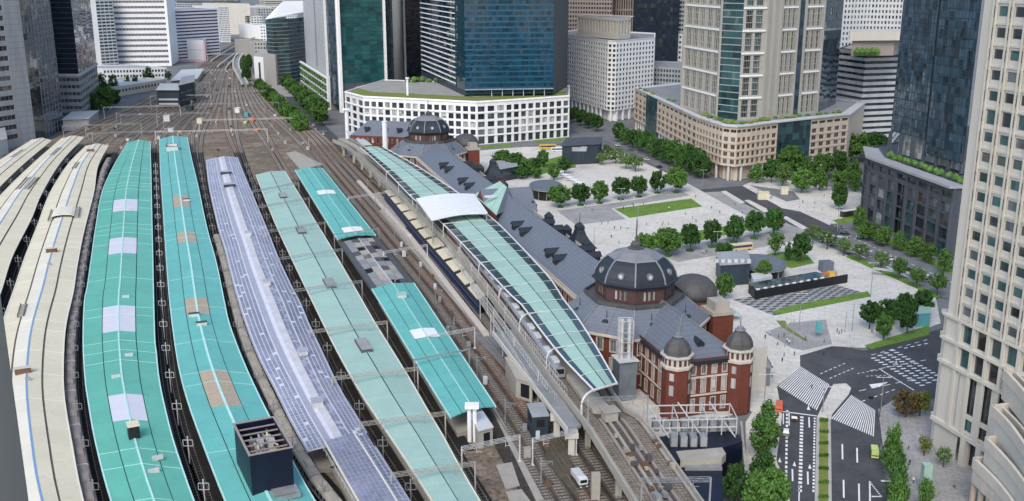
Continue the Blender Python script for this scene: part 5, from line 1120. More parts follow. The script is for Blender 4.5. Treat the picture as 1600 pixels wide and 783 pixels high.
# --- far wing seen above the elevated canopy
a0, a1 = S2(548, 218, 12), S2(640, 222, 12); dv = (a1-a0).normalized(); nv = V2(-dv.y, dv.x)
w_ = MB(); facade(sb, w_, a0, a1, 3, 15, 12, 2, .42, .6, .3, SG, 'trim', 0); e0, e1 = a0+nv*22, a1+nv*22
plain(w_, a0, a1, 0, 3); plain(w_, e1, e0, 0, 15); plain(w_, e0, a0, 0, 15); w_.build('wall', 'brick_red', sb)
b = MB(); m0, m1 = (a0+e0)/2+dv*9, (a1+e1)/2; Z = lambda p, z: (p.x, p.y, z); b.face([Z(a0, 15), Z(a1, 15), Z(m1, 24), Z(m0, 24)]); b.face([Z(e1, 15), Z(e0, 15), Z(m0, 24), Z(m1, 24)]); b.face([Z(e0, 15), Z(a0, 15), Z(m0, 24)]); b.build('hip_roof', 'slate', sb)
for t in (.25, .55, .8): q = a0+(a1-a0)*t+nv*4; b = MB(); b.box((q.x, q.y, 17), (3, 3, 2.4), .1); b.hexa([(q.x-2, q.y-2, 19.4), (q.x+2, q.y-2, 19.4), (q.x+2, q.y+2, 19.4), (q.x-2, q.y+2, 19.4)], [(q.x-2, q.y, 20.6), (q.x+2, q.y, 20.6), (q.x+2, q.y+.1, 20.6), (q.x-2, q.y+.1, 20.6)]); b.build('dormer', 'slate_dark', sb)
q = S(602, 226, 12); b = MB(); b.tube([(q.x, q.y, 5), (q.x, q.y, 27)], 1.7, 10); b.tube([(q.x, q.y, 27), (q.x, q.y, 27.6)], 1.9, 10); tag(b.build('vent_stack', 'white_paint'), 'tall white cylindrical stack in front of the far station wing', 'vent stack')
q = S(543, 212, 5); b = MB(); b.tube([(q.x, q.y, 0), (q.x, q.y, 24)], 1.5, 8); b.box((q.x, q.y, 24), (5, 5, 1)); tag(b.build('vent_stack', 'white_paint'), 'white square-capped post at the corner of the white podium', 'vent stack')
# --- steep concave pavilion roofs on the plaza side
for u, v, k in [(905, 392, 1.0), (770, 282, .9)]:
    q = S2(u, v, 12); b = MB(); rt = AX+R(45); b.lathe((q.x, q.y, 0), [(7.2*k, 0), (7.2*k, 14)], 4, rt); b.build('pavilion_wall', 'brick_red', sb)
    b = MB(); b.lathe((q.x, q.y, 14), [(8.2*k, 0), (5.0*k, 2.6), (3.0*k, 5.2), (2.2*k, 7.2), (2.4*k, 7.5), (2.3*k, 8.6), (1.2, 9.6), (.15, 10.2), (.08, 14)], 4, rt); b.build('pavilion_roof', 'slate_dark', sb)
for k in range(9):                                                     # roof-edge turrets along the plaza eave
    s_ = 55+k*24; q = st(s_, 13); b = MB(); b.box((q.x, q.y, 15), (3.2, 3.2, 4), AX); b.lathe((q.x, q.y, 19), [(2.6, 0), (1.0, 1.4), (.1, 2.0)], 4, AX+R(45)); b.build('eave_pavilion', 'slate_dark', sb)
# --- steel flue tower between viaduct and wing
q = S(975, 602, 4); r = thing('flue_tower', 'white steel flue tower with paired pipes beside the brick wing', 'flue tower', (q.x, q.y, 4))
b = MB(); b.box((q.x, q.y, 0), (5.4, 5.4, 12.4), AX); b.build('base', 'flue_base', r); b = MB(); b.box((q.x, q.y, 12.4), (6.6, 6.2, .4), AX); b.build('deck', 'pale_grey', r)
for dx, dy in ((-1.1, -.8), (1.1, -.8), (-1.1, .9), (1.1, .9)): b = MB(); b.tube([(q.x+dx, q.y+dy, 12.8), (q.x+dx, q.y+dy, 23.6)], .5, 9); b.tube([(q.x+dx, q.y+dy, 23.6), (q.x+dx, q.y+dy, 24.3)], .7, 9); b.build('flue', 'steel_light', r)
b = MB()
for dx, dy in ((-2, -1.7), (2, -1.7), (2, 1.8), (-2, 1.8)): b.tube([(q.x+dx, q.y+dy, 12.9), (q.x+dx, q.y+dy, 24.6)], .14, 5)
for z in (15, 18, 21, 24.5):
    for (x0, y0), (x1, y1) in zip([(-2, -1.7), (2, -1.7), (2, 1.8), (-2, 1.8)], [(2, -1.7), (2, 1.8), (-2, 1.8), (-2, -1.7)]): b.beam((q.x+x0, q.y+y0, z), (q.x+x1, q.y+y1, z), .14, .14)
b.build('frame', 'steel_light', r)
# ================================================================ PLANT DECK IN FRONT OF THE WING
ep = thing('plant_deck', 'navy-walled plant deck with white steel frame before the brick wing', 'plant deck', (*S(1090, 690, 0).xy, 0))
def quadpx(px, z): return [S(u, v, z) for u, v in px]
b = MB(); f = quadpx([(1012, 684), (1148, 672), (1156, 682), (1160, 690), (1060, 720), (1040, 715)], 8.0); b.prism([(p.x, p.y) for p in f], -.2, 8.0); b.build('wall', 'navy', ep)
b = MB(); f = quadpx([(1056, 712), (1128, 706), (1134, 716), (1128, 722), (1063, 726)], 7.0); b.prism([(p.x, p.y) for p in f], 6.2, 7.0+1.2); b.build('front_deck', 'concrete', ep)
b = MB(); f = quadpx([(1056, 726), (1128, 722), (1130, 800), (1100, 830)], 6.0); b.prism([(p.x, p.y) for p in f], -.2, 6.0); b.build('lower_wall', 'navy', ep)
b = MB(); b.box((*S(1098, 725, 7).xy, 5.9), (9, 3, .8)); b.build('step', 'steel', ep)
p0, p1 = S(1012, 682, 8), S(1150, 679, 8); dp = (p1-p0)/6; bk = Vector((0, 9, 0))
for k in range(7):
    for o_ in (Vector((0, 0, 0)), bk):
        e = p0+dp*k+o_; b = MB(); b.beam(e, e+Vector((0, 0, 4.4)), .24, .24); b.build('post', 'steel_light', ep)
for z in (2.2, 4.4):
    for o_ in (Vector((0, 0, z)), bk+Vector((0, 0, z))): b = MB(); b.beam(p0+o_, p1+o_, .24, .28); b.build('rail', 'steel_light', ep)
for k in range(0, 7, 2): b = MB(); e = p0+dp*k+Vector((0, 0, 4.65)); b.beam(e, e+bk, .22, .26); b.build('rail', 'steel_light', ep)
for k in range(3): b = MB(); e = p0+dp*(.2+k*2.2)+Vector((0, 0, 4.8)); b.beam(e+bk*1.1, e+dp*1.1+Vector((0, -4, -3.5)), .3, .3); b.build('brace', 'steel_light', ep)
me = None
for rw, (u0, u1, v, n) in enumerate([(1024, 1142, 671, 9), (1052, 1098, 695, 4)]):
    for k in range(n):
        q = S(u0+(u1-u0)*k/(n-1), v, 8.2)
        if me is None:
            b = MB(); b.box((0, 0, 0), (1.7, 2.6, 2.7)); b.lathe((0, .5, 2.7), [(.55, 0), (.55, .25), (.45, .25)], 10); b.lathe((0, -.6, 2.7), [(.55, 0), (.55, .25), (.45, .25)], 10); me = b.mesh('condenser_unit', 'steel'); b = MB(); b.face([(-.6, -1.32, .3), (.6, -1.32, .3), (.6, -1.32, 2.3), (-.6, -1.32, 2.3)]); mg = b.mesh('grille', 'mid_grey')
        o = link('condenser_unit', me, ep, Matrix.Translation(q)); link('grille', mg, o, Matrix.Translation(q))
b = MB(); a_, c_ = S(1156, 690, 0), S(1166, 800, 0); b.beam(a_+Vector((0, 0, 3)), c_+Vector((0, 0, 3)), .6, 6); tag(b.build('retaining_wall', 'concrete'), 'pale concrete wall between navy plant deck and street trees', 'wall')
# ================================================================ BUILDINGS
def ngon_back(front, depth):
    """close a footprint: front points left to right, pushed back along the view by depth"""
    f = [V2(p[0], p[1]) for p in front]; back = []
    for p in reversed((f[0], f[-1])):
        back.append(p+V2(p.x*.35/abs(p.y)*depth, depth))
    return f+back
def B(name, label, foot, cat='building', group=None): return root_of(name, label, cat, foot, group)
def shell(root, foot, z0, z1, wall, roofm='roof_grey', par=1.0, faces=None, done=(), t=.6):
    """walls on every edge not in done, plus deck and parapet"""
    b = MB(); n = len(foot)
    for i in range(n):
        if i not in done: plain(b, foot[i], foot[(i+1) % n], z0, z1)
    flat_roof(b, foot, z1, par, t); return b
def fins(root, a, b, z0, z1, n, w_, d_, m, name='fin', inset=0.0):
    a = V2(*a[:2]); b = V2(*b[:2]); e = (b-a).normalized(); nn = V2(e.y, -e.x); me = None; L = (b-a).length
    for k in range(n):
        q = a+e*(inset+(L-2*inset)*(k/(n-1) if n > 1 else .5))+nn*(d_/2)
        if me is None: mb = MB(); mb.box((0, 0, 0), (w_, d_, z1-z0)); me = mb.mesh(name, m)
        link(name, me, root, Matrix.Translation((q.x, q.y, z0)) @ Matrix.Rotation(math.atan2(e.y, e.x), 4, 'Z'))
def bands(root, a, b, zs, h, d_, m, name='band', ext=0.0):
    a = V2(*a[:2]); b = V2(*b[:2]); e = (b-a).normalized(); nn = V2(e.y, -e.x); L = (b-a).length; mb = MB(); mb.box((0, 0, 0), (L+ext, d_, h)); me = mb.mesh(name, m); q = (a+b)/2+nn*(d_/2)
    for z in zs: link(name, me, root, Matrix.Translation((q.x, q.y, z)) @ Matrix.Rotation(math.atan2(e.y, e.x), 4, 'Z'))
def curtain(root, a, b, z0, z1, nc, nr, gm, tilt=.004, name='glass_pane', gap=.06):
    """glass curtain wall; each storey's panes a little out of true, as real panes are"""
    a = V2(*a[:2]); b = V2(*b[:2]); e = (b-a); L = e.length; e = e/L; nn = V2(e.y, -e.x); cw = L/nc; ch = (z1-z0)/nr
    for r in range(nr):
        mb = MB(); zl, zh = z0+r*ch+gap, z0+(r+1)*ch-gap
        for c in range(nc):
            t1, t2 = random.gauss(0, tilt)*cw, random.gauss(0, tilt)*ch; x0, x1 = c*cw+gap, (c+1)*cw-gap
            def P(x, z, d): q = a+e*x+nn*d; return (q.x, q.y, z)
            mb.face([P(x0, zl, -t1-t2), P(x1, zl, t1-t2), P(x1, zh, t1+t2), P(x0, zh, -t1+t2)])
        mb.build(name, gm, root)
    mb = MB(); mb.face([(*(a-nn*.3), z0), (*(b-nn*.3), z0), (*(b-nn*.3), z1), (*(a-nn*.3), z1)]); mb.build('inner_wall', 'black', root)
def T2(p): return (p.x, p.y)
# --- white office tower on the right
F0 = V2(112.3, 250.5); e = V2(.27, -.963).normalized(); nn = V2(e.y, -e.x)
w0, w1 = F0, F0+e*62; foot = [w0, w1, w1-nn*30, w0-nn*30]; foot[0], foot[3] = w0, w0-nn*30
r = B('office_tower', 'white stone office tower with deep punched windows at right edge', foot)
mb = MB(); zt = [37.0+4.9*k for k in range(22)]
for k in range(21):
    facade(r, mb, w0+e*4.3, w1, zt[k], zt[k+1], 11, 1, .66, .50 if k not in (10,) else .72, .22, ['g_teal', 'g_teal', 'g_dark', 'g_frame_dark', 'g_grey'], 'mid_grey', 0, lift=.62)
mb.prism([T2(w0-nn*.05), T2(w0+e*4.3-nn*.05), T2(w0+e*4.3-nn*30), T2(w0-nn*30)], 36.5, 140); flat_roof(mb, [T2(p) for p in foot], 140, 1)
# podium storeys
facade(r, mb, w0+e*5.5, w1, 31, 37, 11, 1, .66, .8, .25, ['g_dark', 'g_teal'], 'mid_grey', 0); facade(r, mb, w0+e*5.5, w1, 24.5, 30.6, 11, 1, .66, .82, .25, ['g_dark', 'g_teal'], 'mid_grey', 0)
facade(r, mb, w0+e*9.0, w1, 13.2, 24.2, 10, 1, .62, .9, .3, ['g_teal', 'g_dark'], 'mid_grey', 0); facade(r, mb, w0+e*9.0, w1, 8.5, 13.2, 10, 1, .62, .7, .3, ['g_teal', 'g_dark'], 'mid_grey', 0)
plain(mb, w0-nn*0, w0+e*9.0, 0, 24.4); plain(mb, w0, w0+e*5.5, 24.4, 37); mb.build('wall', 'white_stone', r)
for c in range(12): q = w0+e*(4.3+(57.7)*c/11)+nn*.35; mb = MB(); [mb.box((q.x+e.x*o_, q.y+e.y*o_, 37), (.36, .4, 103), math.atan2(e.y, e.x)) for o_ in (-.55, .55)]; mb.build('pier', 'white_stone', r); mb = MB(); mb.box((0, 0, 0), (.7, .3, 2.6)); ms = mb.mesh('slot_window', 'dark_grey'); [link('slot_window', ms, r, Matrix.Translation((q.x-nn.x*.3, q.y-nn.y*.3, z+1.3)) @ Matrix.Rotation(math.atan2(e.y, e.x), 4, 'Z')) for z in zt[:21]]
for c in range(12): q = w0+e*(5.5+(56.5)*c/11)+nn*.35; mb = MB(); mb.box((q.x, q.y, 8.5), (1.0, .5, 28.4), math.atan2(e.y, e.x)); mb.build('pier', 'white_stone', r)
for k in range(21): pass
bands(r, w0+e*4.3, w1, [z-.3 for z in zt[:21]], .6, .25, 'white_stone', 'sill_band')
for z, h, d_ in ((7.4, 1.0, .9), (24.0, .8, .8), (30.4, .7, .8), (36.6, .7, .7)): bands(r, w0-e*1, w1, [z], h, d_, 'white_stone', 'cornice')
for x in (5.6, 7.2): q = w0+e*x+nn*.02; mb = MB(); mb.box((q.x, q.y, 9), (.55, .3, 14), math.atan2(e.y, e.x)); mb.build('slot_window', 'mid_grey', r)
pe = [w0-e*3.2-nn*1.8, w0-nn*1.8+e*.5, w0-nn*30, w0-e*3.2-nn*30]
mb = MB(); mb.prism([T2(p) for p in pe], 0, 36); mb.prism([T2(p) for p in (w0-e*3.8+nn*-1.2, w0+e*.5+nn*-1.2, w0-nn*30, w0-e*3.8-nn*30)], 36, 37); mb.build('podium_wall', 'white_stone', r)
for z in (7.4, 24, 30.4): mb = MB(); a_ = w0-e*3.4-nn*1.5; mb.beam((*a_, z+.4), (*(w0-nn*1.5), z+.4), .6, .8); mb.build('cornice', 'white_stone', r)
facade(r, MB(), w0+e*9, w1, 0.2, 7.2, 10, 1, .5, .95, .5, ['g_dark'], 'mid_grey', 0)
mb = MB(); plain(mb, w0+e*9-nn*1.6, w1-nn*1.6, 0, 7.4); mb.build('ground_wall', 'dark_grey', r)
for c in range(8): q = w0+e*(12+5.6*c); mb = MB(); mb.box((q.x, q.y, 0), (1.8, 1.8, 7.4), math.atan2(e.y, e.x)); mb.build('column', 'white_stone', r)
# --- stepped stone terraces at the lower right corner
mat('terrace_stone', (0.58, 0.53, 0.45), 0.75, var=0.08, scale=0.3, fine=0.05)
tb = thing('terraced_building', 'cream stone terraced building with curved balconies, bottom right corner', 'building', (*S(1590, 780, 20).xy, 0))
tiers = [(13, [(1522, 716), (1560, 754), (1590, 795), (1612, 840)]), (19, [(1541, 684), (1572, 716), (1600, 752), (1630, 800)]), (25, [(1551, 634), (1578, 662), (1604, 698), (1634, 740)]), (31.5, [(1570, 578), (1596, 606), (1624, 644), (1650, 690)]), (38, [(1583, 500), (1610, 530), (1640, 566), (1665, 600)])]
for j, (z, px) in enumerate(tiers):
    P = spline([S(u, v, z) for u, v in px], 11); far_ = [Vector((p.x+60, p.y+20, z)) for p in (P[-1], P[0])]; poly = [T2(p) for p in P]+[T2(p) for p in far_]
    mb = MB(); mb.prism(poly, z-7.2 if j else 7, z-2.6); mb.build('floor_slab', 'white_stone' if j else 'trim', tb)
    for (o_, w_, h_, dz, m, nm) in ((Vector((.2, .2, 0)), .7, 2.6, -1.3, 'terrace_stone', 'parapet'), (Vector((1.6, .5, 0)), .8, 1.0, -2.0, 'steel_dark' if j % 2 else 'leaf_deep', 'planter'), (Vector((2.8, .9, 0)), .6, 2.0, -1.6, 'terrace_stone', 'inner_parapet'), (Vector((6.4, 2.0, 0)), .4, 3.4, -.6, 'white_stone', 'back_wall')):
        mb = MB()
        for p, q in zip(P, P[1:]): mb.beam(p+o_+Vector((0, 0, dz)), q+o_+Vector((0, 0, dz)), w_, h_)
        mb.build(nm, m, tb)
    mb = MB(); p = P[0]; mb.box((p.x+3.2, p.y+1.1, z-2.6), (6.6, .8, 2.6), .3); mb.build('end_wall', 'terrace_stone', tb)
P = spline([S(u, v, 13) for u, v in tiers[0][1]], 11)
for k in range(10): q = P[k]+Vector((1.0, .4, 0)); mb = MB(); mb.box((q.x, q.y, 0), (.9, .9, 7)); mb.build('column', 'beige_stone', tb)
mb = MB()
for p, q in zip(P, P[1:]): o_ = Vector((4, 1.2, -9.5)); mb.beam(p+o_, q+o_, .3, 7)
mb.build('shop_window', 'g_teal', tb)
# --- dark glass tower with podium (right of the plaza)
a, b_ = S2(1352, 345), S2(1478, 407); c0 = S2(1344, 325)
foot = [c0, a, b_, b_+V2(60, 30), c0+V2(60, 50)]; e = (b_-a).normalized()
r = B('office_podium', 'dark stone and glass podium with pale roof edge behind street trees', foot)
mb = MB()
for z0, z1, fh in ((0.3, 8, .8), (8, 14, .8), (14, 20, .8), (20, 25.4, .8), (26.2, 31, .55)):
    facade(r, mb, a, a+(b_-a)*.34, z0, z1, 3, 1, .74, fh, .5, ['g_teal', 'g_grey', 'g_blind', 'g_dark'] if z0 < 26 else ['g_dark'], 'navy_grey', 4)
    facade(r, mb, a+(b_-a)*.34, a+(b_-a)*.47, z0, z1, 1, 1, .8, .96 if z0 < 26 else .5, 1.5, ['g_dark'], 'navy_grey', 2)
    facade(r, mb, a+(b_-a)*.47, b_, z0, z1, 4, 1, .76, fh, .5, ['g_grey', 'g_dark', 'g_teal', 'g_brown'] if z0 < 26 else ['g_dark'], 'navy_grey', 4)
    facade(r, mb, c0, a, z0, z1, 2, 1, .7, fh, .5, ['g_teal', 'g_grey', 'g_dark'], 'navy_grey', 3)
plain(mb, b_, foot[3], 0, 32); plain(mb, foot[3], foot[4], 0, 32); plain(mb, foot[4], c0, 0, 32); plain(mb, a, b_, 25.4, 26.2); plain(mb, a, b_, 31, 32); plain(mb, c0, a, 25.4, 26.2); plain(mb, c0, a, 31, 32); plain(mb, a, b_, 0, .3); plain(mb, c0, a, 0, .3)
flat_roof(mb, [T2(p) for p in foot], 32, .5, .8, 0, 0); mb.build('wall', 'dark_grey', r)
n_ = V2(e.y, -e.x); mb = MB(); ov = [c0+n_*.5-e*2.2, a+n_*2.2-e*1.5, b_+n_*2.2, b_-n_*5, a-n_*5+e*4, c0-n_*4+e*6]; mb.prism([T2(p) for p in ov], 32.1, 33.2); mb.build('roof_edge', 'mid_grey', r)
fins(r, a, b_, 0, 26, 9, .9, 1.0, 'dark_grey', 'pier')
for k in range(26): q = a-n_*6+(b_-a)*(k/25)-n_*random.uniform(0, 5); mb = MB(); mb.lathe((q.x, q.y, 33.4), [(1.2, 0), (1.4, .8), (.9, 1.8), (.2, 2.2)], 7); mb.build('roof_shrub', 'leaf_mid', r)
ta, tb_, tm_ = S2(1389, 238, 33), S2(1506, 272, 33), S2(1446, 256, 33); dd = (tb_-ta).normalized(); n_ = V2(dd.y, -dd.x)
foot = [ta, tb_, tb_+V2(45, 25), ta+V2(45, 25)]
r = B('office_tower', 'dark blue-grey glass tower rising from the dark podium', foot)
m0, m1 = ta+(tb_-ta)*.475, ta+(tb_-ta)*.53
curtain(r, ta, m0, 44, 170, 12, 30, 'g_slate', .006); curtain(r, m1+n_*1.5, tb_+n_*1.5, 38, 170, 12, 31, 'g_slate', .006); mb = MB(); plain(mb, m0-n_*1.5, m1-n_*1.5, 40, 170); plain(mb, m0, m0-n_*1.5, 40, 170); plain(mb, m1-n_*1.5, m1+n_*1.5, 38, 170); plain(mb, tb_, foot[2], 33, 170); plain(mb, foot[3], ta, 44, 170); mb.face([(*p, 44) for p in foot]); mb.face([(*p, 170) for p in foot]); mb.build('core_wall', 'navy_grey', r)
fins(r, ta, m0, 44, 170, 13, .14, .12, 'navy_grey', 'mullion'); fins(r, m1+n_*1.5, tb_+n_*1.5, 38, 170, 13, .14, .12, 'navy_grey', 'mullion'); bands(r, ta, m0, [44+4.2*k for k in range(30)], .3, .1, 'navy_grey', 'spandrel'); bands(r, m1+n_*1.5, tb_+n_*1.5, [38+4.26*k for k in range(31)], .3, .1, 'navy_grey', 'spandrel')
curtain(r, ta-n_*3+dd*3, tb_-n_*3, 33, 44, 16, 2, 'g_blind', .01); fins(r, ta, tb_, 33, 44, 7, 1.4, 1.4, 'dark_grey', 'column', 1)
# --- beige podium and stone tower in the middle
C, L_, R_ = S2(1140, 283), S2(990, 203), S2(1320, 258)
C = S2(1128, 281); C2 = S2(1160, 281)
cv = [S2(1085, 263), S2(1108, 274), S2(1125, 281), S2(1147, 284), S2(1170, 281), S2(1200, 275.5)]
foot = [L_]+cv+[R_, R_+V2(30, 60), L_+V2(70, 60)]
r = B('office_podium', 'beige stone podium with rounded corner and rows of square windows', foot); mb = MB()
def faces_beige(a, b_, nc, z0=9.5, z1=27.5):
    facade(r, mb, a, b_, z0, z1, nc, 4, .60, .62, .5, ['g_brown', 'g_brown', 'g_dark', 'g_grey'], 'brown_stone', 1); facade(r, mb, a, b_, 28.6, 32, nc, 1, .84, .55, .6, ['g_dark'], 'brown_stone', 1)
    plain(mb, a, b_, 27.5, 28.6); plain(mb, a, b_, 32, 33); bands(r, a, b_, [z0+(z1-z0)/4*k-.25 for k in range(1, 4)]+[z0-.4], .45, .35, 'beige_stone', 'string_course')
faces_beige(L_+(cv[0]-L_)*.0, L_+(cv[0]-L_)*.22, 3); faces_beige(L_+(cv[0]-L_)*.42, cv[0], 9)
ga, gb = L_+(cv[0]-L_)*.22, L_+(cv[0]-L_)*.42; curtain(r, ga, gb, 4, 33, 7, 7, 'g_teal', .01)
for p, q in zip(cv, cv[1:]): faces_beige(p, q, max(1, round((q-p).length/4.6)))
ga, gb = cv[-1]+(R_-cv[-1])*.08, cv[-1]+(R_-cv[-1])*.50; faces_beige(cv[-1], ga, 1); faces_beige(gb, R_, 5); curtain(r, ga, gb, 2, 33, 9, 7, 'g_curve', .01)
for i in range(len(foot)-3, len(foot)): plain(mb, foot[i], foot[(i+1) % len(foot)], 0, 33)
for p, q in zip(foot[:-3], foot[1:-2]):
    d = (q-p).normalized(); n_ = V2(d.y, -d.x); plain(mb, p-n_*3.5, q-n_*3.5, 0, 9.5)
flat_roof(mb, [T2(p) for p in foot], 33, .6, .8, 0, 1); mb.build('wall', ['beige_stone', 'roof_grey'], r)
mb = MB(); mb.face([(*p, 9.1) for p in foot]); mb.build('soffit', 'brown_stone', r)
ov = []
for i, p in enumerate(foot): q = p-sum(foot, V2(0, 0))/len(foot); ov.append(p+q.normalized()*1.3)
mb = MB(); mb.prism([T2(p) for p in ov], 33.0, 33.9); mb.build('roof_edge', 'pale_grey', r)
mb = MB(); inn = [sum(foot, V2(0, 0))/len(foot)+(p-sum(foot, V2(0, 0))/len(foot))*.93 for p in foot]; mb.prism([T2(p) for p in inn], 33.9, 34.1); mb.build('roof_deck', 'roof_grey', r)
pts = foot[:-2]
for p, q in zip(pts, pts[1:]):
    n = max(1, int((q-p).length/8))
    for k in range(n):
        e_ = p+(q-p)*(k+.5)/n; d = (q-p).normalized(); n_ = V2(d.y, -d.x); e_ = e_-n_*1.0; mb = MB(); mb.tube([(e_.x, e_.y, 0), (e_.x, e_.y, 9.2)], .85, 10); mb.build('column', 'pale_grey', r)
for k in range(70):
    i = random.randrange(0, len(pts)-1); p = pts[i]+(pts[i+1]-pts[i])*random.random(); cc = sum(foot, V2(0, 0))/len(foot); p = p+(cc-p).normalized()*random.uniform(4, 9); mb = MB(); h = random.uniform(.8, 2.2); mb.lathe((p.x, p.y, 34.1), [(1.2, 0), (1.6, h*.5), (1.0, h*.9), (.2, h)], 7, random.random()); mb.build('roof_shrub', random.choice(['leaf_mid', 'leaf_light', 'grass_dry']), r)
# tower: three stone bays with glass slots
tp = [S2(1065, 167, 34), S2(1120, 184, 34), S2(1163, 189, 34), S2(1278, 176, 34)]
foot = [tp[0], tp[1], tp[2], tp[3], tp[3]+V2(25, 45), tp[0]+V2(25, 45)]
r = B('office_tower', 'grey-beige stone tower with vertical glass slots on the rounded podium', foot); mb = MB()
ZB, ZH = 34, 182
def stone_bay(a, b_, n_cell):
    nr = 11; h = (ZH-ZB)/nr
    facade(r, mb, a, b_, ZB, ZH, n_cell, nr, .72, .80, .9, ['g_grey', 'g_frame_dark', 'g_teal', 'g_dark'], 'tower_stone', 3, margin=1.2, single=True, name='window_bay')
    bands(r, a, b_, [ZB+h*k-.5 for k in range(1, nr)], 1.0, .7, 'white_paint', 'floor_ledge'); bands(r, a, b_, [ZB+h*(k+f)-.2 for k in range(nr) for f in (.36, .68)], .35, .12, 'tower_stone', 'spandrel')
stone_bay(tp[0], tp[1], 5); fins(r, tp[0], tp[1], ZB, ZH, 2, 1.6, 1.0, 'tower_stone', 'pier'); fins(r, tp[0], tp[1], ZB, ZH, 22, .28, .5, 'tower_stone', 'mullion', 1.5)
u = tp[1]+(tp[2]-tp[1])*1.0; g0, g1 = tp[1], tp[1]+(tp[2]-tp[1])*.75; curtain(r, g0, g1, ZB, ZH, 5, 36, 'g_curve', .014); bands(r, g0, g1, [ZB+4.1*k for k in range(1, 36)], .5, .2, 'mid_grey', 'spandrel')
W = tp[3]-tp[2]; seg = [(.0, .24, 2), (.40, .62, 3), (.72, .97, 3)]
stone_bay(g1, tp[2]+W*.20, 2)
for f0, f1, n in seg[1:]: stone_bay(tp[2]+W*f0, tp[2]+W*f1, n); fins(r, tp[2]+W*f0, tp[2]+W*f1, ZB, ZH, 2, 1.4, .9, 'tower_stone', 'pier'); fins(r, tp[2]+W*f0, tp[2]+W*f1, ZB, ZH, n*2+1, .4, .5, 'tower_stone', 'mullion', 1.3)
q0, q1 = tp[2]+W*.20, tp[2]+W*.40; plain(mb, q0, q1, ZB, ZH); fins(r, q0, q1, ZB, ZH, 3, 1.5, 1.2, 'tower_stone', 'pier', 1)
curtain(r, tp[2]+W*.62, tp[2]+W*.72, ZB, ZH, 3, 36, 'g_slate', .01); plain(mb, tp[2]+W*.97, tp[3], ZB, ZH)
curtain(r, tp[3], foot[4], ZB, ZH, 8, 36, 'g_slate', .01)
for i in range(4, 6): plain(mb, foot[i], foot[(i+1) % 6], ZB, ZH)
mb.face([(*p, ZH) for p in foot]); mb.build('wall', 'tower_stone', r)
# --- white podium with lawn roof, and the blue glass tower on it
pp = [S2(541, 206), S2(570, 216), S2(745, 227), S2(790, 223.5), S2(889, 214.5)]
foot = pp+[pp[-1]+V2(4, 70), pp[0]+V2(20, 90)]
r = B('office_podium', 'white five-storey podium with square windows and lawn roof', foot); mb = MB()
for (p, q, n) in ((pp[0], pp[1], 3), (pp[1], pp[2], 16), (pp[2], pp[3], 3), (pp[3], pp[4], 9)):
    facade(r, mb, p, q, .2, 6.5, n, 1, .68, .86, .8, ['g_dark', 'g_dark', 'g_frame_dark'], 'dark_grey', 1); facade(r, mb, p, q, 6.5, 29, n, 4, .70, .70, .7, ['g_dark', 'g_dark', 'g_grey', 'g_frame_dark', 'g_blind'], 'dark_grey', 1)
    plain(mb, p, q, 29, 31.4); bands(r, p, q, [23.2], .5, .5, 'white_paint', 'cornice'); bands(r, p, q, [6.4], .4, .4, 'white_paint', 'cornice'); bands(r, p, q, [30.9], .6, .6, 'white_paint', 'cornice')
for i in range(len(pp)-1, len(foot)): plain(mb, foot[i], foot[(i+1) % len(foot)], 0, 31.4)
flat_roof(mb, [T2(p) for p in foot], 31.2, .9, .9, 0, 1); mb.build('wall', ['white_paint', 'roof_grey'], r)
cc = sum(foot, V2(0, 0))/len(foot)
mb = MB(); ins = [p+(cc-p).normalized()*3 for p in foot]; mb.prism([T2(p) for p in ins], 31.25, 31.5); mb.build('roof_lawn', 'grass_dry', r)
mb = MB(); ins = [p+V2(3 if p.x < -100 else 0, 32) for p in pp]+[foot[-2]+V2(-4, -4), foot[-1]+V2(4, -4)]; mb.prism([T2(p) for p in ins], 31.55, 31.8); mb.build('roof_terrace', 'paving_grey', r)
q = S(662, 128, 32)
for k in range(9): p = q+Vector((random.uniform(-14, 14), random.uniform(-6, 6), 0)); mb = MB(); h = random.uniform(3, 6); mb.lathe((p.x, p.y, 31.8), [(1.6, 0), (2.8, h*.5), (1.8, h*.85), (.3, h)], 8, random.random()); mb.build('roof_shrub', 'leaf_mid', r)
for u0, v0 in ((637, 148),): q = S(u0, v0, 32); mb = MB(); mb.tube([(q.x, q.y, 31), (q.x, q.y, 44)], .9, 10); mb.tube([(q.x, q.y, 44), (q.x, q.y, 45)], 1.6, 10); mb.build('vent_stack', 'white_paint', r)
tp = [S2(660, 118, 32), S2(727, 150, 32), S2(864, 148, 32)]
foot = tp+[tp[2]+V2(14, 60), tp[0]+V2(20, 50)]
r = B('office_tower', 'deep blue glass tower with white bands behind the white podium', foot)
a, b_ = tp[0], tp[1]; curtain(r, a, b_, 36, 200, 16, 40, 'g_jp2', .005); bands(r, a, a+(b_-a)*.82, [38+4.1*k for k in range(39)], .7, .9, 'white_paint', 'sun_shade'); fins(r, a, a+(b_-a)*.82, 36, 200, 4, .5, .5, 'navy_grey', 'mullion')
curtain(r, tp[1], tp[2], 33, 200, 26, 41, 'g_jp', .005); bands(r, tp[1], tp[2], [33+4.07*k for k in range(41)], 1.3, .12, 'jp_band', 'spandrel'); fins(r, tp[1]+(tp[2]-tp[1])*.1, tp[1]+(tp[2]-tp[1])*.9, 40, 200, 40, .09, .2, 'g_teal', 'mullion')
mb = MB(); plain(mb, tp[2], foot[3], 32, 200); plain(mb, foot[3], foot[4], 32, 200); plain(mb, foot[4], foot[0], 32, 200); plain(mb, a, b_, 32, 36); mb.face([(*p, 200) for p in foot]); mb.build('core_wall', 'navy_grey', r)
for k in range(6): q = tp[1]+(tp[2]-tp[1])*(.3+.12*k)+V2(0, -3); mb = MB(); mb.box((q.x, q.y, 31.8), (.5, .5, 5)); mb.build('canopy_post', 'pale_grey', r)
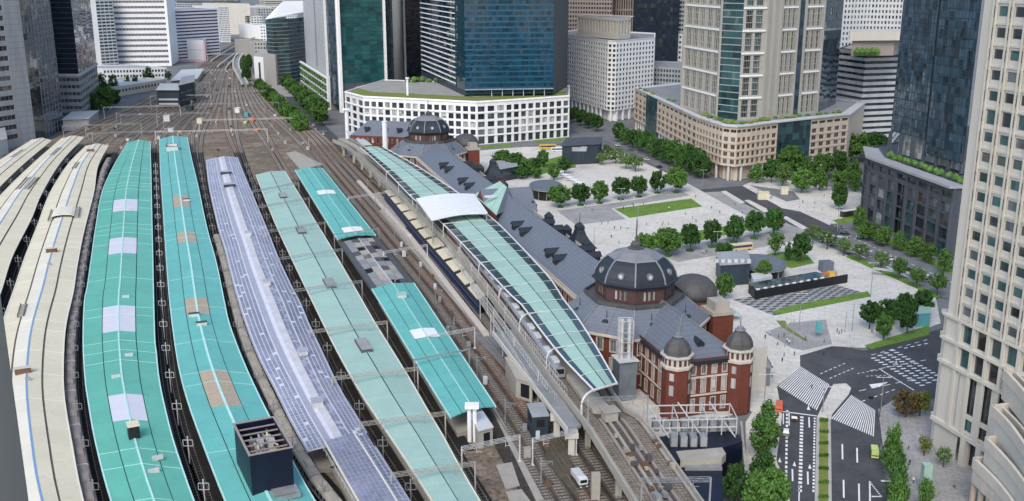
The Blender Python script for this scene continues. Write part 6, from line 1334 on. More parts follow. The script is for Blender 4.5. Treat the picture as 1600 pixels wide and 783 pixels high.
mb = MB(); mb.beam((*(tp[1]+V2(0, -3)), 37), (*(tp[2]+V2(0, -3)), 37), 4, .4); mb.build('canopy', 'mid_grey', r)
# --- pale stone tower with green-blue glass (left of the blue tower)
tp = [S2(480, 131), S2(516, 171), S2(534, 176)]; tq = [S2(534, 176), S2(605, 172), S2(634, 165), S2(662, 160)]
foot = [tp[0], tp[1], tp[2], tq[1], tq[2], tq[3], tq[3]+V2(20, 70), tp[0]+V2(60, 60)]
r = B('office_tower', 'pale stone and teal glass tower with white vertical fins', foot); mb = MB(); ZH = 190
plain(mb, tp[0], tp[1]+(tp[2]-tp[1])*.0, 0, ZH)
facade(r, mb, tp[0], tp[0]+(tp[1]-tp[0])*.001+(tp[1]-tp[0])*.0, 0, 1, 1, 1) if False else None
plain(mb, foot[5], foot[6], 0, ZH); plain(mb, foot[6], foot[7], 0, ZH); plain(mb, foot[7], foot[0], 0, ZH); mb.face([(*p, ZH) for p in foot]); mb.build('wall', 'pale_grey', r)
fins(r, tp[0], tp[1], 0, ZH, 12, .12, .12, 'mid_grey', 'joint'); bands(r, tp[0], tp[1], [4.2*k for k in range(8, 45)], .14, .06, 'mid_grey', 'joint')
mb = MB(); a, b_ = tp[0], tp[1]; q0, q1 = a+(b_-a)*.52, a+(b_-a)*.58; n_ = V2((b_-a).y, -(b_-a).x).normalized(); plain(mb, q0+n_*.1, q1+n_*.1, 30, ZH); mb.build('slot', 'mid_grey', r)
curtain(r, tp[1], tp[2], 6, ZH, 3, 44, 'g_slate', .01); fins(r, tp[1], tp[2], 0, ZH, 2, 1.6, 1.8, 'white_paint', 'fin')
curtain(r, tq[0], tq[1], 26, ZH, 18, 40, 'g_green', .005); bands(r, tq[0], tq[1], [26+4.1*k for k in range(40)], .4, .12, 'navy_grey', 'spandrel'); fins(r, tq[0], tq[1], 0, ZH, 2, 2.0, 2.4, 'white_paint', 'fin', .5)
curtain(r, tq[1], tq[2], 26, ZH, 1, 20, 'g_slate', .002); q = (tq[1]+tq[2])/2; mb = MB(); mb.tube([(q.x, q.y+4, 20), (q.x, q.y+4, ZH)], 6.8, 20); mb.build('round_core', 'mid_grey', r, smooth=True)
curtain(r, tq[2], tq[3], 26, ZH, 5, 40, 'g_navy', .01); fins(r, tq[2], tq[3], 26, ZH, 2, 1.4, 1.6, 'pale_grey', 'fin')
mb = MB(); plain(mb, tq[0], tq[1], 0, 26); plain(mb, tq[1], tq[2], 0, 26); plain(mb, tq[2], tq[3], 0, 26); mb.build('base_wall', 'dark_grey', r)
# terrace annex
a, b_ = S2(473, 138), S2(516, 172); foot = [a, b_, b_+V2(14, 12), a+V2(14, 12)]
r = B('terrace_annex', 'white-edged annex with planted terraces beside the pale stone tower', foot); mb = MB(); mb.prism([T2(p) for p in foot], 0, 26); mb.build('wall', 'mid_grey', r)
n_ = V2((b_-a).y, -(b_-a).x).normalized()
for z in (8, 15, 22, 28): bands(r, a, b_, [z], 1.4, 2.2, 'white_paint', 'terrace_edge')
for z in (9.6, 16.6, 23.6):
    for k in range(12): q = a+(b_-a)*((k+.5)/12)+n_*1.2; mb = MB(); mb.lathe((q.x, q.y, z), [(1.6, 0), (2.0, 1.4), (1.2, 2.8), (.2, 3.2)], 7, random.random()); mb.build('terrace_shrub', random.choice(['leaf_mid', 'leaf_deep']), r)
mb = MB(); mb.box((*(b_+n_*.6), 0), (2.4, 2.4, 31), .7); mb.build('end_pier', 'white_paint', r)
# --- curved glass hall beyond, with white roof
arc = [S2(421, 131), S2(432, 133), S2(455, 131), S2(482, 125)]; foot = arc+[arc[-1]+V2(30, 90), arc[0]+V2(10, 60)]
r = B('glass_hall', 'curved teal glass building with sloping white roof', foot)
for p, q in zip(arc, arc[1:]): curtain(r, p, q, 0, 72, 8, 17, 'g_curve', .006); bands(r, p, q, [0+4.2*k for k in range(17)], .5, .15, 'mid_grey', 'spandrel')
mb = MB(); lo = [(*p, 72+2*i) for i, p in enumerate(foot[:4])]; hi = [(p.x+12, p.y+40, 90) for p in (arc[-1], arc[0])]; mb.face(lo+hi); mb.hexa([(x, y, z-1) for x, y, z in lo], lo); mb.build('roof', 'white_paint', r); mb = MB(); plain(mb, foot[3], foot[4], 0, 76); plain(mb, foot[5], foot[0], 0, 72); mb.build('wall', 'pale_grey', r)
a, b_ = S2(402, 130), S2(433, 134); foot = [a, a+(b_-a)*.35, b_, b_+V2(0, 40), a+V2(-4, 40)]
r = B('service_block', 'white windowless block with slanting top beside the curved glass building', foot); mb = MB(); mb.prism([T2(p) for p in foot], 0, 34); mb.build('wall', 'tower_stone', r); mb = MB(); mb.prism([T2(p) for p in (a+V2(-2, -1), a+(b_-a)*.4+V2(0, -1), a+(b_-a)*.4+V2(0, 16), a+V2(-2, 16))], 0, 30); mb.build('wing', 'white_paint', r)
mb = MB(); q = a+(b_-a)*.25+V2(0, -1.2); mb.box((q.x, q.y, 4), (5, .3, 20), .1); mb.build('window_strip', 'g_slate', r)
# --- white gridded office behind the podiums
L_, C, R_ = S2(862, 162), S2(950, 190), S2(1019, 180); C = S2(947, 189); C2 = S2(960, 190)
foot = [L_, C, C2, R_, R_+V2(10, 70), L_+V2(30, 60)]
r = B('office_block', 'white office block with dense grid of small windows and a penthouse', foot); mb = MB(); rest = MB()
for a, b_, nc in ((L_, C, 24), (C, C2, 2), (C2, R_, 12)):
    facade(r, mb, a, b_, 9, 65, nc, 14, .62, .58, .6, ['g_dark', 'g_grey', 'g_frame_dark'], 'pale_grey', 0, single=False, rest=rest); d = (b_-a).normalized(); n_ = V2(d.y, -d.x); plain(mb, a-n_*4, b_-n_*4, 0, 9); plain(mb, a, b_, 65, 67)
    for k in range(max(1, int((b_-a).length/9))): q = a+d*(4+9*k)-n_*1; m2 = MB(); m2.box((q.x, q.y, 0), (1.6, 1.6, 9), math.atan2(d.y, d.x)); m2.build('column', 'white_paint', r)
for i in range(3, 6): plain(mb, foot[i], foot[(i+1) % 6], 0, 67)
flat_roof(mb, [T2(p) for p in foot], 66.2, 1.2, .8, 0, 1); mb.face([(*p, 9) for p in foot]); mb.build('wall', ['white_paint', 'roof_grey'], r); rest.build('window', ['g_dark', 'g_grey', 'g_frame_dark'], r, kind='stuff')
pa, pb_, pc = S2(902, 56, 67), S2(966, 62, 67), S2(985, 60, 67); m2 = MB(); facade(r, m2, pa, pb_, 67, 84, 14, 1, .6, .62, 1.5, ['g_grey'], 'pale_grey', 0, lift=.75); facade(r, m2, pb_, pc, 67, 84, 4, 1, .6, .7, 1.5, ['g_grey'], 'pale_grey', 0, lift=.7); pf = [pa, pb_, pc, pc+V2(6, 30), pa+V2(8, 30)]; flat_roof(m2, [T2(p) for p in pf], 84, .8, .6); m2.build('penthouse', ['white_stone', 'roof_grey'], r)
# --- backdrop towers
def simple(label, name, px, z0, z1, nc, nr, fw, fh, wall, gls, depth=60, roofm='roof_grey', lens=None, base=None, par=1.0, back=None):
    f = [S2(u, v, z0) for u, v in px]; foot = f+(back or [f[-1]+V2(f[-1].x*.12, depth), f[0]+V2(f[0].x*.12, depth)]); r = B(name, label, foot); mb = MB(); rest = MB(); big = []
    for (p, q), n in zip(zip(f, f[1:]), nc):
        pxw = FOC*(q-p).length/n*fw/p.length; one = pxw > 7
        facade(r, mb, p, q, z0+2, z1, n, nr, fw, fh, .5, gls, 'pale_grey' if wall != 'dark_grey' else 'dark_grey', 0, single=one, rest=rest); plain(mb, p, q, z0, z0+2)
    k = len(f)
    for i in range(k-1, k+2): plain(mb, foot[i], foot[(i+1) % len(foot)], z0, z1)
    flat_roof(mb, [T2(p) for p in foot], z1, par, .8, 0, 1); mb.build('wall', [wall, roofm], r)
    if rest.f: rest.build('window', gls, r, kind='stuff')
    return r
simple('white office slab with small punched windows behind the stone tower', 'office_block', [(1268, 195), (1345, 192), (1420, 196)], 0, 150, (15, 14), 34, .5, .55, 'pale_grey', ['g_dark', 'g_grey'])
# banded office with wavy white bands
cb = [S2(1300, 222), S2(1340, 232), S2(1392, 229)]; foot = cb+[cb[-1]+V2(30, 60), cb[0]+V2(30, 60)]
r = B('office_block', 'office block wrapped in white horizontal bands, left of the dark tower', foot); mb = MB()
for i in range(5): plain(mb, foot[i], foot[(i+1) % 5], 0, 68)
flat_roof(mb, [T2(p) for p in foot], 68, 1, .8); mb.build('wall', ['dark_grey', 'roof_grey'], r)
for k in range(16):
    m2 = MB(); z = 3+4.2*k; q = [p+(p-sum(foot, V2(0, 0))/5).normalized()*1.4 for p in foot]; m2.prism([T2(p) for p in q], z, z+2.2); m2.build('floor_band', 'pale_grey' if k < 15 else 'tower_stone', r)
for p, q in zip(cb, cb[1:]): curtain(r, p+(p-q).normalized()*.0-V2(0, .12), q-V2(0, .12), 3, 68, 14, 16, 'g_frame_dark', .01)
m2 = MB(); q = [S2(1330, 83, 70), S2(1396, 82, 70)]; m2.prism([T2(p) for p in (q[0], q[1], q[1]+V2(20, 30), q[0]+V2(10, 30))], 68, 78); m2.build('penthouse_wall', 'brown_stone', r); m2 = MB(); m2.prism([T2(p) for p in (q[0]+V2(-3, -3), q[1]+V2(3, -3), q[1]+V2(22, 32), q[0]+V2(8, 32))], 78.2, 84); m2.build('penthouse_roof', 'white_stone', r)
for k in range(5): p = q[0]+(q[1]-q[0])*(.1+.12*k)+V2(0, -2.5); m2 = MB(); m2.lathe((p.x, p.y, 69), [(1.5, 0), (2.2, 2), (1, 4), (.2, 5)], 7); m2.build('roof_shrub', 'leaf_mid', r)
r = simple('brown gridded tower behind the white penthouse', 'office_tower', [(864, 150), (953, 155)], 0, 170, (22,), 40, .62, .5, 'brown_stone', ['g_brown', 'g_dark'])
r = simple('grey-brown ribbed tower between brown grid and navy glass towers', 'office_tower', [(952, 150), (988, 152)], 0, 170, (10,), 2, .5, .98, 'brown_stone', ['g_brown', 'g_dark'])
f = [S2(986, 158), S2(1056, 152)]; foot = f+[f[1]+V2(10, 60), f[0]+V2(10, 60)]; r = B('office_tower', 'dark navy glass tower behind the white gridded office', foot); curtain(r, f[0], f[1], 0, 190, 14, 45, 'g_navy', .01); m2 = MB(); plain(m2, foot[1], foot[2], 0, 190); plain(m2, foot[3], foot[0], 0, 190); plain(m2, foot[2], foot[3], 0, 190); m2.build('core_wall', 'navy', r)
simple('pale green-striped tower strip beside the stone tower', 'office_tower', [(1048, 148), (1072, 150)], 0, 170, (4,), 38, .9, .5, 'pale_grey', ['g_green', 'g_teal'])
simple('low grey block between the white gridded office and the stone tower', 'office_block', [(1006, 175), (1070, 180)], 0, 40, (14,), 9, .6, .55, 'mid_grey', ['g_dark', 'g_slate'])
simple('small pale block in front of the navy glass tower', 'office_block', [(1020, 150), (1066, 152)], 0, 62, (10,), 12, .6, .5, 'pale_grey', ['g_dark', 'g_grey'], 40)
# --- left side
h = simple('white hotel slab with horizontal window stripes, far left', 'hotel', [(182, 104), (267, 103)], 0, 88, (1,), 12, .97, .45, 'white_paint', ['g_frame_dark'], 70, back=[S2(281, 95), S2(196, 95)]); f = [S2(182, 104), S2(267, 103)]
fins(h, f[0], f[1], 2, 88, 40, .35, .3, 'lilac', 'mullion'); fins(h, f[0], f[1], 0, 89, 2, 3, 1.2, 'white_paint', 'end_pier'); rooftop(h, ((f[0]+f[1])/2+V2(0, 20)), 6, (26, 10), 88, 8)
simple('lilac-grey office with dark horizontal stripes behind the white hotel', 'office_block', [(276, 96), (345, 90)], 0, 70, (1,), 15, .99, .5, 'lilac', ['g_frame_dark', 'g_brown'], 60)
simple('low white block with pink edge beside the white hotel', 'office_block', [(278, 94), (320, 95), (334, 84)], 0, 28, (1, 1), 1, .9, .02, 'white_paint', ['g_grey'], 30); p, q = S2(278, 96), S2(321, 97); m2 = MB(); m2.beam((*p, 1.5), (*q, 1.5), .5, 3); m2.beam((*q, 0), (*q, 28), 3, 3); tag(m2.build('pink_trim', 'pink'), 'pink painted corner frame of the low white block', 'frame')
simple('checkered grey tower beside the plain white block', 'office_block', [(344, 66), (361, 66)], 0, 62, (8,), 16, .6, .6, 'pale_grey', ['g_dark', 'g_grey'], 60)
simple('plain windowless white block at the end of the tracks', 'office_block', [(359, 54), (393, 54)], 0, 60, (2,), 2, .03, .1, 'white_stone', ['g_grey'], 60)
simple('pale green glass tower left of the white hotel', 'office_tower', [(160, 108), (186, 106)], 0, 95, (4,), 22, .9, .6, 'pale_grey', ['g_teal', 'g_curve', 'g_grey'], 60); simple('white slim tower with dark window column left of the hotel', 'office_tower', [(150, 100), (164, 101)], 0, 60, (2,), 13, .5, .6, 'pale_grey', ['g_dark', 'g_navy'], 30)
simple('low pale hall with long roof in front of the white hotel', 'hall', [(163, 126), (262, 124)], 0, 13, (20,), 2, .6, .5, 'pale_grey', ['g_dark', 'g_slate'], 40, 'mid_grey')
simple('grey low station hall roof behind the left trees', 'hall', [(180, 152), (260, 138)], 0, 9, (16,), 1, .7, .4, 'white_stone', ['g_grey'], 30, 'pale_grey')
# left grey tower
a, b_, c = S2(-70, 246), S2(57, 224), S2(100, 201); foot = [a, b_, c, c+V2(-70, 50), a+V2(-60, 90)]
r = B('office_tower', 'grey stone and glass tower at the left edge above the cream roofs', foot); mb = MB(); m_ = a+(b_-a)*.80
facade(r, mb, a, m_, 4, 150, 2, 21, .9, .5, .5, ['g_frame_dark', 'g_brown', 'g_dark'], 'mid_grey', 6); plain(mb, m_, b_, 0, 150); plain(mb, a, m_, 0, 4)
for i in (3, 4): plain(mb, foot[i], foot[(i+1) % 5], 0, 150)
plain(mb, c, foot[3], 0, 150); mb.face([(*p, 150) for p in foot]); mb.build('wall', 'mid_grey', r)
w2 = c-b_; curtain(r, b_+w2*.0, b_+w2*.22, 0, 150, 2, 36, 'g_frame_dark', .006); curtain(r, b_+w2*.22, b_+w2*.34, 0, 150, 1, 10, 'g_dark', .004); curtain(r, b_+w2*.34, c, 0, 150, 6, 36, 'g_slate', .005)
fins(r, b_+w2*.34, c, 0, 150, 7, .3, .3, 'mid_grey', 'mullion'); bands(r, b_+w2*.34, c, [4.1*k for k in range(1, 36)], .3, .15, 'mid_grey', 'spandrel'); bands(r, m_, b_, [4.1*k for k in range(1, 36)], .1, .05, 'dark_grey', 'joint')
# left dark glass tower and podium
a, b_, c = S2(97, 190), S2(131, 190), S2(158, 165); foot = [a, b_, c, c+V2(-60, 60), a+V2(-60, 90)]
r = B('office_tower', 'dark glass tower with striped podium, second from the left edge', foot); mb = MB()
curtain(r, a, b_, 40, 160, 8, 29, 'g_navy', .012); curtain(r, b_, c, 40, 160, 9, 29, 'g_curve', .005); bands(r, a, b_, [40+4.13*k for k in range(29)], .5, .15, 'dark_grey', 'spandrel'); bands(r, b_, c, [40+4.13*k for k in range(29)], .35, .12, 'mid_grey', 'spandrel')
for p, q, n in ((a, b_, 5), (b_, c, 8)): facade(r, mb, p, q, 3, 38, n, 6, .92, .5, .5, ['g_dark', 'g_teal', 'g_slate'], 'mid_grey', 2); plain(mb, p, q, 0, 3); bands(r, p, q, [38], 2, 1.0, 'pale_grey', 'podium_edge')
for i in (2, 3, 4): plain(mb, foot[i], foot[(i+1) % 5], 0, 160)
mb.face([(*p, 160) for p in foot]); mb.build('wall', 'mid_grey', r)
small_building('station_hut', 'low white building at the foot of the dark glass tower', 'hut', [(100, 205), (140, 203), (155, 190), (115, 192)], 0, 9, 'white_stone', 'pale_grey')
small_building('roof_cabin', 'small white cabin beside the cream roofs at the left edge', 'hut', [(-6, 246), (14, 240), (10, 222), (-8, 226)], ZT, 15, 'pale_grey', 'mid_grey')
# --- farther city beyond the tracks
rnd = random.Random(5)
for j, (u, v, wpx, hpx, m) in enumerate([(398, 48, 26, 26, 'pale_grey'), (420, 60, 24, 24, 'white_paint'), (408, 92, 18, 30, 'tower_stone'), (425, 40, 40, 30, 'mid_grey'), (300, 20, 60, 18, 'mid_grey'), (350, 14, 50, 16, 'dark_grey'), (240, 40, 90, 30, 'pale_grey'), (205, 50, 50, 40, 'mint'), (405, 22, 30, 16, 'mid_grey'), (445, 26, 40, 20, 'pale_grey'), (130, 40, 60, 60, 'mid_grey'), (320, 46, 30, 14, 'white_paint')]):
    p, q = S(u-wpx/2, v+6), S(u+wpx/2, v+6); hgt = hpx*p.length/FOC
    simple('%s far building beyond the tracks, %s from the left' % ({'pale_grey': 'light grey', 'white_paint': 'white', 'tower_stone': 'beige', 'mid_grey': 'mid grey', 'dark_grey': 'dark grey', 'mint': 'greenish'}[m], ORD[sorted(range(12), key=lambda i: [398, 420, 408, 425, 300, 350, 240, 205, 405, 445, 130, 320][i]).index(j)]), 'city_building', [(u-wpx/2, v+6), (u+wpx/2, v+6)], 0, hgt, (max(4, wpx//4),), max(3, int(hgt/5)), .6, .5, m, ['g_dark', 'g_grey', 'g_slate'], 60)
for j in range(46):
    y = rnd.uniform(2300, 5200); x = rnd.uniform(-.36, .34)*y; wd = rnd.uniform(40, 110); hgt = rnd.uniform(20, 70); m = rnd.choice(['pale_grey', 'mid_grey', 'tower_stone', 'white_stone', 'dark_grey']); foot = [V2(x, y), V2(x+wd, y+rnd.uniform(-15, 15)), V2(x+wd, y+60), V2(x, y+60)]; mb = MB()
    for k in range(4): plain(mb, foot[k], foot[(k+1) % 4], 0, hgt)
    flat_roof(mb, [T2(p) for p in foot], hgt, 1.5, 2); 
    for z in range(4, int(hgt)-3, 6): mb.beam((x+2, y-.4, z), (x+wd-2, foot[1].y-.4, z), .5, 2.2, 2)
    tag(mb.build('city_building', [m, 'roof_grey', 'g_frame_dark']), 'distant city block on the skyline beyond the tracks', 'building', 'distant city blocks')
# the side wall of the tower the view is taken from
mb = MB(); mb.prism([(-41, 57), (-31.75, 60.6), (-36.2, 66), (-44, 64)], 0, 150)
tag(mb.build('tower_fin', 'fin_grey'), 'blue-grey vertical wall edge cutting the lower left corner', 'wall')
# ================================================================ PLAZA STRUCTURES
def ellipse_roof(name, label, u, v, wpx, dpx, z, m, wall='black'):
    c = S2(u, v, z); rx = wpx/2*math.sqrt(c.length_squared+EYE**2)/FOC; near_, far_ = S2(u, v+dpx/2, z), S2(u, v-dpx/2, z); ry = (far_-near_).length/2
    r = thing(name, label, 'pavilion', (c.x, c.y, 0)); b = MB(); b.lathe((c.x, c.y, z-1.0), [(1, 0), (1, .7), (.9, 1.05), (.5, 1.4), (.02, 1.5)], 28, 0, 0, rx, ry)
    b.v = [(x, y, zz) for x, y, zz in b.v]; b.build('roof', m, r); b = MB(); b.lathe((c.x, c.y, 0), [(.86, 0), (.86, z-1)], 28, 0, 0, rx, ry); b.build('wall', wall, r)
    b = MB(); b.lathe((c.x, c.y, z-1.35), [(1.02, 0), (1.02, .35), (.97, .35)], 28, 0, 0, rx, ry); b.build('rim', 'steel', r)
    for k in range(12): a = 2*math.pi*k/12; b = MB(); b.tube([(c.x+rx*.93*math.cos(a), c.y+ry*.93*math.sin(a), 0), (c.x+rx*.93*math.cos(a), c.y+ry*.93*math.sin(a), z-1.2)], .18, 6); b.build('column', 'steel', r)
    return r
ellipse_roof('entrance_pavilion', 'low oval pavilion with dark grey roof by the lawn and dark wall', 1190, 408, 72, 25, 5.5, 'slate')
ellipse_roof('entrance_pavilion', 'far oval pavilion with slate roof in front of the central gable', 853, 288, 52, 16, 7, 'slate')
def low(name, label, px, h, wall, roofm, cat='kiosk', z0=0.0, wins=()): return small_building(name, label, cat, px, z0, h, wall, roofm, wins)
low('vent_building', 'flat dark slab-roofed kiosk among trees at the far plaza end', [(782, 285), (808, 280), (805, 268), (776, 272)], 8, 'navy_grey', 'mid_grey', wins=[(0, .1, .9, 3.5, 5.5, 'g_dark', 'window_band')])
low('vent_building', 'dark navy windowless block near the white podium', [(878, 259), (936, 256), (940, 244), (886, 246)], 13, 'navy_grey', 'dark_grey', 'vent building')
b = MB(); q = S(905, 236, 13.4); b.box((q.x, q.y+1, 13.35), (9, 4, 2)); b.box((q.x+3, q.y+1, 15.35), (4, 3, .5)); tag(b.build('plant_unit', 'mid_grey'), 'pale plant housing on top of the navy windowless block', 'plant unit')
low('vent_building', 'dark grey box beside the oval pavilion and station', [(1124, 448), (1170, 445), (1165, 425), (1118, 428)], 9, 'navy_grey', 'mid_grey', 'vent building')
b = MB(); q = S(1144, 412, 9.4)
for k in range(6): b.box((q.x-6+k*2.6, q.y+2, 9.4), (1.6, 1.6, 1.2))
tag(b.build('roof_units', 'pale_grey'), 'row of pale roof units on the dark grey box', 'plant unit')
rw = thing('ramp_wall', 'long black wall with glazed canopy beside the patterned paving', 'wall', (*S(1250, 450).xy, 0))
a, c = S(1180, 468, 0), S(1323, 442, 0); b = MB(); b.beam(a+Vector((0, 0, 1.8)), c+Vector((0, 0, 1.8)), .6, 3.6); b.build('wall', 'black', rw); e = (c-a)
for k in range(10):
    p, q = a+e*(k/13)+Vector((1, 1.0, 4)), a+e*((k+.94)/13)+Vector((1, 1.0, 4)); n = Vector((-e.y, e.x, 0)).normalized()*7; b = MB(); b.hexa([p, q, q+n, p+n], [x+Vector((0, 0, .2)) for x in (p, q, q+n, p+n)]); b.build('glass_panel', 'g_slate' if k % 3 else 'g_teal', rw)
    b = MB(); b.box((p.x, p.y-.3, 3.7), (1.5, .5, .5), math.atan2(e.y, e.x)); b.build('lamp_box', 'white_paint', rw)
a2 = S(1170, 458, 0); b = MB(); b.beam(a2+Vector((0, 0, 1.9)), a+Vector((0, 0, 1.9)), .6, 3.8); b.build('end_wall', 'black', rw)
b = MB(); b.prism([T2(S2(u, v)) for u, v in [(1176, 452), (1206, 446), (1200, 438), (1172, 442)]], .1, 4); b.build('entrance_roof', 'pale_grey', rw)
for k, (u, v, m) in enumerate([(1268, 440, 'white_stone'), (1275, 437, 'yellow'), (1288, 434, 'orange'), (1298, 432, 'yellow'), (1310, 431, 'white_stone'), (1290, 424, 'slate')]):
    q = S2(u, v); b = MB(); b.box((q.x, q.y, 0), (2.4 if k < 5 else 5, 1.8 if k < 5 else 4, 1.9 if k < 5 else 4.5), .2); b.box((q.x, q.y, 1.9 if k < 5 else 4.5), (2.6, 2.0, .2), .2); tag(b.build('stall_box', m), ['white crate pile', 'first yellow crate pile', 'orange crate pile', 'second yellow crate pile', 'second white crate pile', 'blue-grey site cabin'][k]+' behind the long black wall', 'crates' if k < 5 else 'cabin')
# patterned paving: individual dark slabs
pv = [S2(1145, 469), S2(1210, 494), S2(1352, 459), S2(1300, 444)]
b = MB(); b.prism([T2(p) for p in pv], .05, .2); pa_ = b.build('patterned_paving', 'paving_grey', kind='structure')
for i in range(13):
    for j in range(15):
        if (i+j) % 2: continue
        f0, f1, g0, g1 = i/13+.01, (i+1)/13-.012, j/15+.004, (j+1)/15-.004; X = lambda f, g: lerp2(lerp2(pv[0], pv[3], g), lerp2(pv[1], pv[2], g), f)
        b = MB(); b.prism([T2(p) for p in (X(f0, g0), X(f1, g0), X(f1, g1), X(f0, g1))], .2, .26); b.build('paving_slab', 'dark_grey', pa_)
# bus shelters, screens, signs, tents
def shelter(u, v, label, m='steel_light', L=9):
    q = S2(u, v); r = thing('bus_shelter', label, 'shelter', (q.x, q.y, 0)); b = MB(); b.box((q.x, q.y, 2.9), (L, 2.6, .25), -.5); b.build('roof', m, r)
    for k in (-1, 0, 1): b = MB(); x = q+V2(math.cos(-.5), math.sin(-.5))*k*L*.42; b.tube([(x.x, x.y, 0), (x.x, x.y, 2.9)], .09, 5); b.build('post', 'steel', r)
shelter(1293, 377, 'white bus shelter by the street, nearest the road junction', L=18); shelter(1410, 436, 'long white bus shelter further right along the street', L=24); shelter(1340, 400, 'middle white bus shelter along the tree-lined street', L=12)
for k in range(6): q = S2(866+k*8, 271+k*4.2); b = MB(); b.box((q.x, q.y, 2.6), (4, 4.6, .3), .9); b.box((q.x, q.y, 0), (.2, .2, 2.6)); tag(b.build('walkway_canopy', 'white_paint'), 'white canopy square in the far plaza row, %s from the left' % ORD[k], 'canopy', 'row of white canopies')
q = S2(1275, 528); b = MB(); b.box((q.x+.9, q.y, 2), (1.9, .3, 3.8)); b.box((q.x-.3, q.y, 0), (.25, .25, 6.4)); tag(b.build('sign_board', 'turquoise'), 'turquoise sign board on a post by the crossing', 'sign')
for k, (u, v) in enumerate([(1140, 494), (1147, 500), (1138, 500)]): q = S2(u, v); b = MB(); b.lathe((q.x, q.y, 2.4), [(2.3, 0), (1.2, .5), (.1, .9)], 8); b.tube([(q.x, q.y, 0), (q.x, q.y, 2.5)], .06, 5); tag(b.build('parasol', 'mint_light'), 'green parasol by the station side, %s' % ['upper left', 'right', 'lower left'][k], 'parasol')
low('kiosk', 'turquoise-sided kiosk under the trees beside the white tower', [(1432, 512), (1452, 510), (1450, 498), (1434, 500)], 5, 'turquoise', 'mint_light')
for k, (u, v) in enumerate([(1444, 770), (1530, 770)]): q = S2(u, v); b = MB(); b.box((q.x, q.y, 0), (2.0, 2.0, 7.5)); b.box((q.x, q.y, 7.5), (2.2, 2.2, .2)); tag(b.build('glass_pylon', 'mint'), 'pale green glass pylon on the pavement, %s' % ['beside the street trees', 'near the stone terraces'][k], 'pylon')
def gate(u, v, h):
    q = S2(u, v); b = MB(); b.prism([T2(q), T2(q+V2(6, 3)), T2(q+V2(4, 14)), T2(q+V2(-2, 11))], 0, h); return b
b = gate(1168, 610, 13); tag(b.build('lift_block', 'white_stone'), 'plain white block beside the brick wing turret', 'block')
q = S2(1192, 600); b = MB(); b.lathe((q.x, q.y, 0), [(2.6, 0), (2.6, 6)], 4, .6); b.lathe((q.x, q.y, 6), [(3.2, 0), (1.5, 2.2), (.1, 5.5)], 4, .6); tag(b.build('gate_lodge', 'slate'), 'small grey lodge with pointed roof right of the brick wing', 'lodge')
for k, (u, v) in enumerate([(1192, 312), (1225, 304)]): q = S2(u, v); b = MB(); b.box((q.x, q.y, .2), (6 if k == 0 else 4, 3, 4)); b.box((q.x, q.y, 4.2), (6.4 if k == 0 else 4.4, 3.4, .3)); tag(b.build('kiosk', 'cream'), '%s cream kiosk on the pale forecourt of the beige podium' % ['larger', 'smaller'][k], 'kiosk')
# ================================================================ LAMPS AND SIGNALS
def lamp(u, v, h, label, group='lamp posts', arm=1.6):
    q = S2(u, v); r = thing('street_lamp', label, 'street lamp', (q.x, q.y, 0), group); b = MB(); b.tube([(q.x, q.y, 0), (q.x, q.y, h)], [.16, .09], 6); b.build('post', 'steel', r); b = MB(); b.beam((q.x-arm, q.y, h), (q.x+arm, q.y, h), .12, .12); b.box((q.x-arm, q.y, h-.05), (.9, .4, .2)); b.box((q.x+arm, q.y, h-.05), (.9, .4, .2)); b.build('lamp_head', 'pale_grey', r)
for u, v, h, lab in [(996, 362, 14, 'tall lamp post on the pale plaza behind the near dome'), (1008, 400, 12, 'lamp post between dome and round trees'), (1226, 543, 11, 'lamp post left of the crossing'), (1238, 538, 9, 'short lamp post right of the crossing lamp'), (1248, 518, 14, 'tall lamp post in front of the grass strip'), (1331, 518, 11, 'lamp post beside the turquoise sign'), (1360, 465, 14, 'lamp post right of the long black wall'), (1285, 645, 8, 'lamp post on the refuge island'), (1193, 646, 12, 'lamp post beside the street trees and brick wing'), (1376, 640, 10, 'lamp post on the right kerb beyond the crossing'), (1308, 362, 12, 'lamp post at the light street junction'), (970, 320, 9, 'lamp post at the far lawn corner'), (1098, 292, 10, 'lamp post by the beige podium corner'), (1385, 800, 8, 'lamp post on the right pavement, frame bottom'), (928, 384, 9, 'lamp post behind the spired pavilion'), (1320, 520, 8, 'short lamp post near the tree cluster'), (1120, 392, 9, 'lamp post by the second row of round trees')]: lamp(u, v, h, lab)
q = S2(1374, 652); r = thing('traffic_signal', 'dark traffic signal post on the right corner of the crossing', 'traffic signal', (q.x, q.y, 0)); b = MB(); b.tube([(q.x, q.y, 0), (q.x, q.y, 6.5)], .14, 6); b.beam((q.x, q.y, 6), (q.x-3, q.y, 6), .1, .1); b.build('post', 'steel_dark', r); b = MB(); b.box((q.x-3, q.y, 5.6), (1.3, .4, .8)); b.build('signal_head', 'black', r)
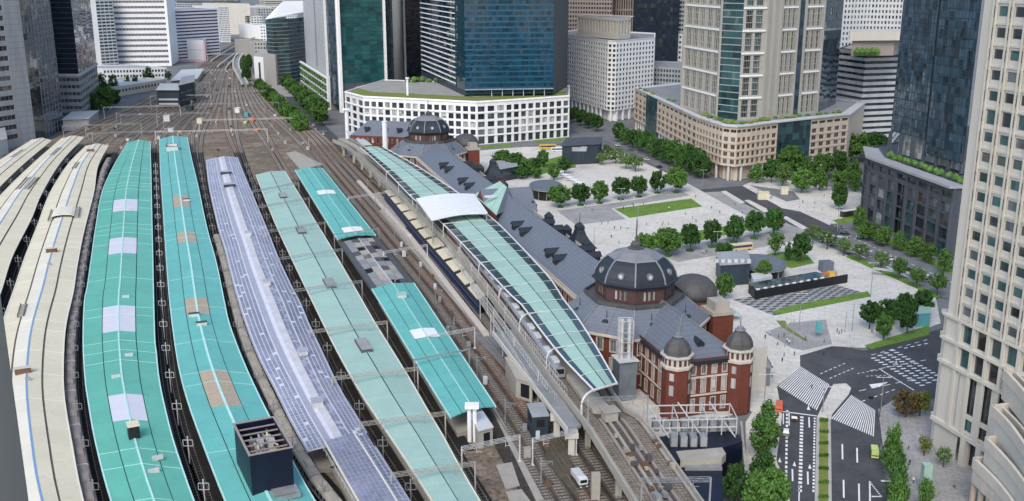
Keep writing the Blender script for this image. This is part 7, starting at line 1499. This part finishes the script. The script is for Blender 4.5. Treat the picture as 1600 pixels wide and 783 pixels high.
# ================================================================ TREES
def crown_mesh(name, leafm, shape, n, seed, leaf=.34):
    rn = random.Random(seed); b = MB(); clumps = []
    k = 0
    while len(clumps) < 64:
        x, y, z = rn.uniform(-1, 1), rn.uniform(-1, 1), rn.uniform(-1, 1)
        if shape == 'round': ok = x*x+y*y+z*z < 1 and x*x+y*y+z*z > .25
        elif shape == 'cone': t = (z+1)/2; rr = (1-t)**.8*1.0 if t > .12 else .7; ok = x*x+y*y < rr*rr
        elif shape == 'column': ok = x*x+y*y < (.95-.45*max(0, z))**2
        else: ok = x*x+y*y+(z*1.1)**2 < 1
        if ok: clumps.append((x, y, z, rn.uniform(.18, .36)))
    for i in range(n):
        cxx, cyy, czz, cr = clumps[i % len(clumps)]; d = Vector((rn.gauss(0, 1), rn.gauss(0, 1), rn.gauss(0, 1))); d = d.normalized()*cr*(rn.random()**.4)
        p = Vector((cxx, cyy, czz))+d; ax = (d.normalized()*.7+Vector((rn.gauss(0, .6), rn.gauss(0, .6), rn.gauss(.5, .6)))).normalized(); o = ax.orthogonal().normalized(); o2 = ax.cross(o); a = rn.uniform(0, 6.28); o, o2 = o*math.cos(a)+o2*math.sin(a), o2*math.cos(a)-o*math.sin(a); s = leaf*rn.uniform(.2, .42)
        b.face([p-o*s, p+o2*s*.7, p+o*s, p-o2*s*.7])
    return b.mesh(name, leafm)
def trunk_mesh(seed, low_):
    rn = random.Random(seed); b = MB(); b.tube([(0, 0, 0), (.02, .01, low_*.5), (0, 0, low_+.12), (.02, 0, .8)], [.035, .028, .022, .008], 6)
    for k in range(5): a = k*1.26+rn.random(); b.tube([(0, 0, low_+.02*k), (.16*math.cos(a), .16*math.sin(a), low_+.18+.03*k), (.32*math.cos(a), .32*math.sin(a), low_+.34+.03*k)], [.014, .009, .004], 5)
    return b.mesh('trunk', 'trunk')
CR = {}
for sh, lm, n, lf in (('round', 'leaf_deep', 4200, .32), ('round', 'leaf_mid', 3800, .32), ('cone', 'leaf_deep', 2600, .3), ('cone', 'leaf_mid', 2400, .3), ('loose', 'leaf_mid', 1500, .32), ('loose', 'leaf_light', 900, .32), ('column', 'leaf_deep', 2200, .3), ('column', 'leaf_mid', 2000, .3), ('round', 'leaf_brown', 1800, .3), ('round', 'leaf_yellow', 1600, .3), ('round', 'leaf_light', 2000, .32), ('loose', 'leaf_yellow', 1000, .32)):
    CR[(sh, lm)] = [crown_mesh('crown', lm, sh, n, 100+k+len(CR)*7, lf) for k in range(3)]
TR = [trunk_mesh(k, .22) for k in range(3)]
tcount = [0]
def tree(u, vb, vt, wpx, sh, lm, label, group='trees', z0=0.15, low_=.22, bed=False):
    q = S(u, vb, z0); Dd = math.sqrt(q.x**2+q.y**2+(EYE-z0)**2)
    lo, hi = 0.5, 60.0
    for _ in range(40):
        m_ = (lo+hi)/2
        if proj(Vector((q.x, q.y, z0+m_)))[1] > vt: lo = m_
        else: hi = m_
    h = lo; rad = wpx/2*Dd/FOC; k = tcount[0]; tcount[0] += 1
    r = thing('tree', label, 'tree', tuple(q), group, random.uniform(0, 6.28)); r.rotation_euler.z = random.uniform(0, 6.28)
    o = D.objects.new('trunk', TR[k % 3]); COL.objects.link(o); o.parent = r; o.scale = (min(h, 9), min(h, 9), h)
    if bed: bm_ = MB(); bm_.lathe((0, 0, -.1), [(1.9, 0), (1.9, .5), (1.7, .55), (1.2, .8), (.3, .9)], 12); o = D.objects.new('planting_bed', bm_.mesh('planting_bed', 'leaf_deep')); COL.objects.link(o); o.parent = r  # planted disc round the trunk, also painting the crown's contact shadow
    o = D.objects.new('crown', CR[(sh, lm)][k % 3]); COL.objects.link(o); o.parent = r; ch = h*(1-low_)/2; vr_ = random.uniform(.9, 1.12); o.scale = (rad*vr_, rad*random.uniform(.92, 1.1), ch*1.02); o.location = (0, 0, h*low_+ch)
    return r
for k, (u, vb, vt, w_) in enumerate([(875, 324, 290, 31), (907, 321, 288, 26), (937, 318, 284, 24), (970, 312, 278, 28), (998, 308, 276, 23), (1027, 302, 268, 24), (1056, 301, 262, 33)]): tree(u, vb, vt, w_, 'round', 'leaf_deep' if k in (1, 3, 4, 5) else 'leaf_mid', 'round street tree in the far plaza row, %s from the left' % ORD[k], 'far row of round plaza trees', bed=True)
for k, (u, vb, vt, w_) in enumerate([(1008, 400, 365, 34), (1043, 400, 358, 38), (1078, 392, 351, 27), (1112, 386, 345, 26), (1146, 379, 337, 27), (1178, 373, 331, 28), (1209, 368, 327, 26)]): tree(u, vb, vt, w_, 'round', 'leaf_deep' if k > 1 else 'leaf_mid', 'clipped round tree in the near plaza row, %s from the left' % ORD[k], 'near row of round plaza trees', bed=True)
for k, (u, vb, vt, w_) in enumerate([(786, 268, 236, 32), (806, 272, 240, 30), (824, 276, 246, 24), (834, 270, 247, 18), (849, 262, 235, 18), (882, 272, 246, 18), (865, 282, 256, 16), (815, 280, 262, 20), (838, 279, 262, 18)]): tree(u, vb, vt, w_, 'round', ['leaf_mid', 'leaf_deep'][k % 2], 'bushy tree in the far plaza garden, %s from the left' % ORD[[0, 1, 3, 4, 6, 8, 7, 2, 5][k]], 'garden trees at far plaza end')
for k in range(13): t = k/12; tree(966+t*130, 222+t*58, 194+t*42+random.uniform(-3, 3), 19+t*7, 'column' if k % 2 else 'round', ['leaf_deep', 'leaf_mid', 'leaf_deep', 'leaf_deep'][k % 4], 'dark street tree along the left side of the beige podium, %s from the far end' % ORD[k], 'trees left of the beige podium')
for k, (u, vb, vt, w_) in enumerate([(897, 192, 168, 16), (908, 197, 172, 18), (920, 201, 176, 18), (932, 206, 180, 18)]): tree(u, vb, vt, w_, 'round', 'leaf_deep', 'dark tree below the white gridded office, %s from the left' % ORD[k], 'trees below the white office')
for k, (u, vb, vt, w_) in enumerate([(948, 250, 226, 22), (962, 256, 232, 24), (978, 264, 238, 26), (993, 268, 242, 24), (940, 258, 238, 18)]): tree(u, vb, vt, w_, 'loose', 'leaf_light', 'thin pale tree by the far plaza street, %s from the left' % ORD[[1, 2, 3, 4, 0][k]], 'thin trees by the far plaza street')
for k, (u, vb, vt, w_) in enumerate([(1182, 286, 250, 30), (1205, 286, 246, 34), (1234, 276, 226, 38), (1262, 278, 238, 36), (1222, 292, 252, 30), (1252, 302, 262, 36), (1280, 298, 256, 34), (1285, 280, 236, 34), (1307, 276, 232, 36), (1332, 288, 244, 34), (1310, 300, 262, 28), (1310, 328, 285, 28), (1342, 252, 200, 56), (1366, 250, 206, 44), (1318, 250, 205, 40), (1336, 300, 266, 26)]): tree(u, vb, vt+3, w_*.84, 'round' if k % 3 else 'cone', ['leaf_mid', 'leaf_deep', 'leaf_mid', 'leaf_deep', 'leaf_light'][k % 5] if k % 3 else 'leaf_mid', 'leafy tree right of the beige podium, %s counted from the left' % ORD[sorted(range(16), key=lambda i: [1182, 1205, 1234, 1262, 1222, 1252, 1280, 1285, 1307, 1332, 1310.5, 1310, 1342, 1366, 1318, 1336][i]).index(k)], 'trees right of the beige podium')
for k, (u, vb, vt) in enumerate([(1270, 382, 352), (1292, 390, 360), (1318, 400, 370), (1343, 408, 380), (1376, 424, 392), (1404, 437, 402), (1432, 450, 416), (1464, 462, 424)]): tree(u, vb, vt, 24, 'loose', 'leaf_light' if k < 5 else 'leaf_mid', 'slender young tree on the plaza side of the light street, %s from the left' % ORD[k], 'young trees on plaza side', low_=.3)
for k, (u, vb, vt, w_) in enumerate([(1342, 362, 322, 20), (1358, 376, 345, 26), (1380, 384, 352, 26), (1404, 392, 362, 18), (1427, 402, 368, 26), (1450, 412, 378, 22), (1475, 425, 390, 22)]): tree(u, vb, vt, w_, 'column', 'leaf_mid', 'street tree along the dark podium, %s from the left' % ORD[k], 'trees along the dark podium')
for u, vb, vt, w_, sh, lm, lab in [(1251, 410, 366, 28, 'round', 'leaf_deep', 'big dark round tree on the lawn by the oval pavilion'), (1231, 408, 379, 11, 'column', 'leaf_deep', 'narrow dark columnar tree on the lawn by the oval pavilion'), (1211, 400, 362, 26, 'loose', 'leaf_mid', 'loose green tree left of the columnar tree'), (1131, 408, 380, 24, 'round', 'leaf_deep', 'dark tree above the dark grey box'), (1193, 440, 408, 22, 'round', 'leaf_mid', 'tree growing beside the oval pavilion roof'), (1131, 468, 428, 26, 'round', 'leaf_mid', 'bright tree in front of the dark grey box'), (1415, 652, 610, 36, 'round', 'leaf_brown', 'reddish-brown tree at the foot of the white tower'), (1437, 650, 610, 26, 'round', 'leaf_yellow', 'yellow-green tree beside the reddish-brown tree'), (1391, 745, 655, 36, 'cone', 'leaf_mid', 'tall pointed tree right of the carriageway'), (1398, 800, 700, 34, 'cone', 'leaf_deep', 'second tall pointed tree right of the carriageway, frame bottom'), (1394, 850, 745, 36, 'cone', 'leaf_mid', 'pointed tree cut by the frame bottom right of the road'), (1444, 712, 680, 18, 'loose', 'leaf_yellow', 'small yellowish tree by the white tower base, left'), (1473, 730, 698, 20, 'loose', 'leaf_light', 'small yellowish tree by the white tower base, right'), (1444, 800, 745, 24, 'column', 'leaf_mid', 'tree behind the pale green pylon'), (1345, 375, 352, 14, 'round', 'leaf_mid', 'small tree at the light street corner')]: tree(u, vb, vt, w_, sh, lm, lab)
for k, (u, vb, vt, w_) in enumerate([(1197, 682, 617, 34), (1193, 715, 655, 44), (1192, 760, 690, 46), (1180, 805, 725, 50), (1149, 790, 728, 38), (1205, 815, 735, 40)]): tree(u, vb, vt, w_, 'cone' if k in (0, 2, 3) else 'round', ['leaf_mid', 'leaf_mid', 'leaf_deep', 'leaf_mid', 'leaf_deep', 'leaf_mid'][k], ['topmost pointed tree in the row left of the road', 'second tree down in the row left of the road', 'third tree down in the row left of the road', 'bright pointed tree low in the row left of the road', 'dark low tree beside the navy plant deck', 'tree at the road edge, frame bottom left of the carriageway'][k], 'trees left of the road')
for k, (u, vb, vt, w_) in enumerate([(1358, 514, 472, 28), (1386, 508, 468, 26), (1411, 500, 460, 28), (1440, 495, 455, 30), (1380, 530, 493, 24), (1416, 522, 480, 30)]): tree(u, vb, vt, w_, 'round', 'leaf_deep' if k != 4 else 'leaf_mid', 'tree in the cluster beside the white tower, %s' % ['leftmost', 'second from left at the back', 'third from left at the back', 'nearest the tower', 'lower left', 'lower right'][k], 'tree cluster by the crossing')
for k in range(12): t = k/11; tree(406+t*66, 146+t*68, 124+t*54, 16+t*8, 'round', 'leaf_mid' if k % 3 else 'leaf_deep', 'round tree in the row between tracks and far road, %s from the far end' % ORD[k], 'tree row beside the tracks')
for k in range(10): t = k/9; tree(448+t*54, 140+t*56, 118+t*40, 18+t*10, 'round', 'leaf_mid' if k % 2 else 'leaf_deep', 'round tree in the row below the planted terraces, %s from the far end' % ORD[k], 'tree row right of the far road')
for k, (u, vb, vt, w_) in enumerate([(160, 150, 116, 20), (178, 148, 118, 16), (166, 172, 134, 26), (178, 168, 140, 20), (200, 140, 118, 10), (213, 140, 118, 10), (233, 134, 106, 18), (150, 178, 146, 18), (263, 124, 112, 10)]): tree(u, vb, vt, w_, 'column' if k not in (2, 3) else 'round', 'leaf_deep' if k != 2 else 'leaf_mid', 'tree beside the left dark tower and tracks, %s from the left' % ORD[[1, 4, 2, 3, 5, 6, 7, 0, 8][k]], 'trees left of the tracks')
for k, (u, vb, vt, w_) in enumerate([(384, 122, 92, 12), (390, 112, 86, 12), (386, 134, 104, 12), (462, 122, 100, 22), (448, 126, 106, 18), (474, 124, 98, 18)]): tree(u, vb, vt, w_, 'round', 'leaf_deep', ['small dark tree by the curving tracks, middle', 'small dark tree by the curving tracks, farthest', 'small dark tree by the curving tracks, nearest', 'dark tree before the curved glass building, middle', 'dark tree before the curved glass building, left', 'dark tree before the curved glass building, right'][k], 'small trees by the curving tracks')
for k in range(16):                                                    # clipped hedges along the kerbs
    pass
# ================================================================ VEHICLES
def vehicle(name, u, v, heading, size, body, label, cat, glassm='g_dark', roofm=None, boxy=False, z0=0.0):
    q = S2(u, v, z0); L, W_, H_ = size; r = thing(name, label, cat, (q.x, q.y, z0), None, heading)
    def add(nm, mb, m, loc=(0, 0, 0)): o = D.objects.new(nm, mb.mesh(nm, m)); COL.objects.link(o); o.parent = r; o.location = loc; return o
    b = MB(); hw = W_/2
    if boxy:
        b.hexa([(-L/2, -hw, .35), (L/2, -hw, .35), (L/2, hw, .35), (-L/2, hw, .35)], [(-L/2, -hw, H_), (L/2-.15, -hw, H_), (L/2-.15, hw, H_), (-L/2, hw, H_)]); add('body', b, body)
        b = MB(); b.box((0, 0, H_), (L*.96, W_*.92, .12)); add('roof', b, roofm or 'car_white')
        for s in (-1, 1): b = MB(); y = s*(hw+.02); b.face([(-L/2+.4, y, H_*.5), (L/2-.6, y, H_*.5), (L/2-.6, y, H_*.85), (-L/2+.4, y, H_*.85)]); add('side_window', b, glassm)
        for s in (-1, 1): b = MB(); x = s*(L/2+.02) - (.15 if s > 0 else 0)*.5; b.face([(x, -hw+.2, H_*.45), (x, hw-.2, H_*.45), (x-.06*s, hw-.2, H_*.88), (x-.06*s, -hw+.2, H_*.88)]); add('windscreen', b, glassm)
    else:
        mid = H_*.58; b.hexa([(-L/2, -hw, .3), (L/2, -hw, .3), (L/2, hw, .3), (-L/2, hw, .3)], [(-L/2+.1, -hw, mid), (L/2-.15, -hw, mid*.92), (L/2-.15, hw, mid*.92), (-L/2+.1, hw, mid)]); add('body', b, body)
        b = MB(); b.hexa([(-L*.36, -hw*.95, mid-.02), (L*.22, -hw*.95, mid-.04), (L*.22, hw*.95, mid-.04), (-L*.36, hw*.95, mid-.02)], [(-L*.26, -hw*.76, H_-.06), (L*.08, -hw*.76, H_-.06), (L*.08, hw*.76, H_-.06), (-L*.26, hw*.76, H_-.06)]); add('cabin_glass', b, glassm)
        b = MB(); b.hexa([(-L*.265, -hw*.78, H_-.07), (L*.085, -hw*.78, H_-.07), (L*.085, hw*.78, H_-.07), (-L*.265, hw*.78, H_-.07)], [(-L*.25, -hw*.72, H_), (L*.07, -hw*.72, H_), (L*.07, hw*.72, H_), (-L*.25, hw*.72, H_)]); add('roof', b, roofm or body)
    wm_ = MB(); wm_.lathe((0, 0, -.11), [(.34, 0), (.36, .05), (.36, .17), (.34, .22)], 12); wme = wm_.mesh('wheel', 'tyre')
    for x in (-L*.31, L*.31):
        for s in (-1, 1): o = D.objects.new('wheel', wme); COL.objects.link(o); o.parent = r; o.location = (x, s*hw*.93, .36); o.rotation_euler = (math.pi/2, 0, 0); o.scale = (1.0 if not boxy else 1.35,)*2+(1,)
    for s in (-1, 1):
        b = MB(); b.box((L/2-.12 if not boxy else L/2-.02, s*hw*.7, H_*.35 if not boxy else .8), (.12, .35, .18)); add('headlight', b, 'white_paint'); b = MB(); b.box((-L/2+.02, s*hw*.75, H_*.38 if not boxy else .9), (.12, .3, .16)); add('tail_light', b, 'red')
    return r
rd = math.atan2(60, 16.4)
vehicle('car', 1241, 655, rd, (4.6, 1.8, 1.5), 'car_black', 'black car waiting at the stop line', 'car'); vehicle('car', 1228, 678, rd, (4.5, 1.8, 1.5), 'car_grey', 'grey car behind the orange van in the left lane', 'car', roofm='car_white')
vehicle('van', 1217, 641, rd, (4.2, 1.9, 2.2), 'orange_red', 'orange-red van at the stop line, leftmost lane', 'van', boxy=True, roofm='orange_red') if mat('orange_red', (.62, .13, .06), .4) else None
vehicle('taxi', 1366, 712, rd, (4.6, 1.8, 2.0), 'lime', 'pale lime taxi at the right kerb beside the trees', 'taxi', boxy=True, roofm='lime')
vehicle('bus', 1158, 391, .35, (11, 2.5, 3.1), 'bus_tan', 'tan bus parked below the near row of round trees', 'bus', boxy=True, roofm='cream', z0=.18); vehicle('bus', 1327, 338, .5, (11, 2.5, 3.2), 'car_black', 'white-roofed bus beside the dark podium corner', 'bus', boxy=True, z0=.2)
vehicle('bus', 856, 233, .12, (12, 2.6, 3.2), 'yellow', 'yellow bus in front of the white podium', 'bus', boxy=True, roofm='yellow', z0=.2); vehicle('bus', 872, 237, .12, (10, 2.6, 3.0), 'car_white', 'white bus next to the yellow bus', 'bus', boxy=True, z0=.2)
for k, (u, v, m) in enumerate([(1290, 378, 'car_white'), (1304, 384, 'car_grey'), (1320, 366, 'car_black'), (1345, 372, 'car_white'), (1372, 402, 'car_grey'), (1392, 406, 'car_white'), (1420, 424, 'car_black'), (1446, 440, 'car_grey'), (1312, 357, 'car_grey'), (1336, 392, 'car_white')]): vehicle('car', u, v, -.55, (4.5, 1.8, 1.5), m, '%s car on the light street by the dark podium, %s from the left' % ({'car_white': 'white', 'car_grey': 'grey', 'car_black': 'black'}[m], ORD[[0, 1, 3, 5, 6, 7, 8, 9, 2, 4][k]]), 'car', z0=.2)
for k, (u, v, m) in enumerate([(1030, 262, 'car_black'), (1010, 250, 'car_white'), (985, 236, 'car_grey'), (1048, 272, 'car_white'), (965, 228, 'car_white')]): vehicle('car', u, v, 2.2, (4.5, 1.8, 1.5), m, '%s car on the street left of the beige podium, %s from the far end' % ({'car_white': 'white', 'car_grey': 'grey', 'car_black': 'black'}[m], ORD[[3, 2, 1, 4, 0][k]]), 'car', z0=.2)
for k, (u, v, m) in enumerate([(450, 160, 'car_white'), (466, 172, 'car_black'), (478, 182, 'car_grey'), (490, 196, 'car_white'), (470, 165, 'car_grey'), (505, 210, 'car_white')]): vehicle('car', u, v, 1.9, (4.5, 1.8, 1.5), m, '%s car on the far road beside the tracks, %s from the far end' % ({'car_white': 'white', 'car_grey': 'grey', 'car_black': 'black'}[m], ORD[[0, 2, 3, 4, 1, 5][k]]), 'car', z0=.0)
tk = vehicle('truck', 905, 756, math.atan2(-.96, .278), (6.5, 2.2, 1.2), 'steel_dark', 'small white truck parked under the railway viaduct', 'truck', boxy=True, roofm='steel_dark', z0=ZT)
b = MB(); b.box((2.1, 0, 1.0), (1.8, 2.1, 1.7)); o = D.objects.new('cab', b.mesh('cab', 'car_white')); COL.objects.link(o); o.parent = tk; b = MB(); b.box((-1.2, 0, 1.3), (4.0, 2.1, 1.3)); o = D.objects.new('load_box', b.mesh('load_box', 'pale_grey')); COL.objects.link(o); o.parent = tk
b = MB(); b.face([(3.02, -.85, 1.7), (3.02, .85, 1.7), (3.02, .85, 2.5), (3.02, -.85, 2.5)]); o = D.objects.new('windscreen', b.mesh('windscreen', 'g_dark')); COL.objects.link(o); o.parent = tk
sheet('road', [(425, 148), (462, 150), (535, 222), (545, 240), (515, 240), (500, 215)], -.02, 'asphalt'); sheet('pavement', [(425, 128), (470, 130), (470, 152), (425, 150)], .05, 'paving_grey'); marks('lane_marking', dash((444, 152), (520, 228), .25, 16, .5)+dash((472, 205), (510, 205), .6, 1, 1), .02)
# ================================================================ PEOPLE
def body_mesh(m1, m2, stride):
    me = D.meshes.new('person_base'); J_ = [(0, 0, .95), (0, 0, 1.2), (0, 0, 1.42), (0, 0, 1.5), (0, 0.01, 1.66), (.19, 0, 1.4), (.25, .05*stride, 1.13), (.24, .16*stride, .9), (-.19, 0, 1.4), (-.25, -.05*stride, 1.13), (-.24, .1-.2*stride, .9), (.1, 0, .9), (.11, -.12*stride, .5), (.11, -.26*stride, .08), (.11, -.26*stride+.14, .04), (-.1, 0, .9), (-.11, .14*stride, .5), (-.11, .24*stride, .08), (-.11, .24*stride+.14, .04)]
    E_ = [(0, 1), (1, 2), (2, 3), (3, 4), (2, 5), (5, 6), (6, 7), (2, 8), (8, 9), (9, 10), (0, 11), (11, 12), (12, 13), (13, 14), (0, 15), (15, 16), (16, 17), (17, 18)]
    RAD = [.15, .15, .14, .07, .115, .075, .055, .045, .075, .055, .045, .1, .075, .055, .045, .1, .075, .055, .045]
    me.from_pydata(J_, E_, []); o = D.objects.new('person_base', me); COL.objects.link(o); md = o.modifiers.new('s', 'SKIN'); 
    for k, sv in enumerate(me.skin_vertices[0].data): sv.radius = (RAD[k], RAD[k]); sv.use_root = (k == 0)
    o.modifiers.new('u', 'SUBSURF').levels = 1
    dg = bpy.context.evaluated_depsgraph_get(); ev = o.evaluated_get(dg); nm = D.meshes.new_from_object(ev); nm.name = 'person'; D.objects.remove(o)
    nm.materials.clear()
    for x in (m1, m2, 'skin', 'car_black'): nm.materials.append(MATS[x])
    for p in nm.polygons: z = p.center.z; p.material_index = 3 if z > 1.68 or (z > 1.56 and p.center.y < -.02) else 2 if z > 1.5 else 0 if z > .93 else 1
    return nm
mat('skin', (.55, .36, .26), .6); BD = [body_mesh(a, b, s) for a, b, s in (('car_black', 'navy', 1), ('white_paint', 'dark_grey', .6), ('car_grey', 'black', 1), ('navy', 'black', .3), ('brown_stone', 'navy', .8))]
COLN = ['in black top', 'in white shirt and dark trousers', 'in grey top', 'in navy clothes', 'in brown top']
spots = [(960, 358, 'on the pale plaza behind the near dome'), (980, 357, 'on the pale plaza by the tall lamp post'), (1036, 350, 'on the plaza below the far lawn'), (1071, 336, 'at the near edge of the far lawn'), (1082, 342, 'on the plaza between lawns'), (1087, 309, 'by the far lawn corner'), (1120, 318, 'beside the dark road'), (1045, 365, 'above the near round trees'), (955, 372, 'close behind the near dome'), (967, 381, 'near the station roof edge'), (1215, 540, 'left of the crossing'), (1230, 535, 'by the crossing lamp posts'), (1241, 556, 'at the upper crossing kerb'), (1222, 566, 'on the pavement above the crossing'), (1268, 607, 'walking on the left zebra crossing'), (1311, 523, 'beside the turquoise sign'), (1207, 575, 'near the grey pointed lodge'), (1206, 590, 'below the grey pointed lodge'), (1287, 555, 'at the far kerb of the intersection'), (1419, 703, 'on the right pavement by the pointed trees'), (1421, 727, 'walking on the right pavement, second from top'), (1427, 755, 'beside the pale green pylon'), (1408, 765, 'near the frame bottom on the right pavement'), (1414, 768, 'at the frame bottom right of the pointed trees'), (1491, 763, 'before the white tower entrance'), (1362, 520, 'under the tree cluster'), (1098, 396, 'under the near round trees'), (1104, 395, 'beside the tan bus'), (1145, 320, 'on the cobbled drive'), (1010, 352, 'left of the far lawn'), (1185, 300, 'by the cream kiosks'), (1240, 322, 'on the forecourt of the beige podium'), (900, 345, 'beside the spired pavilion'), (925, 330, 'below the far row of trees')]
for k, (u, v, w_) in enumerate(spots):
    q = S(u, v, .16 if v < 560 or u < 1210 or u > 1380 else .03); o = D.objects.new('person', BD[k % 5]); COL.objects.link(o); o.location = q; o.rotation_euler = (0, 0, random.uniform(0, 6.28)); tag(o, 'pedestrian %s %s' % (COLN[k % 5], w_), 'person', 'pedestrians')
rp = random.Random(3)
for k in range(46):
    u, v = rp.choice([(rp.uniform(930, 1130), rp.uniform(346, 360)), (rp.uniform(900, 1080), rp.uniform(318, 328)), (rp.uniform(1100, 1200), rp.uniform(320, 345)), (rp.uniform(1215, 1330), rp.uniform(512, 536)), (rp.uniform(1180, 1240), rp.uniform(520, 560)), (rp.uniform(1190, 1300), rp.uniform(305, 330))])
    o = D.objects.new('person', BD[k % 5]); COL.objects.link(o); o.location = S(u, v, .24); o.rotation_euler = (0, 0, rp.uniform(0, 6.28)); tag(o, 'far-off pedestrian crossing the open pale paving of the plaza', 'person', 'scattered plaza pedestrians')
